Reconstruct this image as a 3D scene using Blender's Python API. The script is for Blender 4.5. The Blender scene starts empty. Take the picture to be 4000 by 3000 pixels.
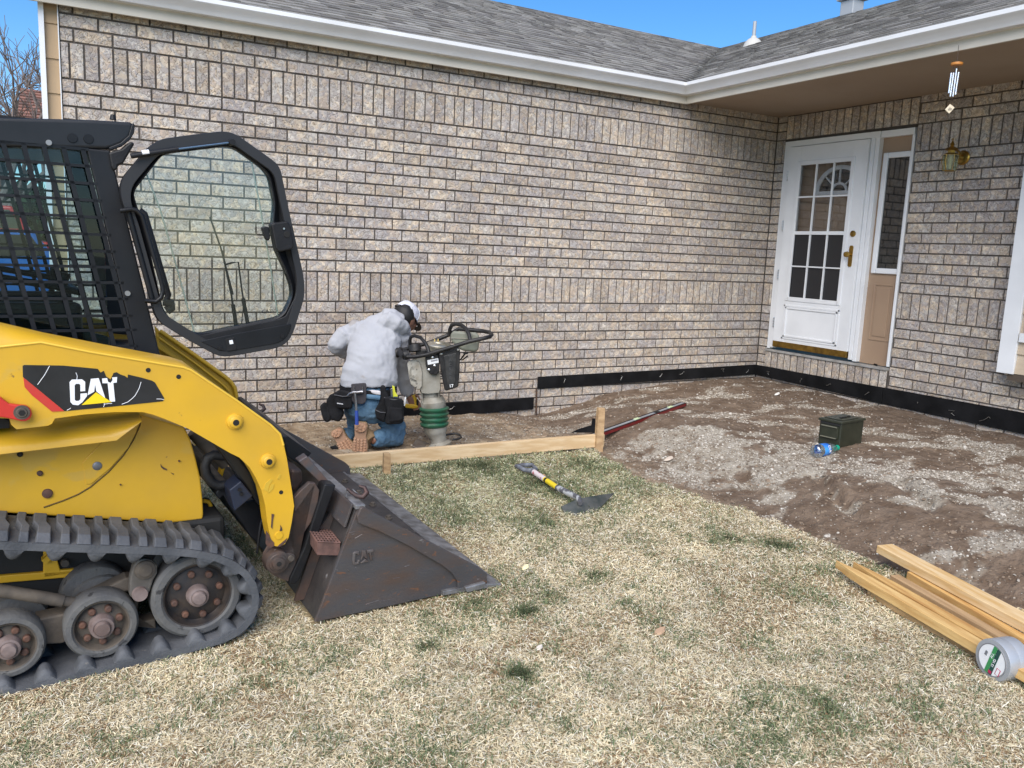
import bpy, bmesh, math, random
import numpy as np
from mathutils import Vector, Matrix
random.seed(7); rng = np.random.default_rng(11)
SC = bpy.context.scene
# ---------------------------------------------------------------- camera, sky, sun, exposure
CAMP = np.array([-6.69729351, -6.48456838, 1.42522260])
CR = np.array([[0.87363308, -0.48474144, 0.04231994], [-0.04126968, -0.16047626, -0.98617655], [0.48483199, 0.85980992, -0.16020249]])
FPX = 3231.05347
cam = bpy.data.cameras.new('camera'); camo = bpy.data.objects.new('camera', cam); SC.collection.objects.link(camo)
cam.sensor_width = 36; cam.lens = FPX * 36 / 4000; cam.clip_end = 500; cam.clip_start = .05
M4 = Matrix.Identity(4)
for i in range(3):
    M4[i][0] = CR[0][i]; M4[i][1] = -CR[1][i]; M4[i][2] = -CR[2][i]; M4[i][3] = CAMP[i]
camo.matrix_world = M4; SC.camera = camo
SUN_EL, SUN_AZ = 43, 222      # azimuth clockwise from +y
W = bpy.data.worlds.new('World'); SC.world = W; W.use_nodes = True
nt = W.node_tree; nt.nodes.clear()
sky = nt.nodes.new('ShaderNodeTexSky'); sky.sky_type = 'NISHITA'; sky.sun_disc = False
sky.sun_elevation = math.radians(SUN_EL); sky.sun_rotation = math.radians(SUN_AZ)
sky.air_density = 1.0; sky.dust_density = .3; sky.ozone_density = 3.0; sky.altitude = 1500
bg = nt.nodes.new('ShaderNodeBackground'); bg.inputs[1].default_value = .10
wo = nt.nodes.new('ShaderNodeOutputWorld'); hs = nt.nodes.new('ShaderNodeHueSaturation'); hs.inputs['Saturation'].default_value = 1.28; nt.links.new(sky.outputs[0], hs.inputs['Color']); nt.links.new(hs.outputs[0], bg.inputs[0]); nt.links.new(bg.outputs[0], wo.inputs[0])
sl = bpy.data.lights.new('sun', 'SUN'); sl.energy = 3.1; sl.angle = math.radians(62); sl.color = (1, .93, .84)
slo = bpy.data.objects.new('sun', sl); SC.collection.objects.link(slo)
_az, _el = math.radians(SUN_AZ), math.radians(SUN_EL)
slo.rotation_euler = Vector((math.sin(_az) * math.cos(_el), math.cos(_az) * math.cos(_el), math.sin(_el))).to_track_quat('Z', 'Y').to_euler()
SC.view_settings.view_transform = 'Standard'; SC.view_settings.look = 'None'
SC.view_settings.exposure = 0.90; SC.view_settings.gamma = 1
try: SC.view_settings.use_curve_mapping = False
except Exception: pass
SC.cycles.max_bounces = 8; SC.cycles.transparent_max_bounces = 16; SC.cycles.use_denoising = True
SC.cycles.diffuse_bounces = 3; SC.cycles.glossy_bounces = 3; SC.cycles.use_adaptive_sampling = True

# ---------------------------------------------------------------- measuring: photograph pixel -> point on a real plane
def ray(u, v): return CR.T @ np.array([(u - 2000) / FPX, (v - 1500) / FPX, 1.])
def onplane(u, v, P, n):
    d = ray(u, v); n = np.array(n, float); return CAMP + d * (((np.array(P) - CAMP) @ n) / (d @ n))
def onx(u, v, X): return onplane(u, v, (X, 0, 0), (1, 0, 0))
def ony(u, v, Y): return onplane(u, v, (0, Y, 0), (0, 1, 0))
def onz(u, v, Z): return onplane(u, v, (0, 0, Z), (0, 0, 1))
def ss(t): t = np.clip(t, 0, 1); return t * t * (3 - 2 * t)
FW = np.array([CR[2][0], CR[2][1], 0]); FW /= np.linalg.norm(FW)
RT = np.array([FW[1], -FW[0], 0])

# value noise for heights and patches
_G = np.random.default_rng(5).random((512, 512))
def vnoise(x, y, s):
    x = np.asarray(x) * s + 137.3; y = np.asarray(y) * s + 71.9
    xi = np.floor(x).astype(int); yi = np.floor(y).astype(int); fx = ss(x - xi); fy = ss(y - yi)
    g = lambda a, b: _G[a % 512, b % 512]
    return (g(xi, yi) * (1 - fx) + g(xi + 1, yi) * fx) * (1 - fy) + (g(xi, yi + 1) * (1 - fx) + g(xi + 1, yi + 1) * fx) * fy
def fbm(x, y, s, o=4):
    r = 0; a = .5; t = 0
    for k in range(o): r = r + a * vnoise(x + 3.1 * k, y - 1.7 * k, s * 2 ** k); t += a; a *= .55
    return r / t

# ---------------------------------------------------------------- materials
MATS = {}
def _n(nt, t, **k):
    n = nt.nodes.new(t)
    for a, b in k.items(): setattr(n, a, b)
    return n
def mat(name, col=(.5, .5, .5), rough=.6, metal=0, col2=None, vs=8, vlo=.35, vhi=.65, bump=0, bs=40, spots=None, ss_=30, st=.62,
        attr=None, coord='Object', stretch=None, spec=.5, coat=0, bd=6, emis=None, alpha=None, tint=None, spots2=None, s2s=6, s2t=.6, rvar=0, bdist=.01):
    if name in MATS: return MATS[name]
    m = bpy.data.materials.new(name); m.use_nodes = True; nt = m.node_tree; nt.nodes.clear(); L = nt.links.new
    out = _n(nt, 'ShaderNodeOutputMaterial'); p = _n(nt, 'ShaderNodeBsdfPrincipled'); L(p.outputs[0], out.inputs[0])
    p.inputs['Roughness'].default_value = rough; p.inputs['Metallic'].default_value = metal
    p.inputs['Specular IOR Level'].default_value = spec; p.inputs['Coat Weight'].default_value = coat
    tc = _n(nt, 'ShaderNodeTexCoord')
    if coord == 'World':
        g = _n(nt, 'ShaderNodeNewGeometry'); src = g.outputs['Position']
    else: src = tc.outputs[coord]
    if stretch:
        mp = _n(nt, 'ShaderNodeMapping'); mp.inputs['Scale'].default_value = stretch; L(src, mp.inputs[0]); src = mp.outputs[0]
    def noise(scale, det=4, dist=0):
        n = _n(nt, 'ShaderNodeTexNoise'); n.inputs['Scale'].default_value = scale; n.inputs['Detail'].default_value = det
        n.inputs['Distortion'].default_value = dist; L(src, n.inputs['Vector']); return n.outputs[0]
    def ramp(s, lo, hi):
        r = _n(nt, 'ShaderNodeMapRange'); r.inputs[1].default_value = lo; r.inputs[2].default_value = hi; L(s, r.inputs[0]); return r.outputs[0]
    def mix(f, a, b, bt='MIX'):
        x = _n(nt, 'ShaderNodeMix'); x.data_type = 'RGBA'; x.blend_type = bt
        if isinstance(f, (int, float)): x.inputs[0].default_value = f
        else: L(f, x.inputs[0])
        for i, q in ((6, a), (7, b)):
            if isinstance(q, tuple): x.inputs[i].default_value = (*q, 1)
            else: L(q, x.inputs[i])
        return x.outputs[2]
    c = tuple(col)
    if attr:
        a = _n(nt, 'ShaderNodeAttribute'); a.attribute_name = attr; c = a.outputs['Color']
        if tint: c = mix(1.0, c, tuple(tint), 'MULTIPLY')
    if col2 is not None:
        f = ramp(noise(vs, 5), vlo, vhi)
        c = mix(f, c, tuple(col2)) if not attr else mix(f, c, mix(1.0, c, tuple(col2), 'MULTIPLY'))
    if spots: c = mix(ramp(noise(ss_, 6), st, st + .05), c, tuple(spots))
    if spots2: c = mix(ramp(noise(s2s, 7, .6), s2t, s2t + .04), c, tuple(spots2))
    if isinstance(c, tuple): p.inputs['Base Color'].default_value = (*c, 1)
    else: L(c, p.inputs['Base Color'])
    if rvar:
        rr = _n(nt, 'ShaderNodeMapRange'); L(noise(vs * 1.7, 4), rr.inputs[0]); rr.inputs[1].default_value = .3; rr.inputs[2].default_value = .7
        rr.inputs[3].default_value = max(0, rough - rvar); rr.inputs[4].default_value = min(1, rough + rvar); L(rr.outputs[0], p.inputs['Roughness'])
    if bump:
        b = _n(nt, 'ShaderNodeBump'); b.inputs['Strength'].default_value = bump; b.inputs['Distance'].default_value = bdist
        L(noise(bs, bd), b.inputs['Height']); L(b.outputs[0], p.inputs['Normal'])
    if emis: p.inputs['Emission Color'].default_value = (*emis, 1); p.inputs['Emission Strength'].default_value = 1
    m.diffuse_color = (*col, 1)
    MATS[name] = m; return m
def glass(name, tint=(.85, .93, .88), refl=.12, rough=.02, fac=.7):
    if name in MATS: return MATS[name]
    m = bpy.data.materials.new(name); m.use_nodes = True; nt = m.node_tree; nt.nodes.clear(); L = nt.links.new
    out = _n(nt, 'ShaderNodeOutputMaterial'); t = _n(nt, 'ShaderNodeBsdfTransparent'); t.inputs[0].default_value = (*tint, 1)
    g = _n(nt, 'ShaderNodeBsdfGlossy'); g.inputs['Roughness'].default_value = rough; g.inputs[0].default_value = (.9, .95, 1, 1)
    lw = _n(nt, 'ShaderNodeLayerWeight'); lw.inputs[0].default_value = .25
    mr = _n(nt, 'ShaderNodeMapRange'); mr.inputs[3].default_value = refl; mr.inputs[4].default_value = fac; L(lw.outputs['Facing'], mr.inputs[0])
    mx = _n(nt, 'ShaderNodeMixShader'); L(mr.outputs[0], mx.inputs[0]); L(t.outputs[0], mx.inputs[1]); L(g.outputs[0], mx.inputs[2]); L(mx.outputs[0], out.inputs[0])
    MATS[name] = m; return m
def brick_mat():
    m = bpy.data.materials.new('brick'); m.use_nodes = True; nt = m.node_tree; nt.nodes.clear(); L = nt.links.new
    out = _n(nt, 'ShaderNodeOutputMaterial'); p = _n(nt, 'ShaderNodeBsdfPrincipled'); L(p.outputs[0], out.inputs[0]); p.inputs['Roughness'].default_value = .85
    g = _n(nt, 'ShaderNodeNewGeometry'); pos = g.outputs['Position']
    a = _n(nt, 'ShaderNodeAttribute'); a.attribute_name = 'tone'
    def noise(scale, det, dist=0):
        n = _n(nt, 'ShaderNodeTexNoise'); n.inputs['Scale'].default_value = scale; n.inputs['Detail'].default_value = det; n.inputs['Distortion'].default_value = dist
        L(pos, n.inputs['Vector']); return n.outputs[0]
    def mr(s, a1, b1, c1=0, d1=1):
        r = _n(nt, 'ShaderNodeMapRange'); L(s, r.inputs[0])
        for i, v in zip((1, 2, 3, 4), (a1, b1, c1, d1)): r.inputs[i].default_value = v
        return r.outputs[0]
    def mix(f, x, y, bt='MIX'):
        q = _n(nt, 'ShaderNodeMix'); q.data_type = 'RGBA'; q.blend_type = bt
        if isinstance(f, float): q.inputs[0].default_value = f
        else: L(f, q.inputs[0])
        for i, z in ((6, x), (7, y)):
            if isinstance(z, tuple): q.inputs[i].default_value = (*z, 1)
            else: L(z, q.inputs[i])
        return q.outputs[2]
    def math_(op, x, y=None):
        q = _n(nt, 'ShaderNodeMath', operation=op); L(x, q.inputs[0])
        if y is not None:
            if isinstance(y, float): q.inputs[1].default_value = y
            else: L(y, q.inputs[1])
        return q.outputs[0]
    n1 = noise(26, 3, .9); n2 = noise(13, 2, 1.4); n3 = noise(70, 5)
    c = mix(mr(n2, .50, .56), a.outputs['Color'], mix(1.0, a.outputs['Color'], (1.12, 1.03, .90), 'MULTIPLY'))
    c = mix(mr(n1, .53, .545), c, mix(1.0, c, (.84, .81, .82), 'MULTIPLY'))
    c = mix(mr(noise(17, 2, 1.6), .55, .57), c, mix(1.0, c, (1.24, 1.22, 1.18), 'MULTIPLY'))
    line = math_('ABSOLUTE', math_('SUBTRACT', n1, .5)); ln = mr(line, 0.006, .028, 1, 0)
    line2 = mr(math_('ABSOLUTE', math_('SUBTRACT', n2, .47)), 0.003, .015, 1, 0)
    ln = math_('MAXIMUM', ln, line2)
    c = mix(mr(ln, 0, 1, 0, .85), c, mix(1.0, c, (.45, .4, .36), 'MULTIPLY'))
    L(c, p.inputs['Base Color'])
    h = math_('ADD', mr(n1, .48, .52, 0, .8), math_('MULTIPLY', n3, .5))
    b = _n(nt, 'ShaderNodeBump'); b.inputs['Strength'].default_value = .7; b.inputs['Distance'].default_value = .006; L(h, b.inputs['Height']); L(b.outputs[0], p.inputs['Normal'])
    MATS['brick'] = m; return m

# ---------------------------------------------------------------- object helpers
def link(o): SC.collection.objects.link(o); return o
def tag(o, label=None, cat=None, group=None, kind=None):
    if label: o['label'] = label
    if cat: o['category'] = cat
    if group: o['group'] = group
    if kind: o['kind'] = kind
    return o
def empty(name, loc=(0, 0, 0), rz=0, **k):
    o = bpy.data.objects.new(name, None); o.location = loc; o.rotation_euler = (0, 0, rz); o.empty_display_size = .1; link(o); return tag(o, **k)
def par(o, p):
    if p is not None: o.parent = p
    return o
class MB:
    """collects geometry of ONE object"""
    def __init__(s, T=None): s.v = []; s.f = []; s.T = T
    def add(s, vs, fs):
        k = len(s.v)
        for p in vs: s.v.append(tuple(s.T(p)) if s.T else tuple(float(c) for c in p))
        for f in fs: s.f.append(tuple(k + i for i in f))
        return s
    def box(s, c, d, R=None):
        c = np.array(c, float); h = np.array(d, float) / 2
        vs = [np.array([x, y, z]) * h for z in (-1, 1) for y in (-1, 1) for x in (-1, 1)]
        if R is not None: vs = [R @ q for q in vs]
        return s.add([c + q for q in vs], [(0, 2, 3, 1), (4, 5, 7, 6), (0, 1, 5, 4), (2, 6, 7, 3), (0, 4, 6, 2), (1, 3, 7, 5)])
    def bar(s, a, b, w, h, up=(0, 0, 1)):
        a = np.array(a, float); b = np.array(b, float); z = b - a; l = np.linalg.norm(z); z = z / l
        up = np.array(up, float); x = np.cross(up, z)
        if np.linalg.norm(x) < 1e-6: x = np.cross((1, 0, 0), z)
        x /= np.linalg.norm(x); y = np.cross(z, x)
        return s.box((a + b) / 2, (w, h, l), np.stack([x, y, z], 1))
    def loft(s, rings, close=True, cap=True):
        n = len(rings[0]); vs = [p for r in rings for p in r]; fs = []
        for i in range(len(rings) - 1):
            for j in range(n if close else n - 1):
                k = (j + 1) % n; fs.append((i * n + j, i * n + k, (i + 1) * n + k, (i + 1) * n + j))
        if cap: fs.append(tuple(range(n))[::-1]); fs.append(tuple((len(rings) - 1) * n + j for j in range(n)))
        return s.add(vs, fs)
    def tube(s, pts, r, n=10, closed=False, cap=True, flat=None):
        P = [np.array(p, float) for p in pts]; m = len(P); rs = r if hasattr(r, '__len__') else [r] * m
        rings = []; prev = None
        for i in range(m):
            t = (P[(i + 1) % m] - P[i - 1]) if closed else (P[min(i + 1, m - 1)] - P[max(i - 1, 0)])
            t = t / (np.linalg.norm(t) + 1e-12)
            if prev is None:
                x = np.cross(t, (0, 0, 1) if abs(t[2]) < .9 else (1, 0, 0))
            else: x = prev - t * (prev @ t)
            x = x / np.linalg.norm(x); prev = x; y = np.cross(t, x)
            f1, f2 = flat if flat else (1, 1)
            rings.append([P[i] + rs[i] * (f1 * x * math.cos(2 * math.pi * j / n) + f2 * y * math.sin(2 * math.pi * j / n)) for j in range(n)])
        if closed: rings.append(rings[0]); return s.loft(rings, cap=False)
        return s.loft(rings, cap=cap)
    def lathe(s, prof, o=(0, 0, 0), ax=(0, 0, 1), n=24, cap=True, sx=1, sy=1):
        o = np.array(o, float); a = np.array(ax, float); a /= np.linalg.norm(a)
        x = np.cross(a, (0, 0, 1) if abs(a[2]) < .9 else (1, 0, 0)); x /= np.linalg.norm(x); y = np.cross(a, x)
        return s.loft([[o + a * h + r * (sx * x * math.cos(2 * math.pi * j / n) + sy * y * math.sin(2 * math.pi * j / n)) for j in range(n)] for r, h in prof], cap=cap)
    def prism(s, poly, f0, f1):
        """poly: list of points (2-D or any), f0/f1 map a point to the 3-D position on the two faces"""
        return s.loft([[f0(q) for q in poly], [f1(q) for q in poly]])
    def ell(s, c, r, n=14, m=9, R=None):
        c = np.array(c, float); rings = []
        for i in range(m + 1):
            t = math.pi * (i / m) * .998 + .003
            ring = [np.array([r[0] * math.sin(t) * math.cos(2 * math.pi * j / n), r[1] * math.sin(t) * math.sin(2 * math.pi * j / n), -r[2] * math.cos(t)]) for j in range(n)]
            rings.append([c + (R @ q if R is not None else q) for q in ring])
        return s.loft(rings)
    def build(s, name, m, parent=None, smooth=False, bevel=0, seg=2, **k):
        me = bpy.data.meshes.new(name); me.from_pydata(s.v, [], s.f); me.update()
        bm = bmesh.new(); bm.from_mesh(me); bmesh.ops.recalc_face_normals(bm, faces=bm.faces); bm.to_mesh(me); bm.free()
        me.materials.append(m)
        if smooth is True: me.polygons.foreach_set('use_smooth', [True] * len(me.polygons))
        elif smooth: me.polygons.foreach_set('use_smooth', [True] * len(me.polygons)); me.set_sharp_from_angle(angle=math.radians(smooth))
        o = link(bpy.data.objects.new(name, me)); par(o, parent); tag(o, **k)
        if bevel:
            b = o.modifiers.new('bevel', 'BEVEL'); b.width = bevel; b.segments = seg; b.limit_method = 'ANGLE'; b.angle_limit = math.radians(35)
            b.harden_normals = False
        return o
def npmesh(name, V, F, m, parent=None, col=None, attr='tone', smooth=False, **k):
    """fast mesh from numpy; F all the same size"""
    me = bpy.data.meshes.new(name); V = np.asarray(V, np.float32); F = np.asarray(F, np.int32); nf, q = F.shape
    me.vertices.add(len(V)); me.vertices.foreach_set('co', V.ravel())
    me.loops.add(nf * q); me.loops.foreach_set('vertex_index', F.ravel())
    me.polygons.add(nf); me.polygons.foreach_set('loop_start', np.arange(0, nf * q, q, dtype=np.int32))
    try: me.polygons.foreach_set('loop_total', np.full(nf, q, np.int32))
    except Exception: pass
    me.polygons.foreach_set('use_smooth', np.full(nf, bool(smooth)))
    me.update(calc_edges=True)
    if col is not None:
        a = me.attributes.new(attr, 'FLOAT_COLOR', 'POINT'); c = np.ones((len(V), 4), np.float32); c[:, :3] = col; a.data.foreach_set('color', c.ravel())
    me.materials.append(m); o = link(bpy.data.objects.new(name, me)); par(o, parent); return tag(o, **k)
def pipe2(poly, r=.02, k=4):
    """round the corners of a 2-D polygon"""
    P = [np.array(p[:2], float) for p in poly]; out = []
    for i in range(len(P)):
        a, b, c = P[i - 1], P[i], P[(i + 1) % len(P)]; u = a - b; w = c - b; lu = np.linalg.norm(u); lw = np.linalg.norm(w)
        d = min(r, lu * .45, lw * .45); p0 = b + u / lu * d; p1 = b + w / lw * d
        for j in range(k + 1):
            t = j / k; out.append(tuple((1 - t) ** 2 * p0 + 2 * t * (1 - t) * b + t * t * p1))
    return out

# ---------------------------------------------------------------- palette
M_white = mat('white_paint', (.78, .79, .80), .35, col2=(.70, .71, .72), vs=3)
M_gutter = mat('gutter_white', (.80, .81, .83), .3, col2=(.70, .70, .70), vs=2)
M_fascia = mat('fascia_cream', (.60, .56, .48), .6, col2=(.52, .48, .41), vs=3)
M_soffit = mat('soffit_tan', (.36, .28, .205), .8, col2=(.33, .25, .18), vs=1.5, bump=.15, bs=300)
M_siding = mat('siding_beige', (.55, .45, .33), .6, col2=(.50, .40, .29), vs=4, bump=.1, bs=60, stretch=(1, 1, 8))
M_tan = mat('tan_door', (.34, .235, .155), .5, col2=(.31, .21, .14), vs=3, bump=.06, bs=200)
M_brass = mat('brass', (.45, .29, .07), .32, 1, col2=(.25, .16, .05), vs=18)
M_mortar = mat('mortar', (.085, .074, .064), .95, col2=(.12, .10, .085), vs=30, bump=.5, bs=160, coord='World')
M_felt = mat('black_joint_strip', (.005, .005, .0055), .9, col2=(.012, .012, .013), vs=6, bump=.3, bs=200, spec=.15)
M_shingle = mat('shingle', attr='tone', rough=.95, col2=(.80, .79, .77), vs=90, vlo=.4, vhi=.6, bump=.5, bs=500, coord='World')
M_soil = mat('soil', attr='tone', rough=.95, col2=(.62, .56, .50), vs=9, vlo=.38, vhi=.62, bump=1.0, bdist=.028, bs=22, bd=10, coord='World')
M_lawn = mat('lawn_thatch', attr='tone', rough=.95, col2=(.65, .6, .5), vs=30, bump=1, bs=90, coord='World')
M_blade = mat('grass_blade', attr='tone', rough=.7, spec=.2)
M_stone = mat('gravel', attr='tone', rough=.9, spec=.3)
M_wire = mat('steel_wire', (.35, .34, .32), .45, .8)
M_dark = mat('dark_room', (.012, .012, .012), .9)
M_black = mat('black_plastic', (.008, .008, .009), .5, col2=(.014, .014, .016), vs=10, bump=.1, bs=120, spec=.3)
M_chrome = mat('bright_metal', (.6, .6, .6), .3, 1)
brick_mat()
# ================================================================ GROUND
def zl(x, y): return .02 * np.clip(np.asarray(x) + 5, -4, 3) + .04 * np.clip(np.asarray(y) + 1.7, -6, 0)
EDGE = [(-1.2, -3.45), (-1.73, -3.33), (-2.4, -3.41), (-2.76, -3.31), (-3.09, -3.2), (-3.6, -3.15), (-3.9, -3.12), (-4.2, -3.04), (-4.6, -3.0), (-5.5, -2.95), (-9, -2.8)]
def xedge(y):
    e = sorted(EDGE); return np.interp(y, [a for a, b in e], [b for a, b in e]) + .03 * (fbm(y, 0 * np.asarray(y), 3) - .5)
def ybrd(x): return -1.40 - (np.asarray(x) + 5.9) * (.30 / 2.6)      # line of the form board
def dirt(x, y):
    x = np.asarray(x); y = np.asarray(y)
    n = .14 * (fbm(x, y, 9, 3) - .5)
    left = (y > ybrd(x) - .04 + n) & (x < -3.2)
    return (y < .05) & (x > -6.75) & (left | ((x > xedge(y) + n) & (x >= -3.45)))
LEVEL = None
def zd(x, y):
    x = np.asarray(x, float); y = np.asarray(y, float)
    wallz = np.interp(x, [-6.6, -4.8, -4.0, -3.2, -2.77, -2.47, -1.88, -1.2, 0, 1], [-.03, -.025, -.01, -.04, -.085, -.05, .085, .15, .175, .175])
    pad = -.07 + .205 * ss((x + 3.4) / 1.05) + .010 * (y + 2)
    mid = zl(x, y) - .02
    right = np.where(y < -1.7, np.maximum(pad, zl(x, y) - .03), pad)
    t = ss((-y - .05) / 1.0); tr = ss((x + 3.3) / .5)
    base = wallz * (1 - t) + (mid * (1 - tr) + right * tr) * t
    rough = .045 * (fbm(x, y, 2.2) - .5) * ss((x + 3.3) / .6) + .028 * (fbm(x, y, 7) - .5) + .014 * (fbm(x, y, 26, 3) - .5)
    # gravel hump in front of the pad
    h = .07 * np.exp(-(((x + 2.55) / .42) ** 2 + ((y + 1.75) / .6) ** 2)) + .05 * np.exp(-(((x + 2.2) / .3) ** 2 + ((y + 3.6) / .5) ** 2))
    for gx, gy, ln, wd, dp in ((-2.62, -3.18, .22, .035, .035), (-2.40, -3.62, .24, .04, .04), (-2.86, -2.75, .20, .05, .025), (-2.2, -4.0, .25, .05, .03), (-2.75, -3.45, .18, .04, .025)):
        e = (x - gx) * FW[0] + (y - gy) * FW[1]; l = (x - gx) * RT[0] + (y - gy) * RT[1]; q = np.exp(-(e / ln) ** 4) ; h = h - dp * q * (np.exp(-(l / wd) ** 2) - .6 * np.exp(-((l - 2 * wd) / wd) ** 2))
    z = base + rough + h
    if LEVEL is not None:      # the long tool lies on the soil: level the bumps under it
        A, B = LEVEL; d = B[:2] - A[:2]; L2 = d @ d; t = np.clip(((x - A[0]) * d[0] + (y - A[1]) * d[1]) / L2, 0, 1)
        dist = np.hypot(x - A[0] - t * d[0], y - A[1] - t * d[1]); cap = A[2] + (B[2] - A[2]) * t - .004 + 1.2 * np.maximum(dist - .07, 0); z = np.minimum(z, cap)
    return z
def gz(x, y): return np.where(dirt(x, y), zd(x, y), zl(x, y) + .008 * (fbm(x, y, 5) - .5))
def ong(u, v, dz=0):
    z = 0.
    for _ in range(40):
        p = onz(u, v, z + dz); z = .6 * z + .4 * float(gz(p[0], p[1]))
    return onz(u, v, z + dz)
LEVEL = (ong(2190, 1758) + [0, 0, .004], ong(2668, 1590) + [0, 0, .012])
GSP = [(ong(u, v), r, s) for u, v, r, s in ((2700, 1740, (.55, .42), 1), (2950, 1810, (.50, .35), 1), (2560, 1720, (.3, .3), 1), (3080, 1760, (.35, .2), .9), (2950, 1880, (.25, .12), 1), (3560, 1850, (.55, .22), 1), (3800, 1880, (.5, .28), 1),
    (3950, 1760, (.5, .2), .9), (3600, 1740, (.5, .1), .9), (3450, 1700, (.35, .09), .8), (3060, 1950, (.22, .10), .9), (3330, 1990, (.10, .06), 1), (3550, 1960, (.15, .08), 1), (3900, 2120, (.2, .12), .9), (3650, 2170, (.14, .06), 1), (2800, 1900, (.3, .08), .7),
    (3100, 1660, (.5, .08), .8), (2900, 1620, (.4, .06), .7), (3200, 1700, (.2, .05), .9), (2600, 1570, (.3, .12), .8), (2350, 1600, (.5, .2), .6), (2150, 1680, (.5, .2), .5), (3900, 1950, (.45, .12), .9), (3980, 2000, (.3, .2), .8))]
def gravel_mask(x, y):
    """pale loose gravel on top of the brown soil"""
    n1 = fbm(x, y, 5, 5); n2 = fbm(x + 3, y + 8, 14, 3); m = ss((fbm(x * .8 + 2, y * 1.6, 3.2, 5) - .60) / .03) * .8
    for P, r, s in GSP:
        dx, dy = x - P[0], y - P[1]; e = (dx * FW[0] + dy * FW[1]); l = (dx * RT[0] + dy * RT[1])
        m = np.maximum(m, s * ss((.90 - np.sqrt((l / r[0]) ** 2 + (e / r[1]) ** 2) + 2.4 * (n1 - .5) + 1.0 * (n2 - .5)) / .22))
    return np.where(x < -3.3, .35 * ss((fbm(x, y, 5) - .5) / .1), m)
def make_ground():
    st = .022; xs = np.arange(-9.2, .02, st); ys = np.arange(-7.6, .06, st); X, Y = np.meshgrid(xs, ys, indexing='ij')
    D = dirt(X, Y); Z = np.where(D, zd(X, Y), zl(X, Y) + .008 * (fbm(X, Y, 5) - .5) - .004)
    nx, ny = X.shape; V = np.stack([X, Y, Z], -1).reshape(-1, 3); I = np.arange(nx * ny).reshape(nx, ny)
    F = np.stack([I[:-1, :-1], I[1:, :-1], I[1:, 1:], I[:-1, 1:]], -1).reshape(-1, 4)
    Df = D[:-1, :-1].ravel()
    g = gravel_mask(X, Y); br = fbm(X, Y, 9)
    soil = np.stack([.150 + .07 * br, .108 + .05 * br, .076 + .034 * br], -1) * .86
    tanl = np.stack([.26 + .06 * br, .20 + .05 * br, .135 + .035 * br], -1) * 1.1
    lf = (ss((-X - 3.0) / .5))[..., None]; soil = soil * (1 - lf) + tanl * lf
    pale = np.array([.35, .32, .265]); c1 = soil * (1 - .85 * g[..., None]) + pale * (.85 * g[..., None])
    lawn_tone = fbm(X, Y, 3.5)[..., None]; lg = np.clip(greenness(X, Y), 0, 1)[..., None] * .5
    c2 = (np.array([.50, .415, .265]) * (.7 + .6 * lawn_tone)) * (1 - lg) + np.array([.15, .17, .08]) * lg
    for nm, sel, cc, m in (('soil', Df, c1, M_soil), ('lawn', ~Df, c2, M_lawn)):
        f = F[sel]; u, inv = np.unique(f, return_inverse=True); npmesh(nm, V[u], inv.reshape(f.shape), m, col=cc.reshape(-1, 3)[u], smooth=True, kind='structure')
    # the land beyond: one coarse sheet with a hole where the fine one lies
    xs = [-120, -40, -20, -12, -9.2, 0.0, 5, 20, 80]; ys = [-60, -20, -10, -7.62, .04, 6, 15, 40, 150]; mb = MB(); 
    for i in range(len(xs) - 1):
        for j in range(len(ys) - 1):
            if -9.3 < (xs[i] + xs[i + 1]) / 2 < .1 and -7.7 < (ys[j] + ys[j + 1]) / 2 < .05: continue
            q = [(xs[i], ys[j]), (xs[i + 1], ys[j]), (xs[i + 1], ys[j + 1]), (xs[i], ys[j + 1])]
            mb.add([(a, b, float(zl(a, b)) - .012) for a, b in q], [(0, 1, 2, 3)])
    mb.build('field', mat('dry_field', (.27, .225, .14), .95, col2=(.20, .18, .10), vs=.6, bump=.8, bs=30), kind='structure')

# green tufts seen in the turf: pixel, radius in m, strength
GP = [(1700, 1850, .35, .8), (1900, 1830, .3, .7), (2150, 1880, .3, .85), (2300, 1950, .28, .8), (1560, 1900, .3, .6), (2080, 2050, .22, .9), (1750, 2000, .25, .55), (2350, 1830, .25, .8),
      (2480, 1900, .22, .7), (2790, 2105, .12, 1.1), (3060, 2130, .13, 1.25), (2900, 2120, .1, .8), (2330, 2260, .1, 1.2), (2450, 2370, .07, 1.2), (2590, 2055, .1, .9), (2030, 2640, .09, 1.1), (2060, 2660, .06, 1.2),
      (1660, 2530, .06, 1), (1880, 2410, .16, .8), (2050, 2390, .08, 1.2), (2160, 2340, .08, .9), (3080, 2320, .16, .75), (2600, 2450, .2, .5), (1700, 2480, .2, .5), (1180, 2560, .2, .5), (2500, 2120, .2, .6), (1250, 2050, .35, .8),
      (950, 2150, .3, .8), (1000, 1950, .3, .6), (3250, 2750, .3, .45), (2900, 2880, .25, .35), (2200, 2830, .08, .8), (3700, 2800, .2, .35), (2150, 2150, .2, .6), (3450, 2230, .12, .9), (3300, 2180, .12, .6), (2680, 2520, .06, .9), (1180, 2280, .25, .6)]
GPW = [(ong(u, v), r, s) for u, v, r, s in GP]
def greenness(x, y):
    g = .30 * ss((fbm(x, y, 2.3, 5) - .54) / .2) + .35 * ss((y + 3.2) / 1.0) * ss((fbm(x + 5, y + 2, 3.4, 4) - .38) / .25) + .35 * ss((fbm(x + 9, y, 9, 3) - .62) / .1)
    for P, r, s in GPW:
        g = g + s * np.exp(-((x - P[0]) ** 2 + (y - P[1]) ** 2) / (r * .72) ** 2) * (-.15 + 1.6 * fbm(x, y, 14, 3)) * (.85 if s < .85 else 1.15)
    return g
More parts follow.
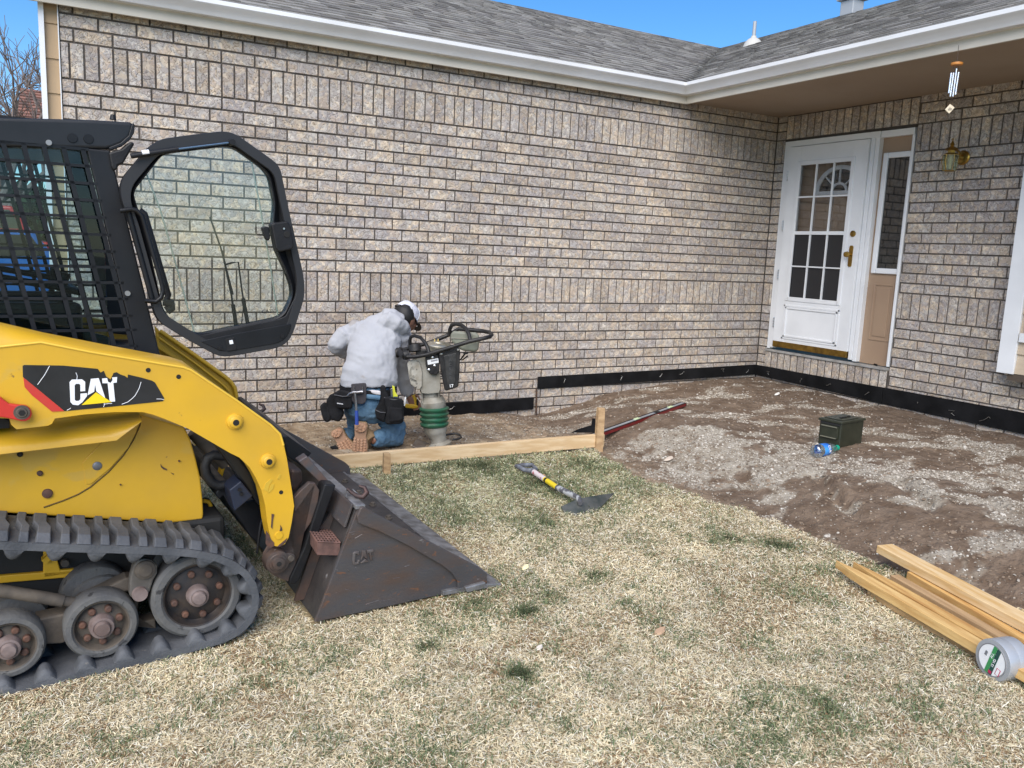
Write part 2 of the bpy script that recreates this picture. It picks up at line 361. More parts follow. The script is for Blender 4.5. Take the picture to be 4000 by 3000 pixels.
def infrustum(P, mx=.22):
    q = (P - CAMP) @ CR.T; u = q[:, 0] / q[:, 2] * FPX / 2000; v = q[:, 1] / q[:, 2] * FPX / 1500
    return (q[:, 2] > .3) & (np.abs(u) < 1 + mx) & (v < 1.25) & (v > -1.2)
def make_grass(N=500000):
    # more blades close to the camera, fewer far away
    x = rng.uniform(-9, -2.75, N * 3); y = rng.uniform(-6.2, -1.2, N * 3)
    d2 = (x - CAMP[0]) ** 2 + (y - CAMP[1]) ** 2
    lx = (x + 6.2) * math.cos(.0436) + (y + 3.45) * math.sin(.0436); ly = -(x + 6.2) * math.sin(.0436) + (y + 3.45) * math.cos(.0436)
    under = ((lx > .36) & (lx < 1.235) & (ly > .0) & (ly < 1.71)) | ((lx < .06) & (ly > .0) & (ly < .30) & (lx > -1.5)) | ((lx < .06) & (ly > 1.39) & (ly < 1.69) & (lx > -1.5))
    k = (rng.random(N * 3) < np.clip(9.0 / d2, .35, 1.0)) & ~dirt(x, y) & ~under; x = x[k]; y = y[k]
    P = np.stack([x, y, gz(x, y)], 1); k = infrustum(P); P = P[k][:N]; n = len(P); x, y = P[:, 0], P[:, 1]
    g = greenness(x, y); isg = rng.random(n) < np.clip(g * .72, .05, .85)
    near_edge = np.minimum(x - xedge(y), 0) ** 2
    L = rng.uniform(.012, .032, n) * np.where(isg, 1.15 + .5 * ss((g - .8) / .4), 1.0); w = rng.uniform(.0006, .00125, n) * (1 + .12 * np.sqrt((x - CAMP[0]) ** 2 + (y - CAMP[1]) ** 2))
    az = rng.uniform(0, 2 * math.pi, n); el = np.where(isg, rng.uniform(.25, 1.25, n), rng.uniform(.02, .55, n))
    dx, dy = np.cos(az), np.sin(az); px, py = -dy, dx
    up = np.sin(el) * L; ho = np.cos(el) * L; bend = rng.normal(0, .2, n) * L
    base = P + np.stack([0 * x, 0 * x, rng.uniform(-.003, .008, n)], 1)
    mid = base + np.stack([dx * ho * .55 + px * bend * .35, dy * ho * .55 + py * bend * .35, up * .7], 1)
    tip = base + np.stack([dx * ho + px * bend, dy * ho + py * bend, up * .75], 1)
    tw = rng.uniform(-.5, .5, n); W3 = np.stack([px * w, py * w, tw * w], 1)
    V = np.stack([base - W3, base + W3, mid - W3 * .9, mid + W3 * .9, tip - W3 * .25, tip + W3 * .25], 1).reshape(-1, 3)
    i = np.arange(n)[:, None] * 6; F = np.concatenate([i + np.array([[0, 1, 3, 2]]), i + np.array([[2, 3, 5, 4]])])
    t = rng.random(n)[:, None]; patch = fbm(x, y, 3.5)[:, None]
    straw = np.array([.88, .79, .56]) * (1 - t) + np.array([.60, .48, .29]) * t
    straw = straw * (.68 + .62 * patch) * (1 - np.array([.14, .02, .10]) * ss((y[:, None] + 3.3) / 1.2)); pale = rng.random(n)[:, None] < .22; straw = np.where(pale, np.array([.82, .77, .63]), straw)
    brown = rng.random(n)[:, None] < (.08 + .25 * ss((fbm(x + 4, y + 7, 4)[:, None] - .55) / .1)); straw = np.where(brown, np.array([.30, .19, .10]), straw)
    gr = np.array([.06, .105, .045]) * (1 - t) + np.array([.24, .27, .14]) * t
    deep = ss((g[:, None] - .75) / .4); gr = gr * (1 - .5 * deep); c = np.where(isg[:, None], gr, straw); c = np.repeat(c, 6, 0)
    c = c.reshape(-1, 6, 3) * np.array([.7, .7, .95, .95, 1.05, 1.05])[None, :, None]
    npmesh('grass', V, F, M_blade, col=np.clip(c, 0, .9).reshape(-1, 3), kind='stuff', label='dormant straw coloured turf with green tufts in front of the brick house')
make_ground()
make_grass()
def rocks(name, P, r, col, kind='stuff', **k):
    """irregular pebbles: squashed octahedra with a cut top, 6+6 verts"""
    n = len(P); a = np.linspace(0, 2 * math.pi, 6)[:-1]
    base = np.concatenate([np.stack([np.cos(a), np.sin(a), 0 * a - .1], 1), np.stack([.6 * np.cos(a + .5), .6 * np.sin(a + .5), 0 * a + .45], 1)])
    V = base[None] * rng.uniform(.7, 1.3, (n, 10, 3)); s = r[:, None, None] * rng.uniform(.7, 1.3, (n, 1, 3)); V = V * s
    th = rng.uniform(0, 6.28, n); c, s_ = np.cos(th), np.sin(th)
    V = np.stack([V[..., 0] * c[:, None] - V[..., 1] * s_[:, None], V[..., 0] * s_[:, None] + V[..., 1] * c[:, None], V[..., 2] + V[..., 0] * rng.uniform(-.4, .4, (n, 1))], -1) + P[:, None]
    F = []
    for j in range(5): F += [(j, (j + 1) % 5, 5 + j), ((j + 1) % 5, 5 + (j + 1) % 5, 5 + j)]
    F += [(5, 6, 7), (5, 7, 8), (5, 8, 9)]; F = np.array(F)
    F = (np.arange(n)[:, None, None] * 10 + F[None]).reshape(-1, 3)
    return npmesh(name, V.reshape(-1, 3), F, M_stone, col=np.repeat(col, 10, 0), kind=kind, smooth=False, **k)
def make_gravel(N=62000):
    x = rng.uniform(-6.7, -.02, N * 3); y = rng.uniform(-5.4, -.02, N * 3); m = gravel_mask(x, y)
    k = dirt(x, y) & (rng.random(len(x)) < .10 + .25 * np.exp(-((x - xedge(y) - .18) / .16) ** 2) + 1.1 * m); x = x[k]; y = y[k]; m = m[k]
    P = np.stack([x, y, zd(x, y)], 1); k = infrustum(P, .15); P = P[k][:N]; m = m[k][:N]; n = len(P)
    r = .0028 + .0055 * rng.random(n) ** 2.2 + (rng.random(n) < .05) * rng.uniform(.002, .009, n)
    t = rng.random(n)[:, None]; c = np.array([.46, .42, .36]) * (1 - t) + np.array([.26, .23, .195]) * t
    c = np.where(rng.random(n)[:, None] < .12, np.array([.52, .49, .44]), c); c = np.where(rng.random(n)[:, None] < .14 + .55 * (1 - m[:, None]), np.array([.13, .10, .075]), c)
    rocks('gravel', P, r, c, label='loose pale gravel scattered over the brown soil')
make_gravel()
def make_clods(N=9000):
    x = rng.uniform(-6.6, -.1, N * 4); y = rng.uniform(-5.2, -.1, N * 4); k = dirt(x, y) & (rng.random(len(x)) < .25 + .75 * np.exp(-((x - xedge(y) - .25) / .3) ** 2)) & (fbm(x, y, 4) > .42); x = x[k]; y = y[k]
    P = np.stack([x, y, zd(x, y) - .001], 1); P = P[infrustum(P, .15)][:N]; n = len(P); r = .004 + .012 * rng.random(n) ** 3; t = rng.random(n)[:, None]
    c = np.array([.15, .11, .078]) * (1 - t) + np.array([.24, .18, .13]) * t; c = np.where((P[:, :1] < -3.3), c * 1.5, c)
    rocks('soil_clods', P, r, c, label='small brown clods of soil lying over the dirt bed')
make_clods()
# ================================================================ HOUSE
M_tanb = mat('tan_board', (.42, .30, .18), .7, col2=(.38, .27, .16), vs=6)
BH = .088; BL = BH * 2.66546; Z1 = 1.19; JT = .0125
house = empty('house', (0, 0, 0), label='single storey grey brick house with shingle roof and white storm door', cat='house')
TONES = [(.475, .44, .40), (.45, .415, .38), (.435, .40, .37), (.41, .38, .36), (.39, .365, .355), (.46, .42, .375), (.50, .465, .425), (.44, .41, .385), (.41, .375, .34), (.455, .425, .40), (.485, .45, .41), (.375, .345, .325)]
VARS = {}
def brick_variant(w, h, k):
    key = (round(w, 3), round(h, 3), k)
    if key in VARS: return VARS[key]
    r = random.Random(hash(key) & 0xffff); nx, nz = (4, 2) if w > h else (2, 4)
    X = np.linspace(-w / 2, w / 2, nx + 1); Zz = np.linspace(-h / 2, h / 2, nz + 1); V = []; b = .0022
    for j in range(nz + 1):
        for i in range(nx + 1):
            x = X[i] + (b if i == 0 else -b if i == nx else 0); z = Zz[j] + (b if j == 0 else -b if j == nz else 0)
            V.append((x + r.uniform(-.001, .001), r.uniform(-.0014, .0014), z + r.uniform(-.0008, .0008)))
    F = [(j * (nx + 1) + i, j * (nx + 1) + i + 1, (j + 1) * (nx + 1) + i + 1, (j + 1) * (nx + 1) + i) for j in range(nz) for i in range(nx)]
    ringi = [(0, i) for i in range(nx)] + [(j, nx) for j in range(nz)] + [(nz, i) for i in range(nx, 0, -1)] + [(j, 0) for j in range(nz, 0, -1)]
    k0 = len(V)
    for j, i in ringi: V.append((X[i], .0035, Zz[j]))
    k1 = len(V)
    for j, i in ringi: V.append((X[i], .03, Zz[j]))
    n = len(ringi)
    for q in range(n):
        a = ringi[q][0] * (nx + 1) + ringi[q][1]; b2 = ringi[(q + 1) % n][0] * (nx + 1) + ringi[(q + 1) % n][1]
        F.append((a, k0 + q, k0 + (q + 1) % n, b2)); F.append((k0 + q, k1 + q, k1 + (q + 1) % n, k0 + (q + 1) % n))
    V = np.array(V); F = np.array([f for f in F]); F = F[:, ::-1] if False else F
    c = np.array(TONES[k % 12]) * (1.0, .995, .985) * r.uniform(.94, 1.07)
    VARS[key] = (V, F, c, None); return VARS[key]
BM_CACHE = {}
def brick_mesh(w, h, k):
    key = (round(w, 3), round(h, 3), k)
    if key not in BM_CACHE:
        V, F, c, _ = brick_variant(w, h, k); me = bpy.data.meshes.new('brick'); me.from_pydata([tuple(v) for v in V], [], [tuple(f) for f in F])
        a = me.attributes.new('tone', 'FLOAT_COLOR', 'POINT'); a.data.foreach_set('color', np.tile([*c, 1], len(V)).astype(np.float32)); me.materials.append(MATS['brick'])
        me.update(); BM_CACHE[key] = me
    return BM_CACHE[key]
def lay(wall, bricks, T, rot, nmax=300):
    """bricks: (u along wall, z, width, height); T maps (u, z) to the face point; the ones that show largest become parts"""
    pr = []
    for b in bricks:
        P = T(b[0], b[1]); d = np.linalg.norm(P - CAMP); q = CR @ (P - CAMP); vis = abs(q[0] / q[2] * FPX) < 2050 and abs(q[1] / q[2] * FPX) < 1550
        pr.append((-(b[2] * b[3]) / d ** 2 if vis else 0, b))
    order = sorted(range(len(pr)), key=lambda i: pr[i][0]); top = set(order[:nmax]); VV, FF, CC = [], [], []; off = 0
    c, s = math.cos(rot), math.sin(rot)
    for i, (_, b) in enumerate(pr):
        k = random.randrange(24); P = T(b[0], b[1]); dep = random.uniform(-.0015, .0025)
        if i in top:
            o = bpy.data.objects.new('brick', brick_mesh(b[2], b[3], k)); o.location = P + np.array([-s, c, 0]) * dep; o.rotation_euler = (0, 0, rot); link(o); o.parent = wall
        else:
            V, F, cc, _ = brick_variant(b[2], b[3], k); V = V + np.array([0, dep, 0]); V = np.stack([V[:, 0] * c - V[:, 1] * s, V[:, 0] * s + V[:, 1] * c, V[:, 2]], 1) + P
            VV.append(V); FF.append(F + off); off += len(V); CC.append(np.tile(cc, (len(V), 1)))
    if VV: npmesh('brick_courses', np.concatenate(VV), np.concatenate(FF), MATS['brick'], parent=wall, col=np.concatenate(CC), kind='stuff')
def courses(u0, u1, z0, z1, off, holes=()):
    """stretcher and soldier courses along u (u = distance from the inner corner), z0..z1 limits"""
    out = []
    rows = [('st', Z1 + k * BH, (0, .64)[k % 2]) for k in range(14)] + [('so', Z1 + 14 * BH, 0)] + [('st', Z1 + 14 * BH + BL + k * BH, (.64, 0)[k % 2]) for k in range(3)]
    rows += [('so', Z1 - BL, 0)] + [('st', Z1 - BL - (k + 1) * BH, (0, .64)[k % 2]) for k in range(14)]
    for ty, z, o in rows:
        hgt = BL if ty == 'so' else BH; step = BH if ty == 'so' else BL
        if z + hgt > z1 + .04 or z < z0 - .02: continue
        hb = [(a, b) for a, b, c, d in holes if c < z + hgt / 2 < d]; segs = [(u0, u1)]
        for a, b in hb: segs = [q for s0, s1 in segs for q in ((s0, min(s1, a)), (max(s0, b), s1)) if q[1] - q[0] > .02]
        for s0, s1 in segs:
            k = math.floor((s0 - (o + off) * step if ty == 'st' else s0) / step) - 1
            while True:
                a = (k + (o + off if ty == 'st' else 0)) * step; b = a + step; k += 1
                if a >= s1: break
                a2, b2 = max(a, s0), min(b, s1)
                if b2 - a2 < .018: continue
                out.append(((a2 + b2) / 2, z + hgt / 2, b2 - a2 - JT, hgt - JT))
    return out
# --- front wall (plane y = 0) and entry wall (plane x = 0)
W1L = 28 * BL
wall1 = MB().box((-W1L / 2 + .1, .06, 1.38), (W1L + .2 - .004, .10, 3.1)).build('wall', M_mortar, house)
lay(wall1, courses(0.0, W1L, -.2, 2.9, 0), lambda u, z: np.array([-u, 0, z]), 0)
DY0, DY1, DZ0, DZ1 = .124, 1.620, .50, 2.650
mb = MB()                                      # mortar bed of the entry wall, with the door opening left free
for y0, y1, z0, z1 in ((-.012, DY0, -.2, 2.93), (DY0, DY1, -.2, DZ0 - .02), (DY0, DY1, DZ1, 2.93), (DY1, 6.5, -.2, 2.93)): mb.box((.06, -(y0 + y1) / 2, (z0 + z1) / 2), (.10, y1 - y0, z1 - z0))
wall2 = mb.build('wall', M_mortar, house)
b2 = courses(0.0, 6.4, -.1, 2.9, -.03, holes=[(DY0, DY1, .22, 2.89)])
b2 = [b for b in b2 if not (2.75 < b[0] < 6 and .72 < b[1] < 2.9)]
for k in range(17): b2.append((DY0 + (k + .5) * BH, Z1 + 14 * BH + BL * 1.5 + .001, BH - JT, BL - JT))
lay(wall2, b2, lambda u, z: np.array([0, -u, z]), -math.pi / 2)
# sill: upright bricks under the door with a concrete ledge
mb = MB()
sill = MB().box((.028, -(DY0 + DY1) / 2, .487), (.12, DY1 - DY0 - .004, .022)).build('door_sill', mat('concrete', (.36, .35, .33), .9, col2=(.25, .24, .22), vs=12, bump=.3, bs=80), house, bevel=.003)
for k in range(17):
    o = bpy.data.objects.new('brick', brick_mesh(BH - .012, .165, random.randrange(24))); o.location = (-.016, -(DY0 + (k + .5) * BH), .39); o.rotation_euler = (0, 0, -math.pi / 2); link(o); o.parent = sill
MB().box((.002, -(DY0 + DY1) / 2, .385), (.028, DY1 - DY0 - .01, .17)).build('mortar_bed', M_mortar, sill)
# reveal of the opening: brick edges
# --- eaves: soffit, fascia, gutter
EX, EY = -1.30, -.075
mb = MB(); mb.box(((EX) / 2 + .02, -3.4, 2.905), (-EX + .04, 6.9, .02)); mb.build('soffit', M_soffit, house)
mb = MB(); mb.box((EX - .010, EY - 3.4, 2.925), (.02, 6.8, .125)); mb.box((-4.15, EY, 2.925), (5.68, .02, .125)); mb.box((-4.15, -.035, 2.90), (5.7, .06, .02))
mb.build('fascia', M_fascia, house, bevel=.002)
prof = [(0, 2.935), (.055, 2.935), (.062, 2.945), (.075, 2.965), (.105, 2.985), (.12, 3.0), (.122, 3.028), (.108, 3.028), (.105, 3.02), (.112, 3.015), (.1, 2.995), (.07, 2.975), (.05, 2.945), (0.004, 2.945)]
def gut(o, z): return [(-7.0, EY - .012 - o, z), (EX - .022 - o, EY - .012 - o, z), (EX - .022 - o, -6.9, z)]
MB().loft([[gut(o, z)[i] for o, z in prof] for i in range(3)]).build('gutter', M_gutter, house, smooth=25)
# drip edge
MB().loft([[(-7.0, EY - .02, 3.03), (-7.0, EY - .02, 3.038), (-7.0, 0, 3.06), (-7, 0, 3.05)], [(EX - .03, EY - .02, 3.03), (EX - .03, EY - .02, 3.038), (EX, 0, 3.06), (EX, 0, 3.05)]]).build('drip_edge', M_gutter, house)
# --- roof slopes
TP = .4167; RX0, RY0, RZ0 = EX - .04, EY - .03, 3.02
SL = math.sqrt(1 + TP * TP); RUN = 3.85
def shingle_rows(face, length, vall, m, wall_name):
    """face(u, t) -> point on the slope, u along the eave from the valley start, t up the slope"""
    expo = .138; rows = int(RUN * SL / expo); items = []
    for r in range(rows):
        t = r * expo; u = random.uniform(-.2, 0) + vall(t); first = True
        while u < length:
            w = random.choice((.08, .10, .13, .16, .20)) * random.uniform(.85, 1.15); u1 = min(u + w, length)
            if u1 - max(u, vall(t)) > .02: items.append((max(u, vall(t)), u1, t, min(t + expo + .02, RUN * SL), random.random() < .55))
            u = u1
    return items
def build_roof(name, face, length, vall, nrm):
    base = MB(); T = RUN * SL; uu = [length, length]; base.add([face(vall(0), 0, -.004), face(length, 0, -.004), face(length, T, -.004), face(vall(T), T, -.004)], [(0, 1, 2, 3)])
    roof = base.build(name, mat('roof_deck', (.05, .048, .045), .95), house)
    it = shingle_rows(face, length, vall, None, name); VV, FF, CC = [], [], []; off = 0; ones = []
    for (u0, u1, t0, t1, up) in it:
        th = .014 if up else .009; g = random.uniform(.0, .0015); c = np.array(random.choice([(.235, .225, .21), (.27, .26, .245), (.205, .195, .185), (.17, .16, .15), (.30, .29, .27), (.25, .235, .215)])) * random.uniform(.85, 1.15)
        V = [face(u0 + g, t0, .0), face(u1 - g, t0, .0), face(u1 - g, t0, th), face(u0 + g, t0, th), face(u1 - g, t1, .002), face(u0 + g, t1, .002)]
        F = [(0, 1, 2, 3), (3, 2, 4, 5), (0, 3, 5, 5), (1, 4, 2, 2)]
        P = np.mean(V, 0); q = CR @ (P - CAMP); vis = q[2] > 0 and abs(q[0] / q[2] * FPX) < 2000 and abs(q[1] / q[2] * FPX) < 1500
        ones.append((-(u1 - u0) / q[2] ** 3 if vis else 0, V, c))
    ones.sort(key=lambda a: a[0])
    for i, (s, V, c) in enumerate(ones):
        V = np.array(V); F = [(0, 1, 2, 3), (3, 2, 4, 5)]
        if i < 300 and s < 0:
            me = bpy.data.meshes.new('shingle'); o0 = V[0].copy(); me.from_pydata([tuple(v) for v in V - o0], [], F + [(0, 3, 5), (1, 4, 2)]); a = me.attributes.new('tone', 'FLOAT_COLOR', 'POINT')
            a.data.foreach_set('color', np.tile([*c, 1], 6).astype(np.float32)); me.materials.append(M_shingle); o = link(bpy.data.objects.new('shingle', me)); o.location = o0; o.parent = roof
        else: VV.append(V); FF.append(np.array(F) + off); off += 6; CC.append(np.tile(c, (6, 1)))
    npmesh('shingle_courses', np.concatenate(VV), np.concatenate(FF), M_shingle, parent=roof, col=np.concatenate(CC), kind='stuff')
    return roof
n1 = np.array([0, -TP, 1]) / SL; n2 = np.array([-TP, 0, 1]) / SL
# slope over the long wall rises towards +y ; u runs to the left (-x)
roof1 = build_roof('roof', lambda u, t, h: np.array([RX0 - u, RY0 + t / SL, RZ0 + t / SL * TP]) + n1 * h, 5.66, lambda t: -t / SL, n1)
# slope over the entry rises towards +x ; u runs towards the camera (-y)
roof2 = build_roof('roof', lambda u, t, h: np.array([RX0 + t / SL, RY0 - u, RZ0 + t / SL * TP]) + n2 * h, 6.8, lambda t: -t / SL, n2)
MB().add([(RX0 - 5.24, RY0 + RUN, RZ0 + RUN * TP), (RX0 + RUN, RY0 + RUN, RZ0 + RUN * TP), (RX0 + RUN + 3.8, RY0 + 2 * RUN, RZ0), (RX0 - 5.24, RY0 + 2 * RUN, RZ0), (RX0 + RUN, RY0 - 6.8, RZ0 + RUN * TP), (RX0 + 2 * RUN, RY0 - 6.8, RZ0), (RX0 + 2 * RUN, RY0 + 2 * RUN, RZ0)],
         [(0, 1, 2, 3), (1, 4, 5, 6)]).build('rear_roof', MATS['roof_deck'], house)
# vent pipes on the entry slope
vp = onplane(2942, 172, (RX0, 0, RZ0), n2); top = onplane(2948, 84, vp, FW)
v = MB().tube([vp - [0, 0, .05], vp + [0, 0, top[2] - vp[2]]], .024, 14).build('vent_pipe', mat('galvanised', (.36, .38, .40), .6, .2), house, smooth=40)
MB().lathe([(.14, -.06), (.11, .02), (.07, .06), (.04, .075), (.034, .1)], vp, (0, 0, 1), 20).build('flashing', mat('pale_rubber', (.46, .45, .42), .7), v, smooth=40)
vp = onx(3330, 10, RX0 + RUN - .12); vp[2] = RZ0 + (RUN - .12) * TP; v = MB().box(vp + [0, 0, .06], (.2, .2, .18)).build('roof_vent', MATS['galvanised'], house, bevel=.01)
MB().box(vp + [0, 0, .17], (.28, .28, .03)).build('vent_cap', MATS['galvanised'], v, bevel=.008)
# --- left flank: lap siding, white corner board
flank = MB().box((-W1L - .03, 3.75, 1.4), (.10, 7.2, 3.2)).build('side_wall', M_siding, house)
for k in range(14):
    z = -.1 + k * .22
    MB().loft([[(x, .03, z), (x, .012, z), (x, .022, z + .222), (x, .03, z + .222)] for x in (-W1L - .084, -W1L - .006)]).build('siding_board', M_tanb, flank)
MB().box((-W1L - .100, .03, 1.4), (.032, .08, 3.3)).build('corner_board', M_gutter, flank)
MB().box((-W1L - .003, .03, 1.4), (.006, .08, 3.3)).build('corner_trim', M_gutter, flank)
# --- entry door unit: everything on local axes x = depth (out is -), u = distance from the corner
def DB(x0, x1, u0, u1, z0, z1): return ((x0 + x1) / 2, -(u0 + u1) / 2, (z0 + z1) / 2), (x1 - x0, u1 - u0, z1 - z0)
dr = MB()
for a in ((-.012, .10, .170, .222, .52, 2.615), (-.012, .10, 1.172, 1.215, .52, 2.615), (-.008, .10, 1.218, 1.262, .51, 2.60), (-.014, .10, .170, 1.262, 2.578, 2.635), (.0, .10, 1.262, 1.60, 2.575, 2.635), (.0, .10, 1.585, 1.612, .51, 2.575)): dr.box(*DB(*a))
doorf = dr.build('door_frame', M_white, house, bevel=.004)
MB().box(*DB(.0, .09, .125, .168, .505, 2.645)).build('door_trim', M_white, doorf, bevel=.003)
MB().box(*DB(-.003, .02, .126, 1.618, 2.637, 2.652)).build('lintel', mat('lintel_steel', (.05, .045, .04), .8), doorf)
# storm door leaf
LU0, LU1, LZ0, LZ1 = .226, 1.168, .545, 2.572; GU0, GU1, GZ0, GZ1 = .375, 1.005, 1.055, 2.395
leaf = MB()
for a in ((LU0, GU0, LZ0 + .05, LZ1), (GU1, LU1, LZ0 + .05, LZ1), (GU0, GU1, LZ0 + .05, GZ0), (GU0, GU1, GZ1, LZ1)): leaf.box(*DB(-.030, .008, *a))
leafo = leaf.build('storm_door', M_white, house, bevel=.002, label='white storm door with a grid of glass panes and brass handle')
mb = MB(); w = .018
for a in ((GU0 - .03, GU0 + .012, GZ0 - .03, GZ1 + .03), (GU1 - .012, GU1 + .03, GZ0 - .03, GZ1 + .03), (GU0, GU1, GZ0 - .03, GZ0 + .012), (GU0, GU1, GZ1 - .012, GZ1 + .03)): mb.box(*DB(-.038, -.02, *a))
mb.build('glazing_bead', M_white, leafo, bevel=.004)
gw = (GU1 - GU0) / 3; zs = [GZ0, GZ0 + .325, GZ0 + .325 * 2 + .01, GZ0 + .325 * 2 + .365, GZ1]
for k in (1, 2): MB().box(*DB(-.034, -.016, GU0 + k * gw - .008, GU0 + k * gw + .008, GZ0, GZ1)).build('muntin', M_white, leafo, bevel=.002)
for z, h in ((zs[1], .014), (zs[2], .034), (zs[3], .016)): MB().box(*DB(-.035, -.014, GU0, GU1, z - h / 2, z + h / 2)).build('muntin', M_white, leafo, bevel=.002)
Mgl = glass('door_glass', (.86, .87, .88), .02, fac=.35); Mscreen = mat('insect_screen', (.018, .018, .020), .45)
for r in range(4):
    for k in range(3):
        MB().box(*DB(-.014, -.011, GU0 + k * gw, GU0 + (k + 1) * gw, zs[r], zs[r + 1])).build('pane', Mgl if r > 1 else Mscreen, leafo)
pz = (.63, .985); pu = (.34, 1.04)
for d, x in ((0, -.036), (.022, -.041)):
    mb = MB()
    for a in ((pu[0] + d, pu[0] + d + .02, pz[0] + d, pz[1] - d), (pu[1] - d - .02, pu[1] - d, pz[0] + d, pz[1] - d), (pu[0] + d, pu[1] - d, pz[0] + d, pz[0] + d + .02), (pu[0] + d, pu[1] - d, pz[1] - d - .02, pz[1] - d)): mb.box(*DB(x, -.028, *a))
    mb.build('panel_moulding', M_white, leafo, bevel=.003)
MB().box(*DB(-.034, .004, LU0 + .005, LU1 - .005, LZ0 - .01, LZ0 + .052)).build('kick_strip', M_brass, leafo, bevel=.002, label='brass kick strip along the foot of the door')
for z in (.75, 1.25, 1.75, 2.25):
    mb = MB()
    for k in range(4): mb.lathe([(.007, -.011), (.008, 0), (.007, .011)], (-.036, -(LU0 - .004), z + k * .026), (0, 0, 1), 8)
    mb.build('hinge', M_chrome, leafo)
hz = 1.50; mb = MB(); mb.prism(pipe2([(1.078, hz - .10), (1.118, hz - .10), (1.118, hz + .10), (1.078, hz + .10)], .018), lambda q: (-.032, -q[0], q[1]), lambda q: (-.040, -q[0], q[1]))
hd = mb.build('handle_plate', M_brass, leafo, smooth=40)
MB().lathe([(.010, 0), (.009, .025), (.022, .035), (.028, .05), (.024, .066), (.008, .07)], (-.04, -1.095, hz + .015), (-1, 0, 0), 18).build('door_knob', M_brass, leafo, smooth=50)
MB().lathe([(.030, 0), (.029, .010), (.012, .014), (.011, .02)], (-.031, -1.098, hz + .21), (-1, 0, 0), 18).build('deadbolt', M_brass, leafo, smooth=40)
# inner door with fanlight
inner = MB().box(*DB(.075, .095, .225, 1.17, .52, 2.575)).build('inner_door', M_tan, house)
fc = (.80, 2.12); mb = MB(); n = 24
arc = lambda r0, r1, a0=0, a1=math.pi, n=24: [(fc[0] - r1 * math.cos(a0 + (a1 - a0) * i / n), fc[1] + r1 * .86 * math.sin(a0 + (a1 - a0) * i / n)) for i in range(n + 1)] + [(fc[0] - r0 * math.cos(a1 - (a1 - a0) * i / n), fc[1] + r0 * .86 * math.sin(a1 - (a1 - a0) * i / n)) for i in range(n + 1)]
mb.prism(arc(.245, .29), lambda q: (.058, -q[0], q[1]), lambda q: (.076, -q[0], q[1])); mb.prism(arc(.075, .10), lambda q: (.060, -q[0], q[1]), lambda q: (.074, -q[0], q[1]))
mb.box(*DB(.058, .076, fc[0] - .29, fc[0] + .29, fc[1] - .03, fc[1] + .005))
for a in (45, 90, 135):
    c, s = math.cos(math.radians(a)), math.sin(math.radians(a)) * .86; mb.bar((.066, -(fc[0] - .09 * c), fc[1] + .09 * s), (.066, -(fc[0] - .26 * c), fc[1] + .26 * s), .012, .024, (1, 0, 0))
mb.build('fanlight_frame', M_white, inner, bevel=.002)
MB().prism([(fc[0] - .25 * math.cos(math.pi * i / 24), fc[1] + .215 * math.sin(math.pi * i / 24)) for i in range(25)], lambda q: (.0715, -q[0], q[1]), lambda q: (.0745, -q[0], q[1])).build('fanlight_glass', mat('dark_glass', (.01, .012, .013), .03, spec=.9), inner)
# side light panel
sidep = MB().box(*DB(.045, .085, 1.262, 1.585, .505, 2.575)).build('sidelight_panel', M_tan, house, label='narrow tan side panel with a tall dark glass pane')
mb = MB(); su, sz = (1.345, 1.575), (1.40, 2.39)
for a in ((su[0] - .05, su[0], sz[0] - .05, sz[1] + .05), (su[1] - .01, su[1] + .012, sz[0] - .05, sz[1] + .05), (su[0], su[1], sz[0] - .05, sz[0]), (su[0], su[1], sz[1], sz[1] + .05)): mb.box(*DB(.018, .046, *a))
mb.build('sidelight_frame', M_white, sidep, bevel=.008)
MB().box(*DB(.036, .042, su[0], su[1], *sz)).build('sidelight_glass', MATS['dark_glass'], sidep)
mb = MB()
for a in ((1.33, 1.35, .73, 1.26), (1.53, 1.55, .73, 1.26), (1.35, 1.53, .73, .75), (1.35, 1.53, 1.24, 1.26), (1.37, 1.51, .77, 1.22)): mb.box(*DB(.038, .046, *a))
mb.build('panel_moulding', M_tan, sidep, bevel=.004)
_b0 = onx(3890, 1450, -.154)[1]; _b1 = onx(3957, 1455, -.154)[1]; BY = (_b0 + _b1) / 2; BWD = abs(_b1 - _b0)
# --- bay at the right: white corner board, lap siding, window casing
bay = MB().box((-.06, _b0 - 1.85, 1.75), (.12, 3.6, 2.27)).build('bay_wall', M_siding, house)
MB().box((-.077, BY, 1.78), (.154, BWD, 2.30)).build('corner_board', M_white, bay, bevel=.003)
MB().box((-.077, _b0 - 1.86, .605), (.12, 3.55, .05)).build('bay_floor', mat('bay_underside', (.08, .06, .045), .9), bay)
for k in range(10):
    z = .635 + k * .155; y0 = _b1 - .002; y1 = -6.1 if k < 2 or k > 8 else -2.86
    MB().loft([[(-.118, y, z), (-.140, y, z), (-.124, y, z + .156), (-.118, y, z + .156)] for y in (y0, y1)]).build('siding_board', M_siding, bay)
wf = MB()
for a in ((-2.86, -2.95, .95, 2.45), (-4.4, -4.5, .95, 2.45)): wf.box((-.135, (a[0] + a[1]) / 2, (a[2] + a[3]) / 2), (.05, abs(a[1] - a[0]), a[3] - a[2]))
wf.box((-.135, -3.68, .92), (.06, 1.7, .07)); wf.box((-.135, -3.68, 2.44), (.05, 1.5, .07)); wf.build('window_frame', M_white, bay, bevel=.004)
MB().box((-.125, -3.68, 1.7), (.01, 1.5, 1.45)).build('window_pane', MATS['dark_glass'], bay)
MB().box((-.2, -4.4, .0), (.01, .01, .01)) 
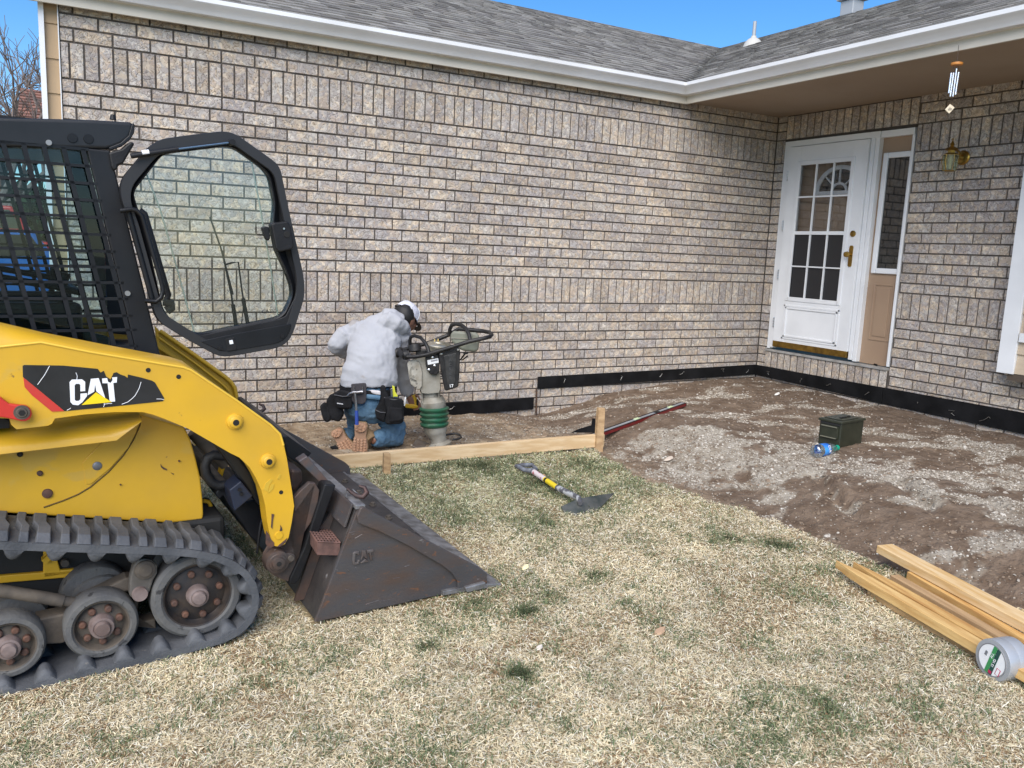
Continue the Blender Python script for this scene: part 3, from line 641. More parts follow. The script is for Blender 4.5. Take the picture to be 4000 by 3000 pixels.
# ================================================================ SMALL THINGS ON AND AROUND THE SLAB SITE
def wood(name, c1, c2, sx=(.9, 9, 9), sc=4):
    return mat(name, c1, .65, col2=c2, vs=sc, stretch=sx, vlo=.38, vhi=.62, bump=.12, bs=30, bd=3, spots=(c2[0] * .45, c2[1] * .38, c2[2] * .3), ss_=2.2, st=.74)
M_w1 = wood('new_pine', (.66, .50, .31), (.54, .37, .20)); M_w2 = wood('yellow_pine', (.60, .38, .14), (.42, .22, .07)); M_w5 = wood('stake_pine', (.66, .44, .18), (.50, .29, .10)); M_w3b = wood('low_stake_pine', (.50, .34, .17), (.38, .24, .11)); M_w3 = wood('weathered_pine', (.45, .30, .16), (.32, .20, .10)); M_w4 = wood('pale_pine', (.68, .50, .28), (.55, .34, .13))
def strip(name, a, b, zt, zb, th, n, label, ties):
    """felt strip standing against a wall from a to b, slightly wavy"""
    a = np.array(a, float); b = np.array(b, float); d = (b - a) / np.linalg.norm(b - a); o = np.array([d[1], -d[0], 0]); o = o if o @ (CAMP - a) > 0 else -o
    R = []
    for i in range(n + 1):
        t = i / n; P = a + (b - a) * t; w = .004 * math.sin(7 * t + a[0]) + .003; z0 = zb[0] + (zb[1] - zb[0]) * t; z1 = zt[0] + (zt[1] - zt[0]) * t
        R.append([P + o * w + [0, 0, z0], P + o * (w + th) + [0, 0, z0 + .002], P + o * (w + th + .001) + [0, 0, z1], P + o * w + [0, 0, z1]])
    s = MB().loft(R).build(name, M_felt, None, smooth=30, label=label, cat='joint strip', group='black expansion joint strips round the slab site')
    for t, dz, l, k in ties:
        P = a + (b - a) * t + o * (th + .012) + [0, 0, (zb[0] + zb[1]) / 2 + dz]
        MB().tube([P - d * l * .5 * k - [0, 0, l * .45 * (1 - abs(k) * .6)], P + o * .006, P + d * l * .35 + [0, 0, l * .35], P + d * l * .55 * k + [0, 0, l * .5 * (1 - abs(k) * .6)]], .0022, 6).build('wire_tie', M_wire, s, smooth=60)
    return s
strip('joint_strip', (-2.775, -.006, 0), (-.02, -.006, 0), (.275, .307), (.163, .196), .013, 40, 'black joint strip along the long wall from the step to the inner corner', [(.1, .05, .05, 0), (.34, .05, .05, .1), (.52, .06, .05, .5), (.62, .07, .06, 1), (.82, .08, .06, -.7), (.95, .06, .05, .6)])
strip('joint_strip', (-4.28, -.006, 0), (-2.815, -.006, 0), (.071, .084), (-.047, -.027), .013, 40, 'lower black joint strip behind the rammer, left of the iron rod', [(.43, .07, .05, 1)])
strip('joint_strip', (-.006, -.014, 0), (-.006, -1.60, 0), (.305, .318), (.196, .17), .013, 24, 'black joint strip on the entry wall under the storm door', [(.12, .06, .05, -.6), (.4, .05, .05, .1), (.62, .06, .05, 1), (.9, .05, .06, .7)])
strip('joint_strip', (-.006, -1.605, 0), (-.006, -5.2, 0), (.318, .345), (.17, .135), .013, 40, 'black joint strip on the entry wall running right below the bay', [(.1, .09, .012, 0), (.19, .06, .07, -.8), (.27, .06, .09, .9)])
MB().tube([ony(2096, 1518, -.03), ony(2094, 1640, -.02)], .009, 8).build('iron_stake', mat('rusty_iron', (.07, .055, .05), .8, .5, col2=(.14, .08, .05), vs=40), smooth=60, label='dark iron rod standing against the wall where the joint strip steps down', cat='rod')
# offcuts lying on the door sill
for (a, b, l) in (((3368, 1409), (3465, 1423), 'long black strip offcut lying on the sill under the tan side panel'), ((3378, 1412), (3425, 1427), 'short black strip offcut lying across the other on the door sill')):
    A, B = onz(a[0], a[1], .505), onz(b[0], b[1], .505); MB().bar(A, B, .012, .02).build('strip_offcut', M_felt, bevel=.002, label=l, cat='offcut')
# form board and its stakes
A, B = np.array([-6.12, -1.395, 0]), np.array([-3.225, -1.725, 0]); d = (B - A) / np.linalg.norm(B - A); nrm = np.array([-d[1], d[0], 0])
zA, zB = float(zl(*A[:2])) - .005, .045
nseg = 12; R = [[A + (B - A) * i / nseg + nrm * w + [0, 0, zA + (zB - zA) * i / nseg + h] for w, h in ((0, 0), (0, .092), (.038, .092), (.038, 0))] for i in range(nseg + 1)]
MB().loft(R).build('form_board', M_w1, bevel=.003, label='long new pine form board staked on edge between turf and dirt', cat='board')
def stake(u, v0, v1, w, label, lean=0, m=M_w3):
    P = ong(u, v0); t = onplane(u + lean, v1, P, FW); r = RT * w / 2; f = -nrm * .022
    lo = P - [0, 0, .12]; R = []
    for q, s in ((lo, .3), (P, 1), (P + (t - P) * .5, 1), (t, .92)): R.append([q - r * s + f * 1.2, q + r * s + f * 1.2, q + r * s - f * .4, q - r * s - f * .4])
    MB().loft(R).build('stake', m, bevel=.002, label=label, cat='stake', group='wooden stakes holding the form board')
stake(1509, 1850, 1768, .045, 'short wooden stake at the form board behind the bucket'); stake(2335, 1758, 1592, .05, 'tall splintered wooden stake at the right end of the form board', 10)
# black plastic wedge standing behind the tall stake
q = lambda u, v, d=0: onplane(u, v, ong(2330, 1740) + FW * .05, FW) + FW * d
MB().prism([(2314, 1636), (2326, 1637), (2330, 1690), (2232, 1690), (2262, 1676), (2310, 1662)], lambda p: q(*p), lambda p: q(*p, .012)).build('felt_scrap', M_felt, label='black felt scrap folded up behind the tall stake', cat='scrap')
# spirit level
a, b = LEVEL; dl = (b - a) / np.linalg.norm(b - a); wl = np.cross((0, 0, 1), dl); wl /= np.linalg.norm(wl); ul = np.cross(dl, wl)
ll = np.linalg.norm(b - a); M_red = mat('red_paint', (.20, .018, .020), .35, col2=(.14, .015, .015), vs=12); M_alu = mat('aluminium', (.55, .60, .68), .3, .7, col2=(.42, .46, .52), vs=10)
lp_ = lambda t, w, h: a + dl * ll * t + wl * w + ul * h
def lbox(t0, t1, w0, w1, h0, h1): return [[lp_(t, w0, h0), lp_(t, w1, h0), lp_(t, w1, h1), lp_(t, w0, h1)] for t in (t0, t1)]
lv = MB().loft(lbox(0, 1, -.028, .028, 0, .025)).build('spirit_level', M_red, bevel=.002, label='long red spirit level lying across the dirt behind the stake', cat='spirit level')
for w0, w1, m in ((-.028, -.018, M_black), (-.016, .012, M_alu), (.020, .028, M_black)): MB().loft(lbox(.003, .997, w0, w1, .0255, .029)).build('rail', m, lv)
for t in (.56, .73, .86): MB().loft(lbox(t, t + .035, -.016, .014, .0292, .033)).build('vial_window', mat('vial_yellow', (.55, .66, .40), .2) if t != .73 else M_black, lv)
MB().loft(lbox(-.004, .0, -.029, .029, -.001, .027)).build('end_cap', M_black, lv); MB().loft(lbox(1., 1.004, -.029, .029, -.001, .027)).build('end_cap', M_black, lv)
# spade
M_sp = mat('grey_metal', (.13, .135, .14), .5, .6, col2=(.08, .08, .08), vs=20, bump=.1)
h0 = ong(2010, 1848) + [0, 0, .03]; h1 = ong(2085, 1868) + [0, 0, .04]; s1 = ong(2175, 1940) + [0, 0, .055]; s2 = ong(2258, 1985) + [0, 0, .06]; bl = ong(2265, 2000) + [0, 0, .05]
shaft = [h1, h1 + (s1 - h1) * .5, s1]; ax = (s1 - h1) / np.linalg.norm(s1 - h1); sd = np.cross((0, 0, 1), ax); sd /= np.linalg.norm(sd)
sp = MB().tube(shaft, .0165, 14).build('spade', mat('spade_yellow', (.72, .55, .02), .4), smooth=50, label='short handled spade with yellow shaft lying on the green patch of turf', cat='spade')
MB().tube([h1, h1 + ax * .17], .0175, 14).build('shaft_label', mat('label_white', (.62, .55, .55), .5, col2=(.45, .10, .12), vs=30, vlo=.55, vhi=.6), sp, smooth=50)
MB().tube([h1 + ax * .185, h1 + ax * .205], .0178, 14).build('shaft_band', M_black, sp, smooth=50)
MB().tube([s1, s1 + (s2 - s1) * .6, s2, bl], [.019, .019, .017, .014], 14).build('socket', mat('worn_socket', (.40, .41, .42), .6, .2, col2=(.10, .10, .11), vs=18, vlo=.45, vhi=.5), sp, smooth=50)
g0 = h1 - ax * .03; gl = g0 - ax * .13 + sd * .055; gr = g0 - ax * .13 - sd * .055
MB().tube([h1, g0, g0 - ax * .03 + sd * .04, gl, (gl + gr) / 2 - ax * .015, gr, g0 - ax * .03 - sd * .04, g0], [.019, .018, .014, .014, .015, .014, .014, .017], 12).build('grip', mat('grip_grey', (.20, .22, .26), .6, col2=(.07, .07, .08), vs=20), sp, smooth=60)
# blade: slightly dished square plate
bc = ong(2258, 2012); e1 = ong(2185, 1992) + [0, 0, .012]; e2 = ong(2395, 1955) + [0, 0, .05]; f1 = ong(2225, 2004) + [0, 0, .004]
tp1 = onplane(2187, 1992, e1, FW); nx_, ny_ = 10, 4; A0 = ong(2190, 1995) + [0, 0, .025]; A1 = ong(2262, 1990) + [0, 0, .062]; A2 = ong(2398, 1954) + [0, 0, .045]; B0 = ong(2205, 2005) + [0, 0, .0]; B1 = ong(2250, 2014) + [0, 0, .0]; B2 = ong(2330, 1998) + [0, 0, .0]
R = [[A0, B0, B0 - [0, 0, .004], A0 - [0, 0, .004]], [A1 - ax * .01, B1, B1 - [0, 0, .004], A1 - [0, 0, .004]], [A1 * .5 + A2 * .5 + [0, 0, .004], (B1 + B2) / 2, (B1 + B2) / 2 - [0, 0, .004], A1 * .5 + A2 * .5], [A2, B2, B2 - [0, 0, .004], A2 - [0, 0, .004]]]
MB().loft(R).build('blade', mat('blade_dark', (.055, .065, .06), .45, .4, col2=(.12, .12, .11), vs=14), sp, smooth=30)
# ammunition can
M_olive = mat('olive_paint', (.018, .021, .012), .45, col2=(.028, .030, .018), vs=18, spots=(.13, .11, .08), ss_=25, st=.72)
c0 = ong(3278, 1752); rz = math.radians(-3)
o = empty('ammo_can', (c0[0], c0[1], c0[2] - .006), math.radians(-81.3), label='olive green metal ammunition can standing on the gravel', cat='ammo can')
cw, cd, ch = .172, .30, .190       # the short end faces the camera's left, the long side its right
body = MB().box((-cw / 2 + .0, cd / 2, ch / 2), (cw, cd, ch - .01)).build('body', M_olive, o, bevel=.010, seg=3)
MB().box((-cw / 2, cd / 2, ch), (cw + .016, cd + .022, .018)).build('lid', M_olive, o, bevel=.005)
MB().box((-cw / 2, cd / 2 - .012, ch + .012), (cw * .82, cd * .72, .004)).build('lid_plate', M_olive, o, bevel=.002)
MB().box((-cw / 2 + .02, cd / 2, ch + .019), (.012, .13, .006)).build('carry_handle', M_black, o, bevel=.002)
MB().box((-cw / 2, -.006, ch * .60), (cw * .80, .012, ch * .48)).build('latch_plate', M_olive, o, bevel=.003)
for z in (.80, .38): MB().tube([(-cw * .85, -.016, ch * z), (-cw * .15, -.016, ch * z)], .0045, 8).build('latch_bar', mat('olive_worn', (.13, .125, .09), .45), o, smooth=60)
MB().box((-cw / 2, -.002, ch * .9), (cw * .9, .01, .012)).build('latch_recess', M_dark, o)
# water bottle lying in front of the can
b0 = ong(3182, 1762, .043); b1 = ong(3318, 1742, .036); ax = (b1 - b0); ax = ax / np.linalg.norm(ax); BS = 1.36
M_pet = glass('clear_plastic', (.80, .88, .97), .18, .08); prof = [(.006, .0), (.024, .001), (.031, .010), (.031, .030), (.029, .036), (.0315, .042), (.0315, .10), (.029, .106), (.031, .115), (.030, .14), (.020, .172), (.0125, .186), (.0125, .196)]
prof = [(r * BS, h * BS) for r, h in prof]; bt = MB().lathe(prof, b0, ax, 24).build('water_bottle', M_pet, smooth=50, label='empty clear plastic water bottle with blue label and green cap lying against the can', cat='bottle')
M_lab = mat('label_blue', (.01, .10, .50), .35, col2=(.05, .30, .75), vs=14)
MB().lathe([(r * BS, h * BS) for r, h in ((.0318, .044), (.0322, .045), (.0322, .098), (.0318, .099))], b0, ax, 24, cap=False).build('label', M_lab, bt, smooth=50)
MB().lathe([(r * BS, h * BS) for r, h in ((.014, .188), (.0145, .19), (.0145, .203), (.012, .205))], b0, ax, 16).build('cap', mat('cap_green', (.0, .28, .17), .4), bt, smooth=40)
def text(s, P, xd, yd, size, m, parent, name='lettering', th=.0006, bold=0):
    c = bpy.data.curves.new(name, 'FONT'); c.body = s; c.size = size; c.extrude = th; c.offset = bold; c.align_x = 'CENTER'; c.align_y = 'CENTER'; c.resolution_u = 3
    t = bpy.data.objects.new('t', c); SC.collection.objects.link(t); bpy.context.view_layer.update(); me = bpy.data.meshes.new_from_object(t); bpy.data.objects.remove(t); me.name = name
    x = np.array(xd, float); x /= np.linalg.norm(x); y = np.array(yd, float); y = y - x * (x @ y); y /= np.linalg.norm(y); z = np.cross(x, y)
    me.transform(Matrix(((x[0], y[0], z[0], P[0]), (x[1], y[1], z[1], P[1]), (x[2], y[2], z[2], P[2]), (0, 0, 0, 1)))); me.materials.clear(); me.materials.append(m)
    o = link(bpy.data.objects.new(name, me)); par(o, parent); return o
cdir = (CAMP - (b0 + ax * .07)); cdir /= np.linalg.norm(cdir); up_ = np.cross(ax, np.cross(cdir, ax)); up_ /= np.linalg.norm(up_); side_ = np.cross(ax, up_)
text('DA', b0 + ax * .113 + up_ * .0447, side_ if side_[2] < 0 else -side_, ax, .036, M_white, bt)
# tape roll
t0 = ong(3935, 2690); ax_t = np.array([.978, -.208, .0]); ax_t /= np.linalg.norm(ax_t)
tc0 = onplane(3893, 2588, t0 + [0, 0, .08], FW); tc0 = ong(3830, 2650) + RT * .035 + [0, 0, .076]
fx = (tc0 + (-ax_t) * .0); M_silver = mat('silver_tape', (.42, .44, .47), .35, .3, col2=(.36, .38, .41), vs=5)
tr = MB().lathe([(.060, 0), (.077, .001), (.078, .004), (.078, .048), (.0775, .0495), (.078, .051), (.078, .096), (.077, .1), (.06, .1)], tc0, ax_t, 40).build('tape_roll', M_silver, smooth=35, label='roll of silver duct tape with a printed end label lying by the lumber', cat='tape roll')
MB().lathe([(.058, -.0035), (.062, -.0035), (.062, .002), (.058, .002)], tc0, ax_t, 40, cap=False).build('core', mat('grey_core', (.22, .22, .23), .6), tr, smooth=35)
MB().lathe([(.060, -.003), (.060, -.0005)], tc0, ax_t, 40).build('label', M_white, tr, smooth=30)
zt = -ax_t; xt = np.cross((0, 0, 1), ax_t); xt = xt / np.linalg.norm(xt); yt = np.array([0, 0, 1.]); xt = -xt
if (RT @ xt) < 0: xt = -xt
rot_ = math.radians(-15); xr = xt * math.cos(rot_) + yt * math.sin(rot_); yr = -xt * math.sin(rot_) + yt * math.cos(rot_)
def lab(poly, m, dz, nm): MB().prism(poly, lambda p: tc0 + xr * p[0] + yr * p[1] - ax_t * dz, lambda p: tc0 + xr * p[0] + yr * p[1] - ax_t * (dz - .0008)).build(nm, m, tr)
M_lg = mat('label_green', (.04, .25, .08), .5); M_ld = mat('label_dark_green', (.01, .06, .05), .5); M_lr = mat('label_red', (.45, .02, .08), .5)
lab([(-.012, .057), (.004, .058), (.004, -.058), (-.012, -.057)], M_lg, .0042, 'label_stripe'); lab([(.005, .058), (.021, .055), (.021, -.055), (.005, -.058)], M_ld, .0042, 'label_stripe')
lab([(.030, -.010), (.048, -.010), (.048, -.038), (.030, -.038)], M_lr, .0042, 'label_badge'); lab([(.033, -.012), (.045, -.012), (.045, -.036), (.033, -.036)], M_white, .0048, 'label_badge'); lab([(.004, -.040), (.018, -.040), (.018, -.052), (.004, -.052)], M_lr, .0048, 'label_badge')
text('15 YD', tc0 + xr * .012 - yr * .004 - ax_t * .005, yr, -xr, .014, M_white, tr); text('ALL', tc0 - xr * .004 + yr * .018 - ax_t * .005, yr, -xr, .014, M_white, tr); text('IIIII', tc0 - xr * .030 + yr * .008 - ax_t * .0035, yr, -xr, .016, M_black, tr)
# lumber
def lumber(name, pts_l, pts_r, th, m, label, point=0, lift=0):
    pass
LZ = lambda P: float(zl(P[0], P[1]))
def localize(o, P, d, up=(0, 0, 1)):
    d = np.array(d, float); d /= np.linalg.norm(d); y = np.cross(up, d); y /= np.linalg.norm(y); z = np.cross(d, y)
    M = Matrix(((d[0], y[0], z[0], P[0]), (d[1], y[1], z[1], P[1]), (d[2], y[2], z[2], P[2]), (0, 0, 0, 1))); o.data.transform(M.inverted()); o.matrix_world = M; return o
def board(a, b, w, th, lift, m, label, point=0, roll=0, cat='board', name='lumber_board', lift2=None):
    """a: pixel of the near-left top corner of the head end, b: pixel towards which that edge runs"""
    A = onz(a[0], a[1], LZ(ong(*a)) + lift + th); B = onz(b[0], b[1], LZ(ong(*b)) + (lift if lift2 is None else lift2) + th)
    d = (B - A); l = np.linalg.norm(d); d /= l; s = np.cross(d, (0, 0, 1)); s /= np.linalg.norm(s); s = s if s @ RT > 0 else -s
    B = A + d * 1.55; u = np.cross(s, d); u = u if u[2] > 0 else -u
    if roll: s, u = s * math.cos(roll) + u * math.sin(roll), u * math.cos(roll) - s * math.sin(roll)
    sec = lambda P, k0, k1, t=1: [P + s * w * k0, P + s * w * k1, P + s * w * k1 - u * th * t, P + s * w * k0 - u * th * t]
    R = [sec(A, 0, 1)]
    if point: R = [sec(A - s * w * 0, .42, .5, .9), sec(A + d * point * .5, .16, .80), sec(A + d * point, 0, 1)]
    n = 6
    for i in range(1, n + 1): R.append(sec(A + d * (point + (1.5 - point) * i / n), 0, 1))
    return localize(MB().loft(R).build(name, m, bevel=.003, label=label, cat=cat, group='stacked lumber and pointed stakes on the turf'), A, d)
board((3426, 2129), (4000, 2434), .095, .040, .060, M_w4, 'thick lumber board on top of the pile, reaching furthest over the dirt')
board((3543, 2232), (4000, 2497), .042, .042, .018, M_w2, 'square timber directly below the top board, with a rounded sawn end')
board((3478, 2246), (4000, 2542), .050, .038, .008, M_w3, 'brown weathered board end lying between the timber and the pointed stakes')
board((3318, 2196), (3868, 2512), .055, .038, .020, M_w2, 'pointed wooden stake with a knot, second from the grass side', point=.24)
board((3250, 2190), (3823, 2522), .056, .040, .034, M_w5, 'pointed wooden stake whose sharp tip reaches furthest left', point=.20)
board((3375, 2300), (3823, 2545), .055, .030, .002, M_w3b, 'lowest pointed stake resting on the grass under the others', point=.15)
# wall lantern
lx = -.165; Pl = onx(3716, 600, lx); P = np.array([0, Pl[1] - .004, Pl[2] - .02])
lan = empty('wall_lantern', (0, P[1], P[2]), label='brass wall lantern with clear glass sides right of the tan side panel', cat='wall lantern'); y0, z0 = P[1], P[2]
L3 = lambda x, dy, dz: (x, dy, dz)
MB().lathe([(.02, -.004), (.058, -.006), (.060, -.014), (.050, -.020), (.045, -.030), (.022, -.034), (.012, -.05)], (0, 0, 0), (1, 0, 0), 24).build('wall_plate', M_brass, lan, smooth=40)
dy = Pl[1] - y0; dz = Pl[2] - z0
MB().tube([(-.04, 0, 0), (-.07, dy * .3, .045), (-.11, dy * .7, .055), (lx, dy, dz + .012)], .009, 10).build('arm', M_brass, lan, smooth=60)
cx = lambda z: (lx, dy, dz + z)
MB().lathe([(.010, .12), (.004, .105), (.008, .095), (.016, .08), (.020, .07), (.012, .06), (.055, .035), (.058, .028), (.03, .024), (.03, .005), (.062, -.008), (.062, -.012), (.02, -.014)], cx(0), (0, 0, 1), 6).build('cap', M_brass, lan, smooth=20)
MB().lathe([(.035, -.145), (.042, -.142), (.046, -.135), (.01, -.13)], cx(0), (0, 0, 1), 6).build('base', M_brass, lan)
for k in range(6):
    a, b2 = math.radians(60 * k), math.radians(60 * k + 60)
    g = lambda r, an, z: (lx + r * math.cos(an), dy + r * math.sin(an), dz + z)
    MB().loft([[g(.058, a, -.012), g(.058, b2, -.012), g(.055, b2, -.012), g(.055, a, -.012)], [g(.045, a, -.137), g(.045, b2, -.137), g(.042, b2, -.137), g(.042, a, -.137)]]).build('pane', glass('lantern_glass', (.82, .84, .74), .10), lan)
    MB().tube([g(.059, a, -.01), g(.064, a, -.06), g(.046, a, -.138)], .003, 6).build('rib', M_brass, lan, smooth=60)
MB().lathe([(.012, -.12), (.012, -.07), (.017, -.05), (.012, -.03), (.012, -.014)], cx(0), (0, 0, 1), 12).build('bulb', mat('bulb', (.75, .72, .62), .3), lan, smooth=60)
# wind chime below the soffit
T = onz(3745, 176, 2.893); wc = empty('wind_chime', tuple(T), label='small wind chime with silver tubes hanging under the porch soffit', cat='wind chime')
D = lambda u, v: onplane(u, v, T, FW) - T
M_cord = mat('cord', (.08, .06, .05), .8); top_ = D(3738, 250); MB().tube([(0, 0, -.0), top_], .0016, 6).build('cord', M_cord, wc)
MB().lathe([(.010, .01), (.036, .008), (.038, .0), (.036, -.008), (.012, -.009)], top_, (0, 0, 1), 20).build('disc', mat('orange_wood', (.50, .20, .04), .5), wc, smooth=40)
for u, va, u2, vb in ((3716, 285, 3706, 364), (3725, 284, 3712, 377), (3737, 268, 3722, 377), (3745, 282, 3732, 370)):
    p, q_ = D(u, va), D(u2, vb); MB().tube([p, q_], .0052, 12).build('tube', mat('chime_tube', (.80, .85, .92), .25, .6), wc, smooth=60); MB().tube([p, (p[0] * .5 + top_[0] * .5, p[1] * .5 + top_[1] * .5, top_[2])], .0008, 5).build('cord', M_cord, wc)
MB().tube([top_, D(3716, 405)], .0009, 5).build('cord', M_cord, wc)
MB().prism([(3692, 428), (3712, 406), (3730, 420), (3708, 444)], lambda p: tuple(D(*p)), lambda p: tuple(D(*p) + FW * .006)).build('wind_catcher', mat('pale_wood', (.66, .58, .44), .5), wc, bevel=.002)
MB().prism([(3702, 427), (3710, 419), (3719, 424), (3716, 431), (3703, 432)], lambda p: tuple(D(*p) - FW * .001), lambda p: tuple(D(*p) + FW * .002)).build('printed_mark', mat('mark_grey', (.30, .26, .20), .6), wc)
# litter on the turf
def chip(u, v, r, col, label, cat, m):
    P = ong(u, v); n = 7; a = [(r * (1 + random.uniform(-.3, .3)) * math.cos(6.283 * i / n), .6 * r * math.sin(6.283 * i / n)) for i in range(n)]
    MB().prism(a, lambda q: P + [q[0], q[1], .012 + q[0] * .3], lambda q: P + [q[0] * .8, q[1] * .8, .022 + q[0] * .3]).build(cat.replace(' ', '_'), m, label=label, cat=cat)
chip(2052, 2228, .022, 0, 'pale yellow chip lying on the dry turf right of the bucket', 'chip', mat('pale_chip', (.75, .68, .42), .7))
chip(2105, 2545, .014, 0, 'small pale shred on the turf below the middle of the lawn', 'shred', mat('grey_shred', (.62, .56, .50), .8))
chip(2612, 1800, .035, 0, 'pale flat stone at the edge of the dirt', 'stone', mat('flat_stone', (.52, .44, .36), .9))
chip(3035, 1545, .03, 0, 'white stone lying near the entry joint strip', 'stone', mat('white_stone', (.7, .68, .64), .9))
chip(2120, 1868, .018, 0, 'orange brown clod beside the spade handle', 'clod', mat('orange_clod', (.42, .24, .12), .9))
chip(2575, 2480, .03, 0, 'brown curled dead leaf on the turf', 'leaf', mat('dead_leaf', (.42, .28, .18), .8))
chip(2480, 1515, .03, 0, 'pinkish stone lying on the dirt below the long strip', 'stone', mat('pink_stone', (.5, .38, .32), .9))
# ================================================================ COMPACT TRACK LOADER (local axes: x forward, y away from the camera, z up)
LO = np.array([-6.2, -3.45, 0.]); PH = math.radians(2.5); LF = np.array([math.cos(PH), math.sin(PH), 0]); LN = np.array([-math.sin(PH), math.cos(PH), 0])
ldr = empty('track_loader', tuple(LO), PH, label='yellow and black compact track loader with its glass cab door open and bucket down', cat='track loader')
zA = lambda u, v: (u / 1.659, 400 + v / 1.659); zB = lambda u, v: (u / 1.7015, 1250 + v / 1.7015); zC = lambda u, v: (u / 1.9518, 1900 + v / 1.9518)
zD = lambda u, v: (900 + u / 1.7464, 1550 + v / 1.7464); zF = lambda u, v: (700 + u / 2.371, 1600 + v / 2.371)
def q3(Z, u, v, s):
    P = onplane(*Z(u, v), LO + LN * s, LN) - LO; return np.array([P @ LF, s, P[2]])
def q2(Z, u, v, s): p = q3(Z, u, v, s); return (p[0], p[2])
def outl(Z, pts, s): return [q2(Z, *p, s) for p in pts]
def plate(poly, s0, s1, name, m, parent=ldr, bevel=.003, r=0, smooth=False, **k):
    if r: poly = pipe2(poly, r)
    return MB().prism(poly, lambda p: (p[0], s0, p[1]), lambda p: (p[0], s1, p[1])).build(name, m, parent, bevel=bevel, smooth=smooth, **k)
def ring_plate(outer, inner, s0, s1, name, m, parent=ldr, n=160, bevel=0, dome=0):
    """a plate with one hole: both outlines resampled by angle"""
    def resamp(poly, c):
        P = np.array(poly); Q = np.roll(P, -1, 0); out = []
        for k in range(n):
            a = 2 * math.pi * k / n; d = np.array([math.cos(a), math.sin(a)]); best = None
            for p, q_ in zip(P, Q):
                e = q_ - p; den = d[0] * e[1] - d[1] * e[0]
                if abs(den) < 1e-12: continue
                w = p - c; t = (w[0] * e[1] - w[1] * e[0]) / den; s = (w[0] * d[1] - w[1] * d[0]) / den
                if t > 0 and -1e-9 <= s <= 1 + 1e-9 and (best is None or t > best): best = t
            out.append(c + d * (best or 0))
        return out
    c = np.mean(np.array(inner), 0); o = resamp(outer, c); i_ = resamp(inner, c); m_ = [(a * .5 + b * .5) for a, b in zip(o, i_)]
    sm = s0 - dome
    prof = [(o, s1), (o, s0 + .004), ([a * .96 + b * .04 for a, b in zip(o, i_)], s0), (m_, sm), ([a * .06 + b * .94 for a, b in zip(o, i_)], s0), (i_, s0 + .004), (i_, s1), (o, s1)]
    vs = []; fs = []
    for k, (R, s) in enumerate(prof[:-1]): vs += [(p[0], s, p[1]) for p in R]
    K = len(prof) - 1
    for k in range(K):
        for j in range(n): fs.append((k * n + j, k * n + (j + 1) % n, ((k + 1) % K) * n + (j + 1) % n, ((k + 1) % K) * n + j))
    return MB().add(vs, fs).build(name, m, parent, smooth=35)
def disc(c, r, s0, s1, name, m, parent=ldr, n=28, prof=None, **k):
    pr = prof or [(r * .94, 0), (r, .003), (r, abs(s1 - s0))]
    return MB().lathe(pr, (c[0], s0, c[1]), (0, 1, 0), n).build(name, m, parent, smooth=35, **k)
M_yel = mat('loader_yellow', (.64, .37, .018), .42, col2=(.54, .32, .030), vs=3.5, spots=(.16, .09, .03), ss_=24, st=.72, spots2=(.56, .345, .045), s2s=5, s2t=.62, bump=.04, bs=60, rvar=.1, coat=.1)
M_yelw = mat('loader_yellow_worn', (.66, .39, .018), .45, col2=(.60, .34, .018), vs=3, spots=(.06, .035, .03), ss_=13, st=.66, bump=.08, bs=40)
M_blk = mat('cab_black', (.0065, .007, .009), .45, col2=(.012, .013, .016), vs=5, spots=(.05, .05, .055), ss_=40, st=.74, rvar=.1, spec=.32)
M_rub = mat('track_rubber', (.050, .055, .064), .75, col2=(.095, .10, .11), vs=7, spots=(.16, .15, .14), ss_=30, st=.70, bump=.25, bs=90)
M_tire = mat('roller_rubber', (.075, .076, .080), .75, col2=(.12, .118, .112), vs=9, spots=(.03, .03, .032), ss_=26, st=.62, bump=.3, bs=70)
M_dirt = mat('dirty_steel', (.07, .06, .052), .8, .2, col2=(.14, .115, .09), vs=12, bump=.2, bs=60)
M_hub = mat('hub_pinkish', (.24, .19, .18), .7, .2, col2=(.14, .10, .09), vs=20, bump=.15, bs=60)
M_rustb = mat('rusty_bolt', (.15, .075, .05), .8, .3, col2=(.09, .055, .045), vs=40)
M_buck = mat('bucket_steel', (.082, .078, .082), .5, .35, col2=(.105, .074, .062), vs=4.5, vlo=.44, vhi=.68, spots=(.24, .23, .23), ss_=18, st=.69, spots2=(.17, .09, .058), s2s=20, s2t=.64, stretch=(1, 1, 2.2), bump=.12, bs=50, rvar=.12)
M_bin = mat('bucket_inside', (.046, .042, .042), .5, .4, col2=(.085, .075, .072), vs=6, spots=(.30, .29, .29), ss_=12, st=.66, bump=.1, bs=60, rvar=.12)
M_edge = mat('worn_edge_steel', (.30, .30, .31), .45, .5, col2=(.13, .125, .125), vs=16, bump=.1, bs=60)
M_redp = mat('loader_red', (.52, .03, .022), .4, spots=(.1, .05, .04), ss_=20, st=.74)
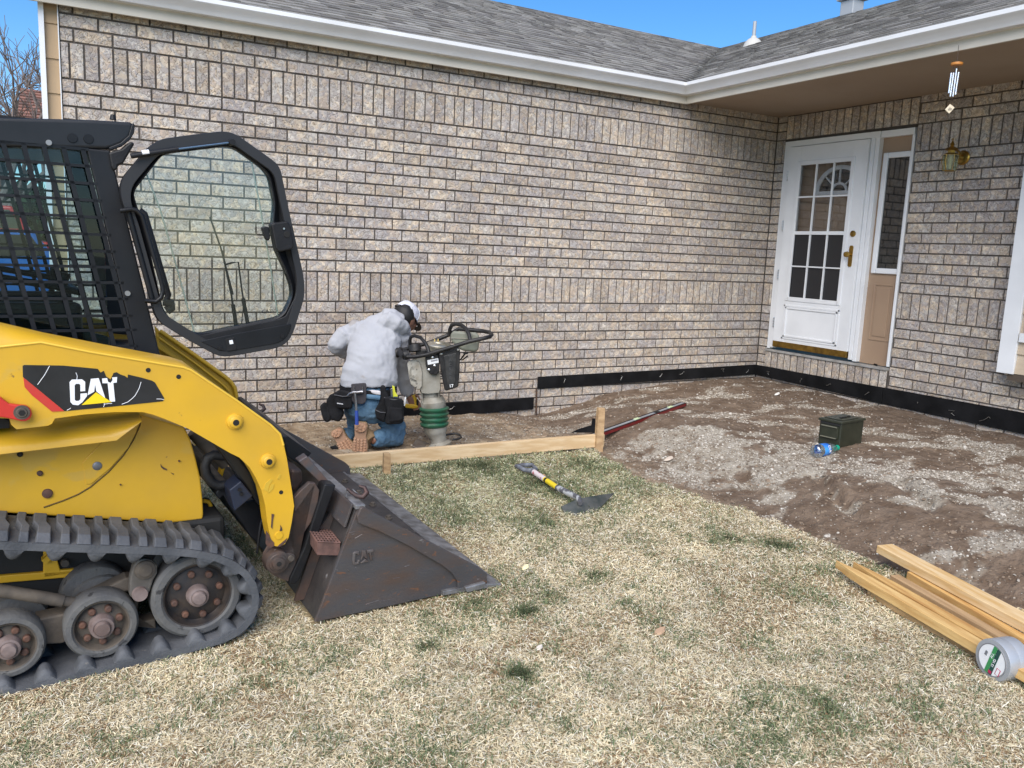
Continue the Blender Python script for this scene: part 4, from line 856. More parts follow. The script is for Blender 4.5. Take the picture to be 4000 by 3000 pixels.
# ---- lift arms (near one and its mirror image on the far side)
weld = [(-260, 200), (0, 175), (270, 145), (600, 210), (1220, 312), (1270, 330), (1570, 530), (1800, 695), (1862, 755), (1885, 830)]
topo = [(-260, -20), (0, 30), (300, 100), (700, 178), (1150, 262), (1235, 290), (1560, 520), (1790, 683), (1855, 745), (1880, 820)]
low = [(950, 612), (760, 612), (560, 628), (365, 655), (345, 690), (318, 703), (110, 727), (78, 700), (60, 655), (-260, 640)]
armD_r = [(335, 235), (350, 262), (385, 420), (420, 640), (435, 745), (418, 860), (397, 960), (372, 1005), (335, 1022), (300, 1018), (275, 975)]
armD_l = [(252, 860), (238, 745), (213, 640), (175, 555), (130, 480), (62, 415), (0, 385)]
inner_B = [(1250, 722), (1100, 660), (1020, 630)]
near = outl(zB, weld, .10) + outl(zD, armD_r[1:], .10) + outl(zD, armD_l, .10) + outl(zB, inner_B + low, .10)
def arm(mirror, name_label=None):
    f = (lambda s: s) if not mirror else (lambda s: 1.69 - s)
    a = MB(); a.prism(near, lambda p: (p[0], f(.10), p[1]), lambda p: (p[0], f(.19), p[1]))
    o = a.build('lift_arm', M_yel if not mirror else M_yel, ldr, bevel=.004, seg=2)
    nw = outl(zB, weld, .10); tp = [q2(zB, *p, .17) for p in topo]; m = MB()
    R = []
    for w, t in zip(nw, tp):
        w = np.array(w); t = np.array(t); k = []
        for a_ in np.linspace(0, 1, 6): k.append((w[0] + (t[0] - w[0]) * a_, f(.105 + .085 * (1 - math.cos(a_ * 1.57))), w[1] + (t[1] - w[1]) * math.sin(a_ * 1.57)))
        k.append((t[0], f(.25), t[1] + .0)); k.append((w[0], f(.25), w[1] - .01)); R.append(k)
    m.loft(R).build('arm_top_tube', M_yel, o, smooth=60)
    MB().tube([(p[0], f(.101), p[1] - .002) for p in nw], .0045, 8).build('weld_bead', mat('weld_yellow', (.72, .46, .05), .35), o, smooth=60)
    return o
larm = arm(False); farm = arm(True)
fo = [(1030, 40), (1062, 74), (1088, 90), (1300, 238), (1500, 382), (1535, 412), (1560, 450), (1578, 535), (1400, 420), (1240, 310), (1050, 190)]
plate(outl(zB, fo, 1.40), 1.40, 1.43, 'arm_web', M_yel, farm, .002)
for ln, r_ in ((fo[1:8], .011), ([(1058, 120), (1300, 290), (1480, 430), (1520, 470)], .006)): MB().tube([q3(zB, *p, 1.385) for p in ln], r_, 8).build('arm_flange', M_yel, farm, smooth=60)
MB().loft([[q3(zB, *p, s) for s in (1.385, 1.43)] + [q3(zB, p[0], p[1] + 8, s) for s in (1.43, 1.385)] for p in fo[1:8]]).build('arm_flange', M_yel, farm)
for (u, v, r1, r2) in ((1560, 675, .030, .012), (1780, 935, .029, .012)):
    c = q2(zB, u, v, .10)
    disc(c, r1, .078, .10, 'pin_boss', M_yel, larm, prof=[(r1 * .62, 0), (r1 * .72, .002), (r1 * .74, .010), (r1 * .95, .012), (r1, .016), (r1, .022)]); disc(c, r2, .0765, .08, 'pin_hole', M_dark, larm)
for (u, v) in ((985, 333), (1187, 377), (1868, 1145)): disc(q2(zB, u, v, .10), .0085, .0985, .101, 'bolt_hole', M_dark, larm, n=14)
disc(q2(zD, 330, 945, .10), .016, .096, .10, 'bolt_head', M_yelw, larm, n=16)
# flaked paint: rust showing at the arm tip
def blob(Z, pts, s, name, m, parent): plate([q2(Z, *p, s) for p in pts], s - .0012, s + .002, name, m, parent, bevel=0)
M_rust = mat('rust', (.11, .052, .035), .85, col2=(.055, .035, .03), vs=50)
for pts in ([(855, 965), (880, 970), (868, 1030), (862, 1105), (850, 1090), (855, 1010)], [(935, 1068), (950, 1090), (955, 1120), (930, 1125), (938, 1095)], [(805, 1120), (835, 1160), (850, 1200), (878, 1230), (880, 1262), (830, 1290), (800, 1240)],
            [(1000, 1190), (985, 1230), (940, 1265), (905, 1272), (935, 1245), (970, 1215)]): blob(zF, pts, .0985, 'rust_patch', M_rust, larm)
for pts in ([(780, 740), (800, 680), (850, 640), (868, 650), (835, 700), (820, 760)], [(820, 770), (850, 690), (880, 690), (870, 730), (842, 762)], [(905, 640), (925, 595), (945, 600), (930, 640)]): blob(zF, pts, .0992, 'chipped_paint', mat('primer_yellow', (.56, .36, .03), .55), larm)
for pts in ([(1066, 955), (1080, 975), (1108, 990), (1110, 1000), (1085, 992), (1070, 978)], [(1135, 1015), (1156, 1022), (1152, 1028)]): blob(zB, pts, .308, 'rust_patch', M_rust, larm)
# decal: black flag, red stripe, lettering
M_dec = mat('decal_black', (.012, .012, .013), .35, col2=(.02, .02, .022), vs=10, spots=(.12, .12, .12), ss_=30, st=.73); M_dw = mat('decal_white', (.78, .80, .84), .4, spots=(.35, .33, .3), ss_=40, st=.72); M_dy = mat('decal_yellow', (.85, .62, .01), .4)
sD = .0985
decal = plate(outl(zB, [(150, 305), (160, 299), (420, 303), (600, 320), (650, 325), (668, 350), (690, 338), (705, 375), (735, 395), (755, 352), (775, 347), (800, 362), (830, 372), (848, 385), (850, 362), (940, 383), (1010, 403), (1030, 415), (1092, 520), (1083, 540), (840, 566), (700, 580), (430, 606), (152, 378)], sD), sD, sD + .002, 'decal', M_dec, larm, 0)
plate(outl(zB, [(155, 382), (205, 422), (428, 606), (345, 609), (212, 500), (163, 445)], sD), sD - .0008, sD + .002, 'decal_stripe', mat('decal_red', (.55, .03, .03), .4, col2=(.48, .05, .03), vs=20), decal, 0)
for pl in ([(462, 412), (478, 396), (545, 394), (566, 410), (566, 472), (534, 474), (534, 432), (526, 424), (505, 424), (496, 434), (497, 530), (506, 538), (524, 537), (534, 528), (535, 489), (578, 486), (578, 505), (548, 545), (520, 566), (484, 562), (468, 545)],
           [(582, 500), (604, 391), (656, 386), (700, 520), (640, 474), (632, 430), (626, 476)],
           [(678, 389), (712, 386), (718, 410), (735, 418), (748, 400), (745, 382), (778, 379), (776, 415), (753, 418), (765, 541), (738, 543), (728, 533), (715, 420), (681, 420)]):
    plate(outl(zB, pl, sD), sD - .0014, sD + .001, 'letter', M_dw, decal, 0)
plate(outl(zB, [(543, 564), (638, 480), (742, 545)], sD), sD - .0022, sD, 'decal_triangle', M_dy, decal, 0)
for a, b in (((445, 600), (470, 585)), ((690, 548), (688, 578)), ((810, 560), (850, 545)), ((850, 545), (900, 500)), ((900, 500), (938, 412)), ((1040, 525), (1090, 530)), ((250, 430), (330, 305)), ((505, 350), (510, 400)), ((690, 560), (745, 555))):
    p0, p1 = q3(zB, *a, sD - .0008), q3(zB, *b, sD - .0008); MB().tube([p0, (p0 + p1) / 2 + [.003, 0, .001], p1], .0010, 5).build('scratch', M_dw, decal)
# red link and its pin
link_ = plate(outl(zB, [(-140, 500), (0, 507), (30, 532), (60, 553), (130, 562), (175, 566), (205, 590), (212, 622), (200, 652), (170, 668), (140, 668), (60, 650), (0, 640), (-140, 600)], .085), .070, .095, 'lift_link', M_redp, ldr, .004)
c = q2(zB, 145, 614, .07); disc(c, .024, .060, .07, 'pin', M_dirt, link_, prof=[(.012, .0), (.014, 0.0), (.017, .006), (.023, .006), (.024, .01)]); disc(c, .0105, .058, .061, 'pin_socket', M_dark, link_, n=6)
# ---- chassis side
sP = .31
side_poly = outl(zB, [(-400, 640), (900, 640), (935, 628), (1228, 715), (1268, 800), (1300, 915), (1332, 1050), (1348, 1200), (1352, 1290)], sP) + outl(zC, [(1545, 250), (1300, 280), (0, 200), (-300, 180)], sP)
side = plate(side_poly, sP, 1.38, 'chassis', M_yel, ldr, .006)
MB().box((-1.1, .84, .62), (.75, 1.0, .75)).build('engine_housing', M_yel, ldr, bevel=.03)
fl = outl(zB, [(-400, 735), (0, 728), (340, 696), (560, 670), (790, 648), (930, 625), (926, 655), (880, 662), (848, 680), (800, 742), (762, 777), (0, 866), (-400, 910)], .20)
mb = MB(); up = outl(zB, [(-400, 735), (0, 728), (340, 696), (560, 670), (790, 648), (930, 625)], .24); dn = outl(zB, [(-400, 905), (0, 866), (400, 820), (762, 777), (835, 720), (925, 655)], .24); R = []
for (a0, z0_), (a1, z1_) in zip(up, dn):
    R.append([(a0 + (a1 - a0) * t, .31 - .13 * math.sin(t * 1.57) if t < 1 else .18, z0_ + (z1_ - z0_) * (t ** 1.6)) for t in np.linspace(0, 1, 7)] + [(a1, .195, z1_), (a0, .32, z0_ - .02)])
mb.loft(R).build('fender', M_yel, ldr, smooth=50)
plate(outl(zB, [(700, 788), (820, 745), (850, 690), (925, 668), (905, 745), (850, 850), (730, 985), (605, 1088), (570, 1090), (558, 1000), (545, 950)], sP), sP - .004, sP + .002, 'cover_plate', M_yel, side, .0015)
MB().tube([q3(zB, u, v, sP - .001) for u, v in ((935, 640), (930, 700), (885, 800), (820, 900), (720, 1010), (600, 1110), (520, 1158), (420, 1200), (290, 1245))], .0028, 6).build('panel_seam', mat('seam_dark', (.12, .07, .012), .7), side, smooth=60)
for u, v, r, m in ((820, 732, .012, 'g'), (645, 968, .0175, 'g'), (315, 1153, .018, 'r'), (265, 1018, .010, 'r'), (133, 892, .010, 'k'), (1190, 936, .004, 'r'), (800, 1093, .003, 'r')):
    disc(q2(zB, u, v, sP), r, sP - .010, sP, 'bolt_head', mat('bolt_grey', (.20, .20, .21), .5, .6) if m == 'g' else M_rustb if m == 'r' else M_black, side, n=18, prof=[(r * .55, 0), (r * .9, .003), (r, .01)])
plate(outl(zB, [(-300, 600), (0, 640), (65, 668), (66, 720), (0, 725), (-300, 740)], .2), .2, .3, 'rear_bracket', M_blk, ldr)
# tie-down loop at the front
MB().tube([q3(zC, u, v, .45) for u, v in ((1548, 110), (1590, 118), (1612, 160), (1598, 225), (1560, 235), (1540, 225))], .009, 8).build('tie_down_loop', M_yelw, ldr, smooth=60)
# ---- undercarriage: belt as a closed path in the x-z plane
top_ = [q2(zC, *p, 0) for p in ((0, 422), (450, 442), (900, 455), (1300, 472), (1480, 487), (1660, 520), (1790, 572), (1890, 645), (1955, 740), (1978, 850), (1962, 960), (1910, 1058), (1820, 1138), (1700, 1196), (1480, 1258), (1250, 1320), (900, 1402), (500, 1508), (0, 1636))]
d0 = np.array(top_[0]) - np.array(top_[2]); rear_top = np.array(top_[0]) + d0 / np.linalg.norm(d0) * .62; db = np.array(top_[-1]) - np.array(top_[-3]); rear_bot = np.array(top_[-1]) + db / np.linalg.norm(db) * .55
cr = (rear_top + rear_bot) / 2; rr = np.linalg.norm(rear_top - rear_bot) / 2; path = [np.array(p) for p in top_]; path += [rear_bot]
a0 = math.atan2(rear_bot[1] - cr[1], rear_bot[0] - cr[0])
for k in range(1, 12): path.append(cr + rr * np.array([math.cos(a0 - math.pi * k / 12), math.sin(a0 - math.pi * k / 12)]))
path.append(rear_top)
P = np.array(path); Q = np.vstack([P, P[:1]]); seg = np.linalg.norm(np.diff(Q, axis=0), axis=1); cum = np.concatenate([[0], np.cumsum(seg)]); TL = cum[-1]
def onbelt(t):
    t = t % TL; x = np.interp(t, cum, Q[:, 0]); z = np.interp(t, cum, Q[:, 1]); e = .02
    x1, z1 = np.interp((t + e) % TL, cum, Q[:, 0]), np.interp((t + e) % TL, cum, Q[:, 1]); x0, z0 = np.interp((t - e) % TL, cum, Q[:, 0]), np.interp((t - e) % TL, cum, Q[:, 1])
    d = np.array([x1 - x0, z1 - z0]); d /= np.linalg.norm(d); return np.array([x, z]), d, np.array([-d[1], d[0]])   # n points outwards (path runs clockwise seen from -y)
def belt(side_s, w=.30):
    s0, s1 = side_s, side_s + w; n = 150; R = []
    for k in range(n):
        p, d, nn = onbelt(TL * k / n); q = p - nn * .026
        R.append([(p[0], s0, p[1]), (p[0], s1, p[1]), (q[0], s1, q[1]), (q[0], s0, q[1])])
    R.append(R[0]); m = MB(); m.loft(R, cap=False); b = m.build('track_belt', M_rub, ldr, smooth=40)
    pitch = TL / (2 * round(TL / .1225)); N = round(TL / pitch)
    for k in range(N):                                 # outer tread bars: alternately wide and narrow
        wd = (.048, .031)[k % 2] ; p, d, nn = onbelt(k * pitch + (0.004 if k % 2 else 0)); m = MB(); hh = .026
        sec = lambda s, g, sh=0: [np.array([*(p + d * (-wd / 2 + sh))[:1], s, (p + d * (-wd / 2 + sh))[1]]), np.array([(p + d * (wd / 2 + sh))[0], s, (p + d * (wd / 2 + sh))[1]]), np.array([(p + d * (wd * .40 + sh) + nn * g)[0], s, (p + d * (wd * .40 + sh) + nn * g)[1]]), np.array([(p + d * (-wd * .40 + sh) + nn * g)[0], s, (p + d * (-wd * .40 + sh) + nn * g)[1]])]
        m.loft([sec(s0 + .004, .004), sec(s0 + .035, hh), sec(s0 + .11, hh, .006), sec(s0 + .17, hh, -.006), sec(s1 - .035, hh), sec(s1 - .004, .004)]); m.build('tread_bar', M_rub, b, bevel=.002, seg=1)
    N2 = round(TL / .122)
    for k in range(N2):                                # inner drive lugs, rounded points
        p, d, nn = onbelt((k + .35) * TL / N2); p = p - nn * .024; prof = [(-.036, 0), (-.029, .008), (-.022, .024), (-.013, .036), (-.004, .041), (.004, .041), (.013, .036), (.022, .024), (.029, .008), (.036, 0)]
        for sa, sb in ((s0 + .008, s0 + .07), (s1 - .10, s1 - .045)):
            m = MB(); m.loft([[((p + d * x - nn * h * g)[0], s, (p + d * x - nn * h * g)[1]) for x, h in prof] for s, g in ((sa - .006, .55), (sa + .004, .92), (sa + .014, 1), (sb, 1), (sb + .010, .35))]); m.build('drive_lug', M_rub, b, smooth=50)
    return b
belt(0.0); belt(1.39)
def wheel(c, r, s, w, nb, rb, big, name='roller'):
    t = MB().lathe([(r * .72, .012), (r * .80, .0), (r * .93, .002), (r, .014), (r, w - .012), (r * .95, w), (r * .6, w)], (c[0], s, c[1]), (0, 1, 0), 48, cap=False).build(name, M_tire, ldr, smooth=40)
    MB().lathe([(r * .30, .022), (r * .56, .030), (r * .64, .036), (r * .70, .026), (r * .72, .008), (r * .75, .006), (r * .76, .05)], (c[0], s, c[1]), (0, 1, 0), 48).build('rim', mat('rim_dark', (.022, .022, .025), .6, .3, col2=(.06, .045, .036), vs=14) if big else M_dirt, t, smooth=35)
    k = .24 if big else .34
    MB().lathe([(r * .02, -.030), (r * k * .55, -.028), (r * k * .62, -.024), (r * k * .66, -.012), (r * k * .72, -.014), (r * k * .92, -.012), (r * k, .0), (r * k * 1.05, .03)], (c[0], s, c[1]), (0, 1, 0), 32).build('hub', M_hub, t, smooth=35)
    for j in range(nb):
        a = 2 * math.pi * (j + .3) / nb; p = (c[0] + rb * math.cos(a), c[1] + rb * math.sin(a)); disc(p, .0125 if big else .0115, s + .010, s + .032, 'lug_bolt', M_rustb, t, n=12, prof=[(.008, 0), (.0125, .004), (.0125, .022)])
    return t
def wfit(Z, cx, cy, rpx, s):
    a = q2(Z, cx - rpx, cy, s); b = q2(Z, cx + rpx, cy, s); c = q2(Z, cx, cy, s); return c, (b[0] - a[0]) / 2
c1, r1 = wfit(zC, 1512, 838, 350, .05); wheel(c1, r1, .05, .10, 8, r1 * .51, True, 'idler_wheel')
c2, r2 = wfit(zC, 778, 1072, 292, .05); wheel(c2, r2, .05, .09, 7, r2 * .50, False)
c3, r3 = wfit(zC, 66, 1235, 298, .05); wheel(c3, r3, .05, .09, 7, r3 * .50, False)
c4 = np.array(c3) + (np.array(c3) - np.array(c2)) * 1.0; wheel(c4, r3, .05, .09, 7, r3 * .5, False)
for c, r in ((c1, r1), (c2, r2), (c3, r3), (tuple(c4), r3)):
    MB().lathe([(r * .6, 0), (r * .97, .004), (r, .012), (r, .07), (r * .6, .08)], (c[0] + .02, .20, c[1] + .006), (0, 1, 0), 40).build('inner_roller', M_tire, ldr, smooth=40)
    MB().lathe([(.03, 0), (.03, .16)], (c[0], .09, c[1]), (0, 1, 0), 16).build('axle', M_dirt, ldr, smooth=40)
c5 = q2(zC, 730, 790, .22); MB().lathe([(.05, 0), (.115, .004), (.12, .012), (.12, .07)], (c5[0], .22, c5[1] - .03), (0, 1, 0), 36).build('carrier_roller', M_tire, ldr, smooth=40)
cs = cr + np.array([.02, .03]); MB().lathe([(.03, 0), (.12, .01), (rr * .78, .012), (rr * .78, .09)], (cs[0], .08, cs[1]), (0, 1, 0), 24).build('drive_sprocket', M_dirt, ldr, smooth=30)
B3 = lambda u, v, s: q3(zC, u, v, s)
MB().tube([B3(-300, 740, .12), B3(0, 795, .12), B3(480, 872, .12)], .022, 16).build('suspension_tube', M_dirt, ldr, smooth=50)
MB().tube([B3(465, 868, .12), B3(600, 890, .12), B3(660, 905, .12)], .018, 16).build('suspension_rod', M_dirt, ldr, smooth=50)
plate(outl(zC, [(590, 870), (960, 690), (1010, 690), (1020, 780), (940, 800), (700, 900), (620, 930)], .14), .13, .20, 'bogie_arm', M_dirt, ldr, .006)
plate(outl(zC, [(270, 1000), (520, 950), (600, 1130), (470, 1180), (330, 1190)], .14), .12, .20, 'bogie_arm', M_dirt, ldr, .006)
plate(outl(zC, [(1020, 1040), (1180, 1000), (1190, 1080), (1000, 1060), (900, 900), (1060, 860)], .16), .15, .22, 'bogie_arm', M_dirt, ldr, .006)
plate(outl(zC, [(1015, 600), (1050, 562), (1100, 550), (1160, 562), (1197, 605), (1198, 660), (1170, 710), (1140, 800), (1110, 850), (1060, 868), (1015, 855), (985, 830), (990, 700)], .075), .070, .11, 'shackle', mat('shackle_grey', (.15, .14, .125), .75, .2, col2=(.09, .08, .07), vs=20), ldr, .006)
c = q2(zC, 1105, 635, .07); disc(c, .036, .058, .07, 'pin', M_dirt, ldr, prof=[(.022, 0), (.026, .003), (.034, .005), (.036, .012)]); c = q2(zC, 1065, 815, .07); disc(c, .027, .056, .07, 'pin', M_hub, ldr)
MB().box((-.55, .45, .17), (1.3, .30, .30)).build('track_frame', mat('frame_black', (.012, .012, .012), .7), ldr, bevel=.02)
MB().box((-.60, .84, .22), (1.3, .62, .26)).build('belly', MATS['frame_black'], ldr, bevel=.02)
MB().bar(B3(330, 560, .29), B3(420, 480, .29), .06, .02).build('frame_rail', M_yelw, ldr); MB().bar(B3(-200, 720, .29), B3(585, 655, .29), .028, .02, (0, 1, 0)).build('frame_rail', M_yelw, ldr, bevel=.004)
plate(outl(zC, [(330, 480), (415, 480), (460, 640), (580, 630), (590, 660), (330, 700)], .28), .28, .30, 'frame_gusset', M_yelw, ldr, .004)
disc(q2(zC, 495, 585, .27), .014, .262, .28, 'bolt_head', M_dirt, ldr, n=16)
# ---- front linkage between arm and chassis
sF = .34
plate(outl(zF, [(288, 268), (420, 320), (560, 440), (680, 600), (740, 730), (800, 880), (735, 880), (700, 850), (560, 650), (430, 470)], .24), .22, .30, 'tilt_cylinder_guard', mat('sleek_black', (.010, .011, .013), .28), ldr, .01)
MB().tube([q3(zF, 130, 200, .40), q3(zF, 260, 330, .40), q3(zF, 440, 500, .40)], .030, 16).build('hydraulic_cylinder', M_dirt, ldr, smooth=50)
MB().tube([q3(zF, *p, .30) for p in ((420, 430), (320, 420), (262, 450), (238, 520), (250, 600), (295, 670), (360, 705), (440, 695), (520, 670))], .020, 12).build('hydraulic_hose', mat('hose_black', (.008, .008, .009), .6, bump=.3, bs=200), ldr, smooth=60)
plate(outl(zF, [(458, 740), (565, 655), (676, 795), (508, 935)], .20), .19, .30, 'bracket_plate', mat('navy_bracket', (.012, .018, .038), .45), ldr, .004)
for u, v in ((556, 740), (575, 780)): disc(q2(zF, u, v, .19), .008, .182, .19, 'bolt_head', M_black, ldr, n=6)
plate(outl(zF, [(340, 770), (385, 690), (470, 690), (520, 860), (600, 860), (700, 830), (800, 880), (805, 960), (780, 1090), (740, 1250), (660, 1180), (600, 1080), (500, 950), (410, 800), (372, 836), (345, 800)], .32), .32, 1.37, 'coupler_frame', M_blk, ldr, .006)
plate(outl(zF, [(410, 490), (440, 490), (395, 650), (365, 700), (350, 690)], .55), .55, .6, 'far_bracket', M_yelw, ldr)
MB().tube([q3(zF, *p, .21) for p in ((800, 930), (755, 1060), (735, 1200), (722, 1330))], .005, 8).build('hydraulic_line', M_black, ldr, smooth=60)
# ---- bucket
T = np.array(q2(zD, 862, 738, 0)); H = np.array(q2(zD, 578, 1540, 0)); tipz = -.052; BW = 1.69
bk = empty('bucket'); bk.parent = ldr; bk.rotation_euler = (math.radians(2.25), 0, 0); bk['label'] = 'rusty dark steel bucket resting on the turf with a welded step and two hooks'
bp = lambda p, s: (p[0], s, p[1])
sidep_ = [tuple(T + [.004, 0])] + [q2(zD, *p, 0) for p in ((1000, 800), (1200, 905), (1450, 1035), (1700, 1165), (1738, 1215), (1738, 1290), (1545, 1328), (1200, 1405), (900, 1470))] + [tuple(H)]
def bside(s0, s1):
    P = plate(sidep_, s0, s1, 'side_plate', M_buck, bk, .002); return P
spn = bside(0, .014); bside(BW - .014, BW)
cut = [(858, 850), (845, 800), (870, 742), (890, 735), (1000, 797), (1200, 905), (1450, 1035), (1700, 1165), (1740, 1200), (1742, 1290), (1545, 1328), (1540, 1252), (1500, 1195), (1430, 1140), (1200, 1005), (1000, 905), (905, 868)]
for s in (-.016, BW): plate([q2(zD, *p, 0) for p in cut], s, s + .016, 'side_cutter', M_buck, bk, .004)
tipA = q3(zD, 1740, 1280, 0); tz = tipA[2] - .006
# floor, rear sheet with rolled heel, top bar
rear = [(H[0], H[1]), (H[0] - .004, H[1] + .02)]; n = 7
Hh = H + np.array([0, .0]); back = [tuple(Hh + (T - Hh) * t + np.array([-.0, 0])) for t in np.linspace(0, 1, 6)]
thk = .012
def sheet(line, s0, s1, name, m, off=(0.012, 0)):
    return MB().loft([[bp(p, s0), bp(p, s1), (p[0] + off[0], s1, p[1] + off[1]), (p[0] + off[0], s0, p[1] + off[1])] for p in line]).build(name, m, bk, bevel=.002)
sheet([tuple(H + [.004, 0]), tuple(T)], .0145, BW - .0145, 'rear_sheet', M_bin)
for s in (.0145,): pass
sheet([tuple(H + [.02, .002]), (H[0] + .2, H[1] + .004), (tipA[0] - .13, tz + .006)], .0146, BW - .0146, 'floor_sheet', M_bin, (0, .012))
curve = [tuple(H + [.03, .02]), (H[0] + .12, H[1] + .02), (H[0] + .10, H[1] + .08), (H[0] + .11, H[1] + .2), tuple(T + [.02, -.03])]
ed = MB(); ed.loft([[(tipA[0] - .22, s, tz + .022), (tipA[0] - .03, s, tz + .020), (tipA[0] + .075, s, tz + .002), (tipA[0] + .07, s, tz - .006), (tipA[0] - .22, s, tz + .003)] for s in (-.02, BW + .02)]); edo = ed.build('cutting_edge', M_edge, bk, bevel=.002)
MB().loft([[(tipA[0] - .23, s, tz + .024), (tipA[0] - .045, s, tz + .023), (tipA[0] - .045, s, tz + .034), (tipA[0] - .23, s, tz + .034)] for s in (.016, BW - .016)]).build('bolt_on_edge', M_bin, bk, bevel=.003)
MB().loft([[(H[0] + .08, s, H[1] + .018), (tipA[0] - .2, s, tz + .03), (tipA[0] - .2, s, tz + .036), (H[0] + .08, s, H[1] + .03)] for s in (.016, BW - .016)]).build('floor_liner', M_bin, bk)
for k in range(7): disc((0, 0), .012, 0, .01, 'x', M_dirt) if False else MB().lathe([(.012, 0), (.021, .001), (.021, .007), (.014, .008), (.014, .018), (.009, .020)], (tipA[0] - .105, .20 + k * .215, tz + .033), (0, 0, 1), 6).build('edge_bolt', M_dirt, bk, smooth=20)
tb = MB(); tb.loft([[(T[0] - .012, s, T[1] - .012), (T[0] + .030, s, T[1] - .014), (T[0] + .030, s, T[1] + .004), (T[0] - .012, s, T[1] + .006)] for s in (-.004, BW + .004)]); tb.build('top_bar', M_edge, bk, bevel=.003)
sheet([tuple(T + [-.05, -.09]), tuple(T + [-.02, .004])], .02, BW - .02, 'top_gusset', M_buck, (.010, 0))
def hook(s):
    c = np.array([T[0] + .012, s, T[1] + .014]); pts = [c + np.array(p) for p in ((-.02, 0, -.002), (-.028, 0, .025), (-.01, 0, .045), (.018, 0, .040), (.034, 0, .018), (.028, 0, -.004), (.010, 0, -.010))]
    MB().tube([c + np.array(p) for p in ((-.015, .055, .022), (-.005, .035, .012), (.008, .01, .004), (.028, -.01, .004), (.045, -.006, .018), (.042, .012, .034), (.022, .024, .040))], [.006, .008, .010, .0115, .011, .009, .005], 10).build('hook', mat('hook_brown', (.09, .05, .045), .6, .5, col2=(.05, .04, .04), vs=40), bk, smooth=60)
    MB().tube([c + np.array(p) for p in ((-.03, .02, 0), (-.02, .06, .012), (.01, .06, .014), (.02, .02, .002))], .004, 8).build('hook_latch', M_edge, bk, smooth=60)
hook(.06); hook(BW - .10)
for x0, w_, m_ in ((-.235, .006, M_edge), (-.052, .010, M_edge), (-.33, .005, M_edge)): MB().loft([[(tipA[0] + x0, s, tz + .036), (tipA[0] + x0 + w_, s, tz + .036), (tipA[0] + x0 + w_, s, tz + .022), (tipA[0] + x0, s, tz + .022)] for s in (.016, BW - .016)]).build('weld_line', m_, bk)
nb = outl(zD, [(1600, 1300), (1740, 1262), (1742, 1290), (1760, 1300), (1615, 1335)], -.03); plate(nb, -.034, -.004, 'edge_nub', M_edge, bk, .004)
rg_ = random.Random(4)
for k in range(46):
    u0, v0 = rg_.uniform(640, 1500), rg_.uniform(900, 1480); l_ = rg_.uniform(15, 120); an = rg_.uniform(-.55, -.1) if rg_.random() < .7 else rg_.uniform(.1, .7); u1, v1 = u0 + l_ * math.cos(an), v0 + l_ * math.sin(an)
    top_l = lambda u: np.interp(u, [640, 800, 860, 1540], [1480, 900, 880, 1270]); bot_l = lambda u: np.interp(u, [640, 1540], [1500, 1310])
    if 790 < (u0 + u1) / 2 < 1010 and 1000 < (v0 + v1) / 2 < 1170: continue
    if not all(top_l(u) + 15 < v < bot_l(u) - 15 for u, v in ((u0, v0), (u1, v1))): continue
    MB().tube([q3(zD, u0, v0, -.0002), q3(zD, u1, v1, -.0002)], rg_.choice((.0006, .0008, .0012)), 4).build('scratch', rg_.choice((M_edge, mat('scratch_grey', (.15, .14, .14), .4, .5))), spn)
# embossed maker's letters on the side plate, welded step, sticker
for pl in ([(828, 1058), (845, 1048), (868, 1047), (872, 1070), (862, 1073), (858, 1062), (845, 1064), (842, 1120), (856, 1124), (862, 1108), (876, 1104), (870, 1132), (848, 1140), (832, 1138), (826, 1120)],
           [(882, 1108), (892, 1042), (914, 1040), (930, 1100), (914, 1094), (902, 1080)], [(922, 1040), (968, 1032), (968, 1050), (952, 1054), (962, 1112), (945, 1104), (940, 1056), (924, 1058)], [(880, 1128), (912, 1098), (942, 1116)]):
    plate([q2(zD, *p, 0) for p in pl], -.008, .002, 'embossed_letter', mat('letter_steel', (.15, .14, .14), .5, .4, col2=(.09, .07, .065), vs=20), spn, .002)
plate([q2(zD, *p, .10) for p in ((778, 690), (800, 690), (826, 722), (820, 757), (780, 730))], .098, .1, 'warning_sticker', mat('sticker_yellow', (.62, .36, .02), .5, col2=(.05, .04, .03), vs=60, vlo=.5, vhi=.55), bk, 0)
g = [q3(zD, *p, s) for p, s in (((512, 884), .20), ((660, 900), .20), ((742, 990), .02), ((588, 984), .02))]
gu = lambda i, j: g[0] * (1 - i) * (1 - j) + g[1] * i * (1 - j) + g[2] * i * j + g[3] * (1 - i) * j
mb = MB(); N_ = 7
for k in range(N_ + 1): mb.tube([gu(k / N_, 0), gu(k / N_, 1)], .0035, 5); mb.tube([gu(0, k / N_), gu(1, k / N_)], .0035, 5)
M_pink = mat('step_rust', (.22, .12, .10), .7, .3, col2=(.12, .07, .06), vs=30); step = mb.build('step_grate', M_pink, bk)
dn = np.array([0, 0, -.055]); MB().loft([[gu(0, 0), gu(0, 1) * .5 + gu(0, 0) * .5, gu(0, 1), gu(1, 1)], [gu(0, 0) + dn * .8, (gu(0, 1) + gu(0, 0)) * .5 + dn, gu(0, 1) + dn, gu(1, 1) + dn]], close=False, cap=False).build('step_skirt', M_pink, step)
